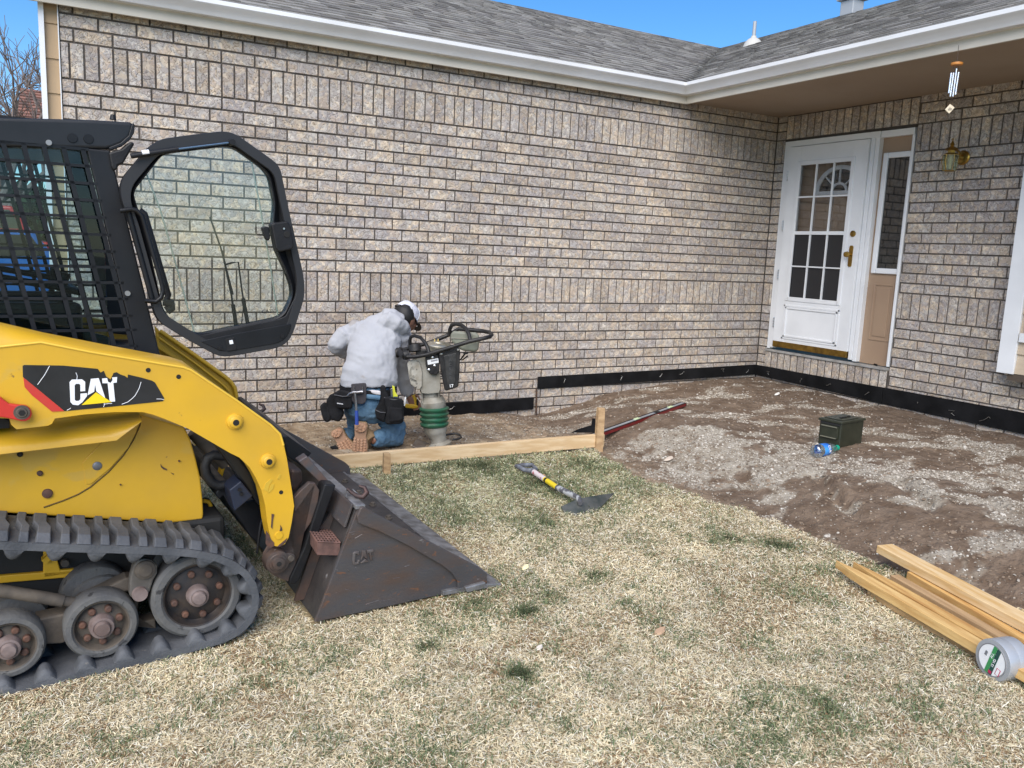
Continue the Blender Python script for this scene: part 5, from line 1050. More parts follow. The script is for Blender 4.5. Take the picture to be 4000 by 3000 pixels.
# quick coupler: near side plates, black strut and pins, cross bars
MBr = mat('coupler_brown', (.072, .060, .056), .55, .35, col2=(.12, .075, .058), vs=14, spots=(.25, .22, .20), ss_=30, st=.7, bump=.15)
plate([q2(zD, *p, .14) for p in ((425, 690), (470, 640), (530, 585), (570, 590), (600, 640), (590, 720), (545, 860), (480, 960), (455, 1030), (400, 1062), (330, 1052), (262, 1040), (235, 1090), (236, 1170), (300, 1220), (400, 1262), (440, 1180), (430, 1100), (395, 960), (430, 800))], .14, .165, 'coupler_plate', MBr, bk, .004, label='rust brown coupler plate at the foot of the lift arm')
plate([q2(zD, *p, .13) for p in ((632, 598), (652, 596), (712, 604), (655, 760), (590, 960), (548, 1050), (470, 1260), (436, 1290), (398, 1286), (402, 1248), (500, 1030), (560, 830))], .13, .20, 'coupler_strut', M_black, bk, .006)
plate([q2(zD, *p, .155) for p in ((470, 458), (530, 420), (690, 605), (625, 610))], .19, .24, 'coupler_bar', mat('bluish_steel', (.09, .105, .125), .5, .5, col2=(.17, .11, .09), vs=16), bk, .004)
plate([q2(zD, *p, .4) for p in ((352, 290), (382, 285), (545, 400), (470, 485), (385, 425))], .4, 1.2, 'serrated_step', M_blk, bk, .003)
plate([q2(zD, *p, .32) for p in ((395, 500), (470, 500), (480, 590), (420, 660), (398, 620))], .30, 1.3, 'coupler_tube', MBr, bk, .012)
c = q2(zD, 318, 1130, .11); 
MB().lathe([(.012, -.012), (.024, -.010), (.026, 0), (.034, .001), (.036, .004), (.046, .006), (.048, .02), (.048, .06)], (c[0], .10, c[1]), (0, 1, 0), 32).build('pivot_pin', MBr, bk, smooth=35); disc(c, .011, .0865, .09, 'pin_socket', M_dark, bk, n=8)
plate(pipe2([q2(zD, *p, .1) for p in ((270, 1080), (420, 1075), (445, 1090), (445, 1120), (415, 1140), (370, 1150), (330, 1190), (270, 1180))], .02), .108, .122, 'pin_keeper', MBr, bk, .003)
disc(q2(zD, 412, 1106, .1), .012, .098, .108, 'bolt_head', M_dirt, bk, n=16)
MB().loft([[(H[0] - .03, s, H[1] + .02), (T[0] - .10, s, T[1] - .14), (T[0] - .02, s, T[1] - .05), (H[0] + .01, s, H[1] + .02)] for s in (.17, .185)]).build('rear_gusset', MBr, bk); MB().loft([[(H[0] - .03, s, H[1] + .02), (T[0] - .10, s, T[1] - .14), (T[0] - .02, s, T[1] - .05), (H[0] + .01, s, H[1] + .02)] for s in (1.5, 1.515)]).build('rear_gusset', MBr, bk)
# ---- cab
sC = .40; CW = .88
roof_pts = [(-700, 95), (0, 96), (600, 112), (860, 128), (868, 150), (862, 190), (838, 235), (790, 270), (735, 292), (690, 303), (0, 288), (-700, 270)]
rs = [q2(zA, *p, sC) for p in roof_pts]
m = MB(); ctr = np.mean(rs, 0); R = [[(p[0], s, p[1] + dz) for p in rs] for s, dz in ((sC, 0), (sC + CW, 0))]; m.loft(R); cabr = m.build('cab_roof', mat('roof_slate', (.010, .012, .015), .42, col2=(.016, .018, .022), vs=6, spec=.35), ldr, bevel=.022, seg=4)
plate([q2(zA, *p, sC) for p in ((862, 132), (873, 150), (868, 200), (840, 245), (790, 285), (712, 312), (704, 292), (780, 262), (832, 215), (850, 150))], sC - .008, sC + .03, 'visor_lip', M_blk, cabr, .003)
for u, v in ((469, 231), (573, 237)): disc(q2(zA, u, v, sC), .0165, sC - .004, sC, 'plug', M_blk, cabr, n=24)
for u, v in ((316, 262), (826, 1237)): disc(q2(zA, u, v, sC), .010, sC - .010, sC, 'rivet', mat('rivet_grey', (.3, .3, .3), .4, .6), cabr, n=16)
a = q3(zA, 732, 112, sC + .05); MB().tube([a, a + [0, 0, .018]], [.012, .008], 10).build('antenna_base', M_black, cabr)
plate([q2(zA, *p, .38) for p in ((705, 325), (790, 300), (845, 252), (875, 265), (800, 395), (765, 410), (760, 438), (735, 440), (722, 415))], .38, .5, 'work_lamp', M_black, cabr, .008)
# mesh side: one perforated plate, built of bars between the holes
Wz0, Wz1 = q2(zA, 200, 300, sC)[1], q2(zA, 450, 1500, sC)[1]; rowsZ = [q2(zA, 430, v, sC)[1] for v in (292, 402, 515, 625, 735, 848, 958, 1062, 1165, 1272, 1385, 1480, 1590)]
pfr = lambda z: np.interp(z, [q2(zA, 1000, 1500, sC)[1], q2(zA, 600, 330, sC)[1]], [q2(zA, 885, 1500, sC)[0], q2(zA, 570, 330, sC)[0]])     # rear edge of the front post
lean = (q2(zA, 1040, 1650, sC)[0] - q2(zA, 720, 320, sC)[0]) / (q2(zA, 1040, 1650, sC)[1] - q2(zA, 720, 320, sC)[1])
def mesh_side(s, rear=-1.25):
    mb = MB(); a0_ = q2(zA, 20, 292, sC)[0]; st_ = (q2(zA, 412, 300, sC)[0] - a0_) / 3; zt = rowsZ[0]
    for z in rowsZ: mb.box(((rear + pfr(z)) / 2 + .002, s, z), (pfr(z) - rear + .004, .008, .010))
    for k in range(-9, 8):
        x0 = a0_ + st_ * k; 
        if x0 < rear + .1: continue
        z1 = rowsZ[-1]; xe = x0 + lean * (z1 - zt)
        def xx(z): return x0 + lean * (z - zt)
        # stop where the bar meets the post
        zz = [z for z in np.linspace(zt, z1, 40) if xx(z) < pfr(z) + .01]
        if len(zz) < 2: continue
        mb.bar((xx(zz[0]), s, zz[0]), (xx(zz[-1]), s, zz[-1]), .008, .0155, (0, 1, 0)) if False else mb.loft([[(xx(z) - .0078, s - .004, z), (xx(z) + .0078, s - .004, z), (xx(z) + .0078, s + .004, z), (xx(z) - .0078, s + .004, z)] for z in (zz[0], zz[-1])])
    return mb
ms = mesh_side(sC + .004).build('window_guard', M_blk, ldr, bevel=0)
mesh_side(sC + CW - .004).build('window_guard', M_blk, ldr)
for s0 in (sC, sC + CW - .03):
    plate([q2(zA, *p, sC) for p in ((560, 296), (715, 312), (1045, 1665), (890, 1655))], s0, s0 + .03, 'cab_post', M_blk, ldr, .006)
    plate([(-1.28, 1.9 - .08), (-1.18, 1.82), (-1.15, .8), (-1.28, .8)], s0, s0 + .03, 'rear_post', M_blk, ldr, .006)
plate([(-1.22, .80), (-.10, .80), (-.095, .93), (-1.22, .99)], sC + .035, sC + CW - .035, 'cab_floor', M_blk, ldr, .01)
MB().box((-1.2, sC + CW / 2, 1.2), (.04, CW - .06, .5)).build('cab_back', M_blk, ldr)
MB().box((-.72, sC + .035, 1.36), (.86, .004, .72)).build('side_window', glass('tinted_glass', (.62, .74, .76), .02), ldr)
MB().loft([[(-1.05, s, .98), (-.62, s, .98), (-.60, s, 1.06), (-.98, s, 1.10), (-1.06, s, 1.62), (-1.16, s, 1.62), (-1.14, s, 1.0)] for s in (.60, 1.07)]).build('seat', mat('seat_grey', (.035, .033, .032), .8), ldr, bevel=.03, seg=3)
for s in (.50, 1.14): MB().box((-.62, s, 1.08), (.5, .09, .16)).build('armrest_console', M_black, ldr, bevel=.02); MB().tube([(-.45, s, 1.1), (-.43, s, 1.2), (-.42, s, 1.27)], [.012, .011, .02], 10).build('joystick', M_black, ldr, smooth=60)
MB().tube([(-.9, .46, 1.3), (-.45, .46, 1.22), (-.38, .48, 1.2), (-.38, 1.2, 1.2), (-.45, 1.22, 1.22), (-.9, 1.22, 1.3)], .013, 10).build('lap_bar', M_blk, ldr, smooth=60)
plate([q2(zA, *p, .47) for p in ((298, 1335), (432, 1330), (370, 1475), (345, 1480))], .468, .47, 'operating_decal', mat('decal_teal', (.16, .42, .42), .5, col2=(.1, .25, .28), vs=80, vlo=.5, vhi=.55), ldr, 0)
MB().tube([q3(zA, *p, .50) for p in ((120, 1440), (300, 1480), (500, 1500), (700, 1570))], .028, 12).build('cab_hose', M_dirt, ldr, smooth=60)
MB().box((-.72, sC + CW / 2, 1.80), (.8, CW - .06, .012)).build('headliner', M_black, ldr)
# ---- open cab door
sDr = .345
outer = [(782, 620), (778, 545), (800, 480), (965, 285), (1040, 238), (1200, 215), (1430, 188), (1485, 192), (1540, 215), (1780, 385), (1815, 430), (1870, 700), (1960, 1100), (1972, 1190), (1968, 1270), (1895, 1500), (1860, 1555), (1800, 1590), (1520, 1640), (1440, 1648), (1380, 1628), (1200, 1530), (1040, 1430), (1005, 1380), (990, 1320), (840, 780)]
innr = [(868, 600), (880, 560), (1045, 350), (1090, 330), (1475, 282), (1540, 305), (1700, 420), (1748, 480), (1762, 560), (1782, 650), (1768, 780), (1790, 960), (1850, 1080), (1892, 1190), (1895, 1260), (1845, 1365), (1800, 1395), (1560, 1445), (1300, 1500), (1240, 1485), (1095, 1395), (1055, 1330), (960, 900)]
door = ring_plate(pipe2([q2(zA, *p, sDr) for p in outer], .02, 3), pipe2([q2(zA, *p, sDr) for p in innr], .02, 3), sDr, sDr + .045, 'cab_door', M_blk, dome=-.028)
door['label'] = 'open glazed cab door with thick black frame'
gl_ = plate([q2(zA, *p, sDr + .02) for p in innr], sDr + .018, sDr + .022, 'door_glass', glass('green_glass', (.89, .935, .91), .03), door, 0)
ring_plate(pipe2([q2(zA, *p, sDr) for p in outer], .02, 3), [tuple(np.array(a) * .90 + np.mean([q2(zA, *p, sDr) for p in outer], 0) * .10) for a in pipe2([q2(zA, *p, sDr) for p in outer], .02, 3)], sDr - .010, sDr + .004, 'door_seal', mat('seal_black', (.018, .018, .02), .5), door)
plate(pipe2([q2(zA, *p, sDr) for p in ((1045, 1385), (1095, 1400), (1270, 1500), (1320, 1505), (1800, 1405), (1848, 1385), (1905, 1270), (1952, 1238), (1955, 1285), (1888, 1490), (1850, 1545), (1800, 1575), (1500, 1625), (1440, 1625), (1390, 1600), (1220, 1505), (1060, 1430))], .01), sDr - .008, sDr + .02, 'lower_panel', M_black, door, .004)
plate(pipe2([q2(zA, *p, sDr) for p in ((1290, 1545), (1500, 1500), (1885, 1430), (1870, 1490), (1840, 1535), (1790, 1560), (1480, 1612), (1420, 1608))], .012), sDr - .013, sDr, 'panel_recess', M_blk, door, .003)
plate([q2(zA, *p, sDr) for p in ((1455, 1530), (1512, 1518), (1530, 1600), (1470, 1612))], sDr - .016, sDr, 'switch_plate', M_black, door, .002)
plate([q2(zA, *p, sDr) for p in ((1478, 1540), (1500, 1536), (1506, 1560), (1483, 1564))], sDr - .018, sDr, 'switch_icon', M_dw, door, 0)
for u, v in ((1823, 1512), (1420, 1588)): disc(q2(zA, u, v, sDr), .009, sDr - .017, sDr - .01, 'panel_screw', M_black, door, n=14)
plate(pipe2([q2(zA, *p, sDr) for p in ((1735, 790), (1752, 780), (1845, 770), (1862, 800), (1884, 930), (1872, 950), (1785, 968), (1765, 945))], .01), sDr - .05, sDr, 'door_latch', M_black, door, .006)
disc(q2(zA, 1835, 855, sDr), .013, sDr - .053, sDr - .048, 'latch_hole', M_dark, door, n=10); disc(q2(zA, 1815, 818, sDr), .004, sDr - .055, sDr - .048, 'latch_screw', M_chrome, door, n=8)
plate(pipe2([q2(zA, *p, sDr) for p in ((1678, 812), (1695, 803), (1728, 806), (1735, 880), (1722, 898), (1705, 885))], .012), sDr - .04, sDr - .015, 'latch_lever', M_black, door, .006)
for a, b, r in (((848, 348), (1155, 303), .0095), ((1150, 303), (1480, 262), .004)): MB().tube([q3(zA, *a, sDr - .03), q3(zA, *b, sDr - .03)], r, 12).build('gas_strut', M_blk if r > .005 else mat('strut_rod', (.10, .16, .24), .3, .6), door, smooth=60)
disc(q2(zA, 1490, 262, sDr), .012, sDr - .045, sDr, 'strut_mount', M_black, door, n=14); MB().tube([q3(zA, 920, 329, sDr - .031), q3(zA, 965, 323, sDr - .031)], .0098, 12).build('strut_label', M_dw, door, smooth=60)
MB().tube([q3(zA, *p, sDr - .03) for p in ((778, 703), (850, 692), (885, 700), (920, 735), (1045, 1160), (1058, 1215), (1045, 1265), (1010, 1292), (938, 1285))], .0085, 12).build('grab_handle', M_blk, door, smooth=60)
MB().tube([q3(zA, *p, sDr - .01) for p in ((830, 705), (985, 1270))], .010, 12).build('hinge_tube', M_blk, door, smooth=60)
MB().tube([q3(zA, *p, sDr + .01) for p in ((905, 700), (935, 720), (1090, 1250), (1080, 1275))], .012, 12).build('hinge_tube', M_black, door, smooth=60)
for pts, r in ((((1360, 742), (1430, 940), (1510, 1245)), .0035), (((1440, 960), (1500, 1250), (1525, 1440)), .004), (((1465, 1050), (1500, 1040), (1545, 1035), (1565, 1200), (1600, 1425)), .0035), (((1510, 1310), (1530, 1446)), .008), (((1575, 1270), (1605, 1430)), .008), (((1580, 1290), (1565, 1440)), .002)):
    MB().tube([q3(zA, *p, sDr + .05) for p in pts], r, 8).build('wiper_arm', M_black, door, smooth=60)
for pts in (((950, 465), (1040, 700), (1140, 1050), (1205, 1290), (1258, 1488)), ((1630, 385), (1680, 650), (1750, 1050), (1802, 1390))): MB().tube([q3(zA, *p, sDr + .026) for p in pts], .0032, 6).build('glass_line', mat('pale_line', (.42, .43, .40), .5), door, smooth=60)  # two thin pale lines running down the door glass
pt = q3(zA, 1731, 1356, sDr + .015); text('CAT', pt, (1, 0, .05), (0, 0, 1), .022, M_black, door, 'small_lettering')
MB().tube([q3(zA, *p, sDr - .0) for p in ((955, 1330), (1000, 1325), (1030, 1345), (1045, 1390))], .006, 8).build('cable', M_black, door, smooth=60)
MB().tube([q3(zA, *p, .52) for p in ((1060, 1290), (1110, 1300), (1110, 1330), (1080, 1350))], .018, 8).build('hose_end', M_dirt, ldr, smooth=60)
# ================================================================ TAMPING RAMMER
zE = lambda u, v: (1200 + u / 2.37, 1150 + v / 2.37)
RG = onz(*zE(1205, 1425), -.012)
def VR(u, v, d=0): return onplane(*zE(u, v), RG + FW * d, FW)
ram = empty('tamping_rammer', tuple(RG), label='grey and black upright tamping rammer with green bellows standing behind the form board', cat='rammer')
R0 = lambda u, v, d=0: VR(u, v, d) - RG
M_rg = mat('rammer_grey', (.34, .33, .29), .6, .1, col2=(.22, .20, .16), vs=9, spots=(.12, .10, .08), ss_=30, st=.68, bump=.15, bs=60); M_rb = mat('rammer_black', (.010, .010, .011), .45, col2=(.028, .026, .025), vs=14, rvar=.1, spec=.35)
M_gr = mat('bellows_green', (.012, .105, .055), .42, col2=(.03, .09, .05), vs=14); M_khk = mat('tank_khaki', (.21, .22, .17), .5, col2=(.15, .15, .12), vs=8)
mb = MB(); rk = .24
MB().loft([[p + FW * (dd - .13) for p in (R0(985, 1372, 0), R0(1000, 1365, 0), R0(1150, 1425, 0), R0(1360, 1425, 0), R0(1360, 1440, 0), R0(1140, 1450, 0))] for dd in (0, rk)]).build('shoe', mat('shoe_metal', (.19, .165, .14), .7, .3, col2=(.12, .09, .07), vs=14), ram, bevel=.004)
def axis_lathe(pts, name, m, n=28, sm=40, parent=ram, d=0):
    """pts: (u, v, radius in zoom px) down the leaning axis"""
    R = []; c = [R0(u, v, d) for u, v, r in pts]; ax = c[0] - c[-1]; ax /= np.linalg.norm(ax); x = np.cross(ax, FW); x /= np.linalg.norm(x); y = np.cross(ax, x)
    for (u, v, r), p in zip(pts, c): rr_ = r / 1320; R.append([p + rr_ * (x * math.cos(2 * math.pi * j / n) + y * math.sin(2 * math.pi * j / n)) for j in range(n)])
    return MB().loft(R).build(name, m, parent, smooth=sm)
axis_lathe([(1180, 1200, 112), (1190, 1262, 110), (1197, 1285, 96), (1212, 1320, 78), (1220, 1362, 76), (1226, 1372, 92), (1229, 1382, 112), (1231, 1400, 112), (1231, 1415, 108)], 'lower_cylinder', M_rg)
pr = [(1178, 1222, 106)]
for k in range(4): y = 1205 - k * 46; x = 1178 - (1205 - y) * .02; pr += [(x, y + 14, 118), (x, y, 134 + k * 1.5), (x, y - 16, 136 + k * 1.5), (x, y - 28, 119)]
pr += [(1173, 1040, 120)]; axis_lathe(pr, 'bellows', M_gr, 36, 60)
axis_lathe([(1160, 945, 96), (1163, 985, 112), (1165, 992, 119), (1171, 1045, 118), (1172, 1052, 112)], 'bellows_clamp', M_rg)
axis_lathe([(1138, 850, 100), (1140, 890, 98), (1146, 900, 82), (1156, 965, 84), (1160, 990, 84)], 'upper_cylinder', M_rg)
for u in (1060, 1180, 1215): MB().tube([R0(u, 905, -.05), R0(u + 6, 985, -.05)], .006, 8).build('stud', M_rg, ram)
mb = MB(); fa = [(925, 640), (945, 612), (1000, 600), (1045, 640), (1066, 720), (1062, 850), (1040, 884), (1010, 880), (958, 830), (938, 740)]
bdy = [(945, 612), (1000, 590), (1090, 566), (1160, 570), (1215, 640), (1235, 780), (1232, 880), (1218, 912), (1120, 922), (1062, 915), (1045, 880), (1062, 850), (1066, 720), (1045, 640), (1000, 600)]
MB().loft([[R0(*p, -.085) for p in bdy], [R0(*p, -.095) * .5 + R0(*p, .09) * .5 for p in bdy], [R0(*p, .10) for p in bdy]]).build('gearbox', M_rg, ram, bevel=.012, seg=3)
gp = MB().loft([[R0(*p, -.10) for p in fa], [R0(*p, .08) for p in fa]]).build('gearbox_cover', mat('rammer_cover', (.42, .40, .35), .6, .1, col2=(.27, .24, .19), vs=16, spots=(.06, .05, .04), ss_=45, st=.63), ram, bevel=.006)
for rr_ in (1.0, .66): MB().tube([R0(975 + 26 * rr_ * math.cos(t), 715 + 46 * rr_ * math.sin(t) + (10 if math.sin(t) > 0 else 0), -.103) for t in np.linspace(.9, 5.4 + .0, 14)], .0022, 5).build('embossed_ring', M_rg, gp)
MB().loft([[R0(*p, dd) for p in ((957, 768), (1008, 790), (1010, 812), (960, 792))] for dd in (-.104, -.098)]).build('embossed_plate', M_rg, gp, bevel=.001)
X_ = (R0(1008, 790) - R0(957, 768)); text('WACKER', R0(983, 790, -.107) , X_, (0, 0, 1), .012, M_rb, gp)
con = [(1092, 575), (1150, 555), (1212, 560), (1226, 640), (1225, 710), (1195, 746), (1140, 740), (1108, 700), (1096, 640)]
cn = MB().loft([[R0(*p, dd) for p in con] for dd in (-.12, -.05)]).build('control_box', M_rb, ram, bevel=.006)
MB().loft([[R0(*p, dd) for p in ((1112, 610), (1212, 590), (1218, 632), (1118, 652))] for dd in (-.123, -.119)]).build('white_label', M_white, cn)
text('KAESLER', R0(1172, 612, -.125), R0(1212, 592) - R0(1112, 612), (0, 0, 1), .014, M_rb, cn) if False else MB().loft([[R0(*p, dd) for p in ((1145, 612), (1205, 600), (1207, 612), (1147, 624))] for dd in (-.125, -.122)]).build('label_print', mat('print_grey', (.25, .25, .27), .6), cn)
for u, v in ((1158, 585), (1178, 662), (1125, 700)): MB().lathe([(.006, 0), (.010, .003), (.010, .01)], R0(u, v, -.128), FW, 10).build('bolt', M_chrome, cn, smooth=40)
tk = [(1215, 552), (1240, 540), (1398, 498), (1415, 512), (1412, 700), (1400, 850), (1385, 862), (1290, 892), (1272, 885), (1250, 780), (1232, 660)]
g = MB().loft([[R0(*p, dd) for p in tk] for dd in (-.13, -.03)]).build('fuel_guard', M_rb, ram, bevel=.010, seg=3)
MB().loft([[R0(*p, dd) for p in ((1262, 570), (1380, 540), (1378, 700), (1370, 820), (1300, 842), (1285, 740))] for dd in (-.135, -.129)]).build('guard_panel', mat('guard_scuffed', (.014, .014, .015), .4, col2=(.04, .039, .037), vs=25), g, bevel=.004)
for i, ch in enumerate('WACKER'): text(ch, R0(1322 + i * 1, 566 + i * 42, -.137), (RT[0], RT[1], .12), (0, 0, 1), .030, mat('emboss_black', (.055, .055, .058), .35), g, 'embossed_letter', .001, .0006)
text('17', R0(1334, 848, -.139), (RT[0], RT[1], .14), (0, 0, 1), .030, M_white, g, 'number', .001, .0008)
MB().lathe([(.006, 0), (.010, .003), (.010, .01)], R0(1395, 512, -.14), FW, 10).build('bolt', M_chrome, g); MB().lathe([(.006, 0), (.010, .003), (.010, .01)], R0(1240, 550, -.14), FW, 10).build('bolt', M_chrome, g)
MB().loft([[R0(*p, dd) for p in ((1000, 500), (1240, 520), (1400, 470), (1420, 560), (1300, 640), (1100, 620), (1010, 590))] for dd in (-.06, .10)]).build('engine', M_rb, ram, bevel=.01)
for k in range(5): MB().loft([[R0(1232 + a * 1, 690 + k * 22 + b, dd) for a, b in ((0, 0), (60, -6), (60, 4), (0, 10))] for dd in (-.05, .06)]).build('cooling_fin', M_rb, ram)
MB().tube([R0(*p) for p in ((925, 578, -.12), (1000, 578, -.13), (1100, 560, -.14), (1300, 500, -.15), (1500, 436, -.16), (1640, 405, -.15), (1690, 392, -.12), (1708, 372, -.05), (1690, 352, .03), (1620, 338, .09), (1520, 330, .12), (1400, 320, .13), (1320, 370, .13), (1150, 440, .10), (980, 490, .06), (880, 515, .02))], .0145, 14).build('handle_tube', M_rb, ram, smooth=60)
MB().tube([R0(*p) for p in ((905, 575, -.10), (870, 552, -.05), (845, 530, 0), (865, 515, .03))], .024, 14).build('rubber_mount', M_rb, ram, smooth=60)
for u, v, d in ((830, 540, 0), (912, 560, -.09)): MB().lathe([(.022, -.02), (.034, -.016), (.036, 0), (.034, .016), (.022, .02)], R0(u, v, d), RT * .8 + FW * .3 + np.array([0, 0, .25]), 20).build('end_ring', M_rb, ram, smooth=50)
MB().tube([R0(*p) for p in ((955, 500, .05), (950, 430, .04), (960, 392, .03), (995, 382, .0), (1050, 400, -.05), (1095, 450, -.09), (1118, 500, -.12), (1130, 550, -.13))], .0125, 12).build('lifting_hoop', M_rb, ram, smooth=60)
MB().tube([R0(*p) for p in ((1312, 385, .11), (1322, 320, .10), (1338, 285, .08), (1375, 272, .04), (1435, 288, -.02), (1472, 320, -.07), (1498, 370, -.12), (1512, 430, -.15))], .0135, 12).build('lifting_hoop', M_rb, ram, smooth=60)
MB().tube([R0(*p) for p in ((1405, 318, .14), (1450, 322, .14), (1545, 325, .13))], .012, 10).build('cross_tube', M_rb, ram, smooth=60)
cf = R0(1218, 470, -.02); MB().lathe([(.02, .028), (.045, .026), (.05, .02), (.07, .018), (.09, .008), (.097, .0), (.096, -.012), (.088, -.014), (.086, -.04)][::-1], cf, (.04, -.06, 1), 36).build('air_filter', mat('filter_chrome', (.55, .52, .45), .35, .8, col2=(.42, .38, .28), vs=14), ram, smooth=40)
for u, v in ((1180, 412), (1212, 410)): MB().tube([R0(u, v + 22, -.02), R0(u, v, -.02)], [.007, .003], 8).build('wing_nut', mat('nut_brass', (.45, .33, .12), .4, .8), ram)
MB().loft([[R0(*p, dd) for p in ((1335, 352), (1360, 338), (1560, 352), (1590, 372), (1596, 400), (1585, 520), (1545, 532), (1430, 520), (1340, 440), (1322, 395))] for dd in (-.07, .09)]).build('fuel_tank', M_khk, ram, bevel=.016, seg=3)
MB().tube([R0(1330, 405, -.074), R0(1590, 415, -.074)], .003, 6).build('tank_seam', M_rg, ram)
MB().loft([[R0(*p, dd) for p in ((1440, 535), (1490, 535), (1488, 552), (1448, 558))] for dd in (-.03, .03)]).build('tank_bracket', M_rb, ram)
MB().tube([R0(*p) for p in ((1462, 550, 0), (1440, 580, 0), (1412, 610, 0), (1440, 605, 0), (1478, 575, 0), (1490, 570, 0))], .005, 8).build('fuel_hose', M_black, ram, smooth=60); MB().tube([R0(1380, 640, 0), R0(1420, 600, 0), R0(1450, 560, 0)], .004, 8).build('cable', M_black, ram)
MB().tube([R0(*p) for p in ((1290, 1300, 0), (1330, 1292, .02), (1380, 1288, .03), (1418, 1305, .02), (1425, 1325, -.02), (1395, 1340, -.05), (1340, 1345, -.06))], .008, 10).build('foot_loop', M_rb, ram, smooth=60)
MB().tube([R0(*p) for p in ((1010, 430, .0), (1002, 450, 0), (1040, 490, 0), (1080, 520, 0))], .003, 6).build('cable', M_black, ram); MB().lathe([(.02, 0), (.045, .004), (.045, .05), (.02, .055)], R0(1000, 535, -.05), (0, .3, 1), 20).build('starter', M_rb, ram, smooth=40)
MB().tube([R0(*p) for p in ((1030, 915, -.04), (1055, 925, -.05), (1066, 980, -.05), (1066, 1010, -.06))], .0035, 8).build('vent_hose', M_rg, ram, smooth=60)

# ================================================================ KNEELING WORKER
PG = onz(*zE(700, 1440), -.012)
def VP(u, v, d=0): return onplane(*zE(u, v), PG + FW * d, FW)
P0_ = lambda u, v, d=0: VP(u, v, d) - PG
R3 = np.stack([RT, FW, [0, 0, 1]], 1)          # local right / away / up
def ring_el(c, rx, ry, ax=(0, 0, 1), n=20, side=None):
    ax = np.array(ax, float); ax /= np.linalg.norm(ax); s = RT if side is None else np.array(side, float); s = s - ax * (s @ ax); s /= np.linalg.norm(s); t = np.cross(ax, s)
    return [c + s * rx * math.cos(2 * math.pi * j / n) + t * ry * math.sin(2 * math.pi * j / n) for j in range(n)]
def body_loft(mb, spec, n=20):
    """spec: centre, half width, half depth"""
    C = [np.array(s[0], float) for s in spec]; R = []
    for i, s in enumerate(spec):
        ax = C[min(i + 1, len(C) - 1)] - C[max(i - 1, 0)]; R.append(ring_el(C[i], s[1], s[2], ax, n, s[3] if len(s) > 3 else None))
    mb.loft(R); return mb
def remesh(o, vox, smooth=3, noise=None):
    """fuse the lofts of one garment into one skin, then add cloth folds"""
    m = o.modifiers.new('r', 'REMESH'); m.mode = 'VOXEL'; m.voxel_size = vox; m.use_smooth_shade = True
    s = o.modifiers.new('s', 'SMOOTH'); s.factor = .6; s.iterations = smooth
    dg = bpy.context.evaluated_depsgraph_get(); me = bpy.data.meshes.new_from_object(o.evaluated_get(dg)); old = o.data; o.modifiers.clear(); o.data = me; me.name = old.name
    if noise:
        n = len(me.vertices); co = np.zeros(n * 3, np.float32); me.vertices.foreach_get('co', co); co = co.reshape(-1, 3); no = np.zeros(n * 3, np.float32); me.vertices.foreach_get('normal', no); no = no.reshape(-1, 3)
        co = co + no * noise(co)[:, None]; me.vertices.foreach_set('co', co.astype(np.float32).ravel()); me.update()
    me.polygons.foreach_set('use_smooth', [True] * len(me.polygons)); return o
def folds(amp, s, tilt, wrap=1.4):
    def f(co):
        r = co @ RT; z = co[:, 2]; d = co @ FW; w = fbm(r * 1 + d, z, s * .5, 3) * 5 * wrap
        return amp * (np.sin((z * tilt[0] + r * tilt[1] + d * tilt[2]) * s + w) * .6 + (fbm(r + d * .7, z * 1.3, s * .8, 3) - .5) * 2.2) * .7
    return f
M_skin = mat('skin', (.26, .13, .085), .55, col2=(.21, .10, .065), vs=20); M_hood = mat('grey_hoodie', (.40, .405, .43), .9, col2=(.36, .365, .39), vs=4, bump=.15, bs=260, spots2=(.30, .28, .27), s2s=3.5, s2t=.63)
M_den = mat('blue_denim', (.055, .125, .21), .85, col2=(.11, .20, .29), vs=7, bump=.25, bs=300, spots=(.20, .30, .38), ss_=10, st=.66); M_hair = mat('black_hair', (.008, .007, .007), .6)
M_pouch = mat('black_nylon', (.006, .006, .007), .8, col2=(.015, .015, .017), spec=.25, vs=14, bump=.25, bs=120); M_sole = mat('tan_sole', (.50, .30, .19), .8, col2=(.40, .22, .13), vs=20, bump=.2, bs=80); M_leather = mat('boot_leather', (.26, .17, .09), .8, col2=(.19, .12, .06), vs=14, bump=.2, bs=60)
# joints
hipL, hipR = P0_(455, 990, .06), P0_(700, 990, .05); waist = P0_(560, 880, .05)
kneeL, kneeR = P0_(470, 1290, .26), P0_(840, 1345, .13); ankL, ankR = P0_(335, 1330, .02), P0_(600, 1350, -.03)
kneeL[2] = .065; kneeR[2] = .075
shL, shR = P0_(455, 330, .26), P0_(865, 400, .30); elL, elR = P0_(262, 470, .22), P0_(885, 740, .40); haL = P0_(440, 575, .50); wrR = P0_(935, 935, .40); haR = P0_(985, 985, .40)
neck = P0_(815, 250, .36); head = P0_(905, 215, .44)
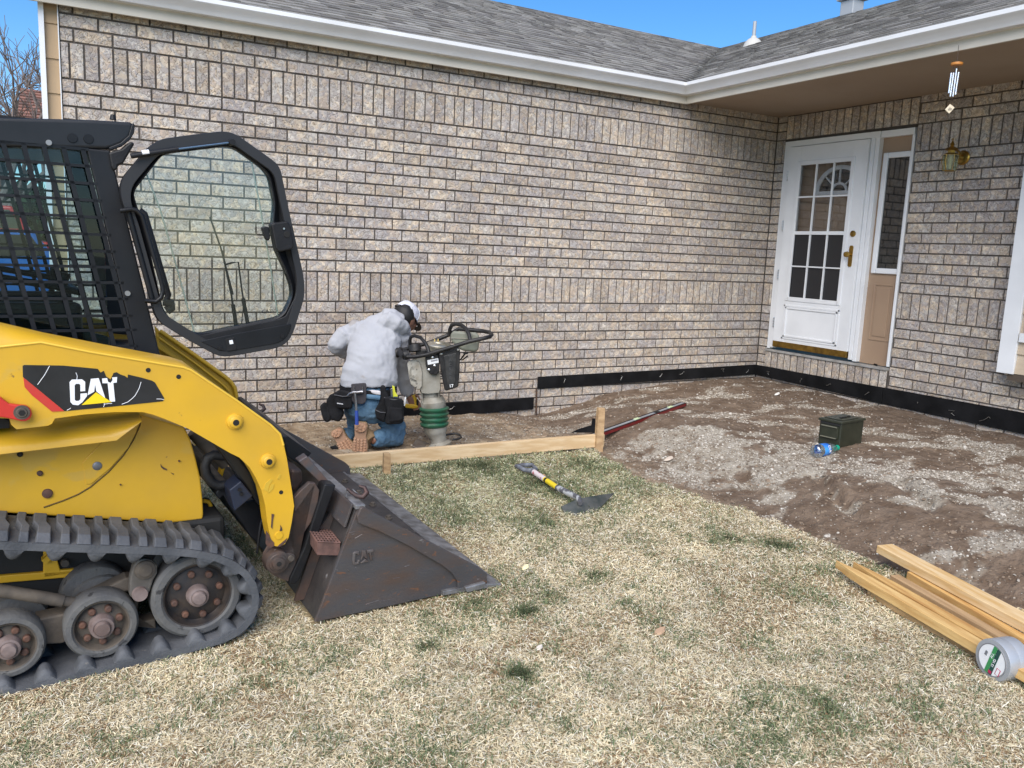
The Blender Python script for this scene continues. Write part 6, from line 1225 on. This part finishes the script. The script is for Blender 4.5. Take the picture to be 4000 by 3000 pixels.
# body: one continuous skinned figure (most of it under clothes)
mb = MB()
body_loft(mb, [(hipL * .5 + hipR * .5 + [0, 0, -.02], .13, .09), (waist, .13, .09), (P0_(600, 620, .15), .14, .09), (P0_(655, 400, .25), .16, .09), (neck - [0, 0, .05], .07, .06), (neck, .052, .055), (head - [0, 0, .06], .055, .06)])
hd_ax = np.array(P0_(925, 300, .50)) - np.array(P0_(890, 150, .42)); hd_ax /= np.linalg.norm(hd_ax)
mb.ell(head, (.074, .094, .105)); mb.ell(head + RT * .03 + FW * .055 - np.array([0, 0, .045]), (.05, .05, .06))
face = RT * .50 + FW * .58 - np.array([0, 0, .72]); face /= np.linalg.norm(face); fs = np.cross(face, (0, 0, 1)); fs /= np.linalg.norm(fs); fu = np.cross(fs, face)
hc = head + face * .02
mb.tube([hc + face * .075 + fu * .02, hc + face * .098 - fu * .015, hc + face * .082 - fu * .022], [.009, .014, .010], 8)      # nose
mb.ell(hc + face * .055 - fu * .075, (.028, .028, .022))                                                              # chin
mb.ell(hc + face * .078 - fu * .048, (.022, .012, .009))                                                              # lips
for sgn in (-1, 1):
    e = head + fs * sgn * .076 - fu * .01 - face * .005; mb.ell(e, (.012, .016, .028))
    mb.ell(hc + face * .082 + fs * sgn * .030 + fu * .018, (.012, .012, .010))
for a, b, c, r in ((hipL, kneeL, ankL, .062), (hipR, kneeR, ankR, .062)): body_loft(mb, [(a, r, r), (b * .5 + a * .5, r * .9, r * .9), (b, r * .72, r * .72)]); body_loft(mb, [(b, r * .7, r * .7), (b * .6 + c * .4, r * .72, r * .72), (c, r * .45, r * .45)])
for a, b, c in ((shL, elL, haL), (shR, elR, wrR)): body_loft(mb, [(a, .038, .038), (b, .024, .024)]); body_loft(mb, [(b, .024, .024), (c, .024, .026)])
# right hand closing on the tool, left hand flat against the wall
def hand(mb, w, d, palm_n, curl, spread=.018):
    d = d / np.linalg.norm(d); s = np.cross(d, palm_n); s /= np.linalg.norm(s); n_ = np.cross(s, d)
    body_loft(mb, [(w, .024, .018, s), (w + d * .045, .038, .016, s), (w + d * .085, .040, .014, s)], 12)
    for i, (o, L) in enumerate(((-.030, .066), (-.010, .074), (.010, .070), (.029, .055))):
        p = w + d * .08 + s * o; q = p + d * L * .45 + n_ * curl * .3 * L; r = q + (d * (1 - curl) + n_ * curl) * L * .33; t = r + (d * (.6 - curl) + n_ * curl * 1.3) * L * .27; mb.tube([p - d * .01, p, q, r, t], [.010, .0095, .009, .0082, .006], 8)
    p = w + d * .03 - s * .034; mb.tube([p, p + (-s * .7 + d * .5 + n_ * .4) * .035, p + (-s * .6 + d * 1.4 + n_ * .9) * .035], [.012, .0105, .0075], 8)
hand(mb, wrR, haR - wrR + np.array([0, 0, -.01]), -FW, .55); hand(mb, haL, FW + np.array([0, 0, .2]), np.array([0, 0, -1.]), .12)
man = mb.build('person', M_skin, None); man.location = PG
remesh(man, .0068, 2)
tag(man, 'worker in a light grey hoodie, jeans and white cap kneeling at the brick wall', 'person')
for sgn in (-1, 1): MB().ell(hc + face * .088 + fs * sgn * .030 + fu * .016, (.009, .009, .007)).build('eye', M_white, man, smooth=True)
# hoodie
mb = MB()
body_loft(mb, [(P0_(562, 868, .04), .188, .125), (P0_(562, 835, .045), .198, .135), (P0_(568, 800, .06), .205, .145), (P0_(585, 700, .09), .192, .145), (P0_(605, 580, .13), .182, .140), (P0_(628, 470, .18), .188, .135), (P0_(650, 380, .22), .186, .125), (P0_(690, 300, .27), .13, .105), (P0_(765, 265, .33), .085, .085)], 28)
body_loft(mb, [(P0_(520, 345, .22), .085, .095), (shL, .088, .090), (shL * .55 + elL * .45 + [0, 0, .01], .078, .082), (elL * .92 + shL * .08, .070, .076), (elL - [0, 0, .01], .064, .068), (elL - [0, 0, .03], .04, .045)], 18)
body_loft(mb, [(elL - (haL - elL) * .12, .035, .035), (elL, .066, .064), (elL * .7 + haL * .3 - [0, 0, .012], .066, .060), (elL * .35 + haL * .65, .055, .05), (haL * .95 + elL * .05, .036, .034)], 16)
body_loft(mb, [(P0_(800, 370, .27), .085, .09), (shR, .084, .088), (shR * .6 + elR * .4, .068, .078), (elR, .062, .070), (elR * .6 + wrR * .4, .064, .064), (elR * .25 + wrR * .75, .052, .052), (wrR, .036, .036), (wrR + (haR - wrR) * .15, .032, .032)], 16)
hood_ = body_loft(mb, [(P0_(668, 235, .19), .05, .045), (P0_(720, 262, .18), .098, .062), (P0_(775, 285, .20), .110, .068), (P0_(830, 315, .24), .105, .06), (P0_(875, 350, .28), .075, .05), (P0_(900, 372, .31), .045, .04)], 20)
body_loft(mb, [(P0_(690, 215, .27), .075, .055), (P0_(760, 232, .28), .09, .07), (P0_(840, 275, .31), .088, .07)], 18)
hoodie = mb.build('hoodie', M_hood, man)
remesh(hoodie, .0075, 3, folds(.010, 17, (1.0, .8, .3)))
# jeans
mb = MB()
body_loft(mb, [(P0_(566, 850, .05), .150, .110), (P0_(566, 900, .05), .165, .125), (P0_(570, 980, .055), .185, .142), (P0_(575, 1060, .06), .175, .135), (P0_(575, 1110, .08), .14, .11)], 26)
for h_, k_, a_, w_ in ((hipL, kneeL, ankL, .092), (hipR, kneeR, ankR, .100)):
    body_loft(mb, [(h_ + [0, 0, .03], w_, w_ * 1.05), (h_ * .6 + k_ * .4, w_ * .95, w_ * 1.02), (h_ * .25 + k_ * .75, w_ * .80, w_ * .9), (k_, w_ * .68, w_ * .70)], 20)
    body_loft(mb, [(k_ + (k_ - a_) * .12, w_ * .42, w_ * .5), (k_, w_ * .70, w_ * .70), (k_ * .6 + a_ * .4, w_ * .70, w_ * .68), (k_ * .25 + a_ * .75 + [0, 0, .005], w_ * .62, w_ * .6), (a_ + (k_ - a_) * .04, w_ * .50, w_ * .52)], 18)
jeans = mb.build('jeans', M_den, man); remesh(jeans, .0075, 2, folds(.009, 40, (.8, .5, .5), 1.0))
# cap with mesh back, bill, strap; hair under it
hair = MB().ell(head - face * .018 + fu * .004, (.080, .098, .100)).build('hair', M_hair, man, smooth=True)
capc = head + fu * .022 - face * .004
def dome(c, r0, h0, h1, name, m, a0=0, a1=2 * math.pi, parent=man, n=30, off=0):
    R = []
    for i in range(9):
        t = i / 8 * math.pi / 2 * .98; rr_ = r0 * math.cos(t) ** .75; hh = h0 + (h1 - h0) * math.sin(t); R.append([c + (fs * .88 * math.cos(a0 + (a1 - a0) * j / n) + face * 1.08 * math.sin(a0 + (a1 - a0) * j / n)) * (rr_ + off) + fu * (hh + off) for j in range(n + 1)])
    return MB().loft(R, close=False, cap=False).build(name, m, parent, smooth=True)
cap = dome(capc, .098, .0, .098, 'cap', mat('cap_white', (.68, .68, .76), .8, bump=.5, bs=420, col2=(.58, .58, .66), vs=30))
dome(capc, .098, .0, .098, 'cap_rear_opening', M_hair, math.pi * 1.33, math.pi * 1.67, cap, 12, .0015) if False else None
MB().tube([capc + (fs * .88 * math.cos(a) + face * 1.08 * math.sin(a)) * .099 + fu * .006 for a in np.linspace(math.pi * 1.28, math.pi * 1.72, 10)], .009, 8, flat=(1, .4)).build('cap_strap', M_hair, cap)
bl_ = [capc + (fs * .080 * math.cos(a) + face * (.085 + .085 * math.sin(a))) - fu * .008 * math.sin(a) for a in np.linspace(0, math.pi, 14)]
MB().loft([[p + fu * .003 for p in bl_], [p - fu * .003 for p in bl_]]).build('cap_bill', M_hair, cap, bevel=0)
for a in (0, .33, .66, 1.0, -.33, -.66): 
    an = math.pi / 2 + math.pi * a; MB().tube([capc + (fs * .88 * math.cos(an) + face * 1.08 * math.sin(an)) * (.099 * math.cos(t) ** .75) + fu * (.099 * math.sin(t)) for t in np.linspace(.05, 1.5, 9)], .0022, 5).build('cap_seam', M_white, cap)
MB().lathe([(.001, .101), (.008, .100), (.009, .096)], capc, fu, 12).build('cap_button', M_white, cap)
# boots: soles face the camera
def boot(heel, toe, w, dep, ank, name='boot'):
    ax = toe - heel; L = np.linalg.norm(ax); ax /= L; n_ = -FW - ax * (-FW @ ax); n_ /= np.linalg.norm(n_); s = np.cross(ax, n_)
    prof = [(0, .30), (.03, .40), (.12, .47), (.25, .44), (.42, .40), (.56, .49), (.72, .57), (.86, .54), (.95, .42), (1.0, .22)]
    ol = [heel + ax * L * t + s * w * k for t, k in prof] + [heel + ax * L * t - s * w * k for t, k in prof[::-1]]
    mb = MB(); mb.loft([[p - n_ * d_ + (np.mean(ol, 0) - p) * sh for p in ol] for d_, sh in ((.016, -.01), (.03, .0), (.055, .06), (.085, .22), (.10, .45))]); body_loft(mb, [(heel + ax * L * .22 - n_ * .05, w * .42, w * .40), (ank * .5 + heel * .5 - n_ * .05 + ax * .03, w * .44, w * .42), (ank, w * .46, w * .44)], 16)
    b = mb.build(name, M_leather, man); remesh(b, .006, 2)
    so = MB().loft([[p - n_ * .018 for p in ol], [p - n_ * .004 for p in ol]]).build('sole', mat('sole_base', (.34, .20, .125), .8), b, bevel=.004)
    MB().loft([[p + (np.mean(ol, 0) - p) * -.05 - n_ * .024 for p in ol], [p + (np.mean(ol, 0) - p) * -.05 - n_ * .014 for p in ol]]).build('welt', mat('welt_brown', (.28, .20, .11), .7), b)
    h = heel + ax * L * .15; tr = MB()
    MB().loft([[p - n_ * .006 for p in [h + (ax * math.cos(a) * .14 * L + s * math.sin(a) * w * .44) for a in np.linspace(0, 2 * math.pi, 15)[:-1]]], [p + n_ * .010 for p in [h + (ax * math.cos(a) * .135 * L + s * math.sin(a) * w * .42) for a in np.linspace(0, 2 * math.pi, 15)[:-1]]]]).build('heel_block', M_sole, b, bevel=.003)
    def lug(c, r, hgt, rot):
        ps = [c + (ax * math.cos(a + rot) + s * math.sin(a + rot)) * r * random.uniform(.8, 1.15) for a in np.linspace(0, 2 * math.pi, 6)[:-1]]; MB().loft([[p + n_ * (hgt - .008) for p in ps], [p + n_ * hgt for p in ps]]).build('tread_lug', M_sole, b, bevel=.0015, seg=1)
    for k in range(7): a = k / 7 * 6.283; lug(h + (ax * math.cos(a) * .095 * L + s * math.sin(a) * w * .30), .010, .015, a)
    lug(h, .012, .018, 0)
    for i in range(6):
        for j in (-1.5, -.5, .5, 1.5): t = .50 + i * .080 + .02 * (abs(j) < 1); lug(heel + ax * L * t + s * w * j * .245 * (1 - .22 * (i == 5)), .0098, .004, i * 1.3 + j)
    return b
boot(P0_(497, 1188, -.075), P0_(482, 1492, -.085), .096, 0, ankR)
boot(P0_(255, 1250, -.02), P0_(395, 1478, -.045), .098, 0, ankL)
# tool belt
def patch(pts, d0, d1, name, m, parent, bevel=.006, seg=2): return MB().loft([[P0_(*p, d0) for p in pts], [P0_(*p, d1) for p in pts]]).build(name, m, parent, bevel=bevel, seg=seg)
mb = MB(); cb = [P0_(566, 868, .045) + RT * .196 * math.cos(a) + FW * .142 * math.sin(a) + np.array([0, 0, .014 * math.sin(a) - .006 * math.cos(a)]) for a in np.linspace(0, 2 * math.pi, 33)[:-1]]
belt_ = MB().loft([[p + [0, 0, z] + (p - P0_(566, 868, .045)) * k for z, k in ((-.022, .0), (.022, .0), (.022, .03), (-.022, .03))] for p in cb + cb[:1]], cap=False).build('tool_belt', M_pouch, man, smooth=40)
patch([(408, 828), (535, 818), (548, 830), (548, 965), (540, 1000), (510, 1018), (440, 1012), (415, 985), (405, 880)], -.118, -.098, 'hammer_holder', mat('holder_grey', (.045, .040, .045), .8, bump=.2, bs=120), belt_)
for u in (432, 512): MB().tube([P0_(u, 850, -.122), P0_(u, 892, -.122)], .006, 8, flat=(1, .4)).build('rivet_clip', M_chrome, belt_)
def pouch(pts, d0, d1, **k):
    o = patch(pts, d0, d1, 'pouch', M_pouch, belt_, .014, 3); return o
pouch([(245, 935), (262, 905), (300, 880), (400, 900), (420, 950), (418, 1040), (405, 1062), (290, 1058), (258, 1020)], -.115, -.045)
pouch([(175, 985), (210, 930), (290, 890), (320, 1000), (345, 1110), (300, 1180), (225, 1165), (190, 1080)], -.06, .02)
pouch([(115, 1030), (165, 990), (205, 1040), (225, 1160), (185, 1190), (150, 1165), (130, 1100)], -.055, .03)
pouch([(680, 838), (720, 838), (735, 900), (760, 940), (745, 1060), (720, 1150), (660, 1120), (620, 1080), (665, 1000)], -.09, -.03)
pouch([(705, 950), (760, 945), (885, 965), (895, 1020), (892, 1180), (862, 1198), (740, 1205), (718, 1180), (735, 1080)], -.125, -.04)
pouch([(625, 1068), (690, 1062), (730, 1100), (715, 1190), (640, 1150)], -.12, -.06)
pouch([(760, 1040), (885, 1050), (886, 1170), (760, 1190)], -.137, -.11)
for a, b in (((250, 930), (410, 940)), ((712, 955), (886, 975)), ((628, 1068), (725, 1095))): MB().tube([P0_(*a, -.118), P0_((a[0] + b[0]) / 2, (a[1] + b[1]) / 2 + 10, -.124), P0_(*b, -.118)], .004, 6).build('pouch_rim', mat('rim_grey', (.06, .06, .065), .7), belt_)
MB().loft([[P0_(*p, dd) for p in ((275, 1002), (332, 1012), (332, 1020), (276, 1012))] for dd in (-.128, -.124)]).build('logo_patch', mat('logo_grey', (.55, .55, .57), .6), belt_)
shirt = patch([(552, 892), (600, 884), (680, 892), (682, 935), (640, 930), (590, 915)], -.098, -.06, 'shirt_tail', mat('shirt_white', (.62, .58, .58), .8), man, .01)
jb = MB().tube([P0_(550, 945, -.10), P0_(610, 950, -.105), P0_(675, 958, -.10)], .016, 8, flat=(.4, 1)).build('jeans_waistband', M_den, man, smooth=60)
# tools carried by the belt: things of their own
M_steel = mat('tool_steel', (.42, .43, .46), .3, .85, col2=(.28, .28, .3), vs=20)
P = P0_(455, 905, -.135) + PG; W0 = P; H_ = lambda u, v, d=-.135: P0_(u, v, d) + PG
ham = MB().tube([H_(440, 905), H_(452, 1000), H_(456, 1080)], [.009, .0085, .0085], 12).build('claw_hammer', M_steel, None, smooth=60, label='steel claw hammer with blue grip hanging in the holder at the worker\'s back', cat='hammer')
MB().tube([H_(456, 1075), H_(458, 1120), H_(460, 1205)], [.0115, .0125, .0135], 12).build('grip', mat('grip_blue', (.03, .07, .33), .5), ham, smooth=60)
MB().tube([H_(365, 942), H_(392, 918), H_(430, 905), H_(470, 905), H_(505, 900), H_(515, 905)], [.003, .008, .012, .013, .014, .014], 12, flat=(1, .8)).build('head', M_steel, ham, smooth=60)
pen = MB().loft([[H_(*p, dd) for p in ((772, 870), (790, 868), (790, 955), (774, 955))] for dd in (-.10, -.09)]).build('utility_knife', M_steel, None, bevel=.002, label='silver utility knife standing in the right belt pouch', cat='knife')
tm = MB().loft([[H_(*p, dd) for p in ((786, 842), (808, 850), (815, 900), (840, 940), (832, 950), (806, 945), (795, 955))] for dd in (-.09, -.075)]).build('folding_square', mat('square_yellow', (.60, .60, .05), .4), None, bevel=.002, label='yellow plastic square standing in the right belt pouch beside the knife', cat='square')
MB().tube([H_(910, 950, -.06), H_(900, 1030, -.06)], .0055, 8).build('marker_pen', M_white, None, smooth=60, label='white marker hanging beside the worker\'s right pouch', cat='marker')
# yellow impact driver in the right hand
dq = lambda u, v, d=.40: P0_(u, v, d) + PG; M_dy2 = mat('tool_yellow', (.65, .40, .02), .45)
dr_ = MB().loft([[dq(*p, dd) for p in ((905, 1010), (1000, 1018), (1028, 1028), (1028, 1052), (990, 1058), (905, 1050))] for dd in (.37, .44)]).build('cordless_driver', M_dy2, None, bevel=.01, seg=3, label='yellow and black cordless driver in the worker\'s right hand at the wall foot', cat='driver')
MB().tube([dq(985, 930), dq(1000, 975), dq(1006, 1020)], .016, 12).build('handle', M_dy2, dr_, smooth=60); MB().loft([[dq(*p, dd) for p in ((1010, 975), (1026, 965), (1030, 1030), (1012, 1035))] for dd in (.375, .43)]).build('battery', M_black, dr_, bevel=.004); MB().lathe([(.004, 0), (.012, .01), (.014, .04)], dq(895, 1028), -RT, 12).build('chuck', M_black, dr_)
# dark bag beside the left boot
MB().loft([[P0_(*p, dd) + PG for p in ((205, 1410), (250, 1398), (285, 1410), (290, 1440), (240, 1440))] for dd in (-.02, .12)]).build('black_bag', M_pouch, None, bevel=.01, label='black cloth scrap on the dirt by the worker\'s left boot', cat='cloth')

# ================================================================ FAR BACKGROUND (seen past the wall end and through the cab)
M_nb = mat('neighbour_brick', (.22, .105, .065), .9, col2=(.16, .075, .05), vs=3, bump=.3, bs=20)
nbx = empty('neighbour_house', (-9.0, 21, 0), label='distant brick house with brown shingle roof beyond the wall end', cat='house')
MB().box((0, 2, 1.6), (2.6, 6, 3.6)).build('wall', M_nb, nbx)
rf = MB(); 
rp = [onplane(*p, (0, 20.0, 0), (0, 1, 0)) for p in ((66, 470), (80, 346), (185, 360), (215, 372), (215, 480))]
rb_ = MB().add([tuple(onplane(62, 520, (0, 19.4, 0), (0, 1, 0)) - [-9, 21, 0]), tuple(onplane(240, 530, (0, 19.4, 0), (0, 1, 0)) - [-9, 21, 0]), tuple(onplane(240, 366, (0, 23, 0), (0, 1, 0)) - [-9, 21, 0]), tuple(onplane(80, 346, (0, 23, 0), (0, 1, 0)) - [-9, 21, 0])], [(0, 1, 2, 3)]).build('roof', mat('brown_shingle', (.22, .115, .085), .9, col2=(.13, .07, .055), vs=5), nbx)
A_, B_, C_, D_ = [np.array(v.co) for v in rb_.data.vertices]
nr_ = 15
for k in range(nr_):
    t0_, t1_ = k / nr_, (k + 1.1) / nr_; x = 0
    while x < 1:
        x1 = min(1, x + random.uniform(.10, .2)); L_ = lambda t, s: (A_ * (1 - t) + D_ * t) * (1 - s) + (B_ * (1 - t) + C_ * t) * s
        up_n = np.array([0, -.5, .85]); c = random.uniform(.7, 1.25)
        MB().add([L_(t0_, x) + up_n * .05, L_(t0_, x1 - .004) + up_n * .05, L_(t1_, x1 - .004) + up_n * .012, L_(t1_, x) + up_n * .012, L_(t0_, x), L_(t0_, x1 - .004)], [(0, 1, 2, 3), (4, 5, 1, 0)]).build('shingle', (mat('brown_tab', (.26, .13, .095), .9), mat('red_tab', (.20, .10, .075), .9), mat('dark_tab', (.13, .075, .06), .9))[random.randrange(3)], rb_); x = x1
def tree(name, base, h, seed, label, lean=0, mcol=(.16, .13, .115), depth=6, r0=.14):
    rnd = random.Random(seed); mb = MB(); br = MB(); segs = [0]
    def grow(p, d, L, r, k):
        q = p + d * L; m = (p + q) / 2 + np.array([rnd.uniform(-1, 1), rnd.uniform(-1, 1), 0]) * L * .06
        (mb if k > depth - 2 else br).tube([p, m, q], [r, r * .85, r * .7], 6 if k > 3 else 4, cap=False); segs[0] += 1
        if k == 0: return
        for _ in range(rnd.choice((2, 3, 3)) if k > 1 else 3):
            a = np.array([rnd.gauss(0, .5), rnd.gauss(0, .5), rnd.gauss(.12, .22)]); e = d + a; e /= np.linalg.norm(e); grow(q if rnd.random() < .7 else (m + q) / 2, e, L * rnd.uniform(.62, .85), r * .62, k - 1)
    grow(np.array([0., 0, 0]), np.array([lean, 0, 1.]), h * .24, r0, depth)
    t = mb.build('trunk', mat('bark', mcol, .9), None); t.name = name; t.location = base; tag(t, label, 'tree'); br.build('bare_crown', MATS['bark'], t); return t
tb_ = onplane(30, 900, (0, 17, 0), (0, 1, 0)); tree('bare_tree', (tb_[0] - .3, 17, -.2), 8.2, 3, 'bare leafless tree rising behind the cab roof at the left edge', .02)
tb_ = onplane(100, 900, (0, 26, 0), (0, 1, 0)); tree('bare_tree', (tb_[0] - .4, 26, -.2), 9.5, 8, 'bare tree standing further back left of the brown roof', -.03)
# evergreen shrubs behind the truck
def shrub(P, r, seed, label):
    rg = np.random.default_rng(seed); n = 5000; a = rg.normal(size=(n, 3)); a /= np.linalg.norm(a, axis=1)[:, None]; rad = r * (.55 + .45 * rg.random(n) ** .5)[:, None] * (.8 + .4 * fbm(a[:, 0] * 2 + 5, a[:, 2] * 2 + a[:, 1], 1.5)[:, None])
    c = a * rad * [1, 1, .9] + [0, 0, r * .8]; u = rg.normal(size=(n, 3)) * .05; w = rg.normal(size=(n, 3)) * .05
    V = np.stack([c - u - w, c + u - w, c + u + w, c - u + w], 1).reshape(-1, 3); F = np.arange(n * 4).reshape(-1, 4); col = np.repeat(np.array([.06, .10, .05]) * rg.uniform(.5, 1.7, (n, 1)), 4, 0)
    s = npmesh('shrub', V, F, M_blade, col=col, label=label, cat='shrub'); s.location = P; return s
for i, (u, y, r, l) in enumerate(((40, 24, 1.25, 'dark green shrub behind the red truck, seen through the rear of the cab guard'), (120, 26, 1.5, 'larger green shrub behind the red truck beside the neighbour house'), (-60, 25, 1.6, 'green shrub at the far left behind the cab'))):
    p = onplane(u, 900, (0, y, 0), (0, 1, 0)); shrub((p[0], y, 0.3), r, i, l)
def car(name, P, rz, L, Wd, Hh, col, label, cat, truck=True):
    r = empty(name, P, rz, label=label, cat=cat); m = mat(name + '_paint', col, .3, coat=.6); hb = Hh * .55
    prof = [(-L / 2, .35), (-L / 2 + .05, hb), (-L / 2 + (.38 if truck else .2) * L, hb), (-L / 2 + .40 * L, hb * 1.02), (-L / 2 + .47 * L, Hh), (-L / 2 + .66 * L, Hh), (-L / 2 + .76 * L, hb * 1.05), (L / 2 - .12, hb * .92), (L / 2, hb * .7), (L / 2, .35)]
    MB().loft([[(x, s * Wd / 2 * (.98 if z < hb * 1.1 else .86), z) for x, z in prof] for s in (-1, 1)]).build('body', m, r, bevel=.05, seg=3)
    for s in (-1, 1): MB().loft([[(x, s * (Wd / 2 * .93 + k), z) for x, z in ((-L / 2 + .44 * L, hb * 1.08), (-L / 2 + .49 * L, Hh * .95), (-L / 2 + .65 * L, Hh * .95), (-L / 2 + .72 * L, hb * 1.1))] for k in (0, .01)]).build('side_glass', MATS['dark_glass'], r)
    for s in (-1, 1):
        for x in (-L * .31, L * .33):
            w = MB().lathe([(.2, 0), (.36, .02), (.37, .05), (.37, .2), (.2, .22)], (x, s * Wd / 2 - .12, .37), (0, 1, 0), 24).build('wheel', M_rub, r, smooth=40); MB().lathe([(.05, -.01), (.2, .0), (.21, .05), (.21, .24)], (x, s * Wd / 2 - .13, .37), (0, 1, 0), 16).build('rim', M_chrome, w, smooth=40)
    MB().box((L / 2 + .02, 0, .45), (.1, Wd * .95, .16)).build('bumper', M_chrome, r, bevel=.02); MB().box((L / 2 - .0, 0, hb * .72), (.06, Wd * .7, .2)).build('grille', M_black, r)
    for s in (-1, 1): MB().box((L / 2 - .0, s * Wd * .4, hb * .75), (.08, .25, .14)).build('headlight', mat('lamp_glass', (.7, .72, .72), .1), r, bevel=.02)
    return r
p = onplane(20, 890, (0, 17, 0), (0, 1, 0)); car('pickup_truck', (p[0] - .6, 16.5, .12), 0, 5.0, 1.9, 1.8, (.50, .035, .025), 'red pickup truck parked far behind the cab window guard', 'truck')
p = onplane(60, 960, (0, 9, 0), (0, 1, 0)); car('parked_car', (p[0] - .5, 9.5, -.02), math.radians(4), 4.4, 1.75, 1.42, (.02, .13, .42), 'blue car parked beyond the wall end behind the cab', 'car', False)
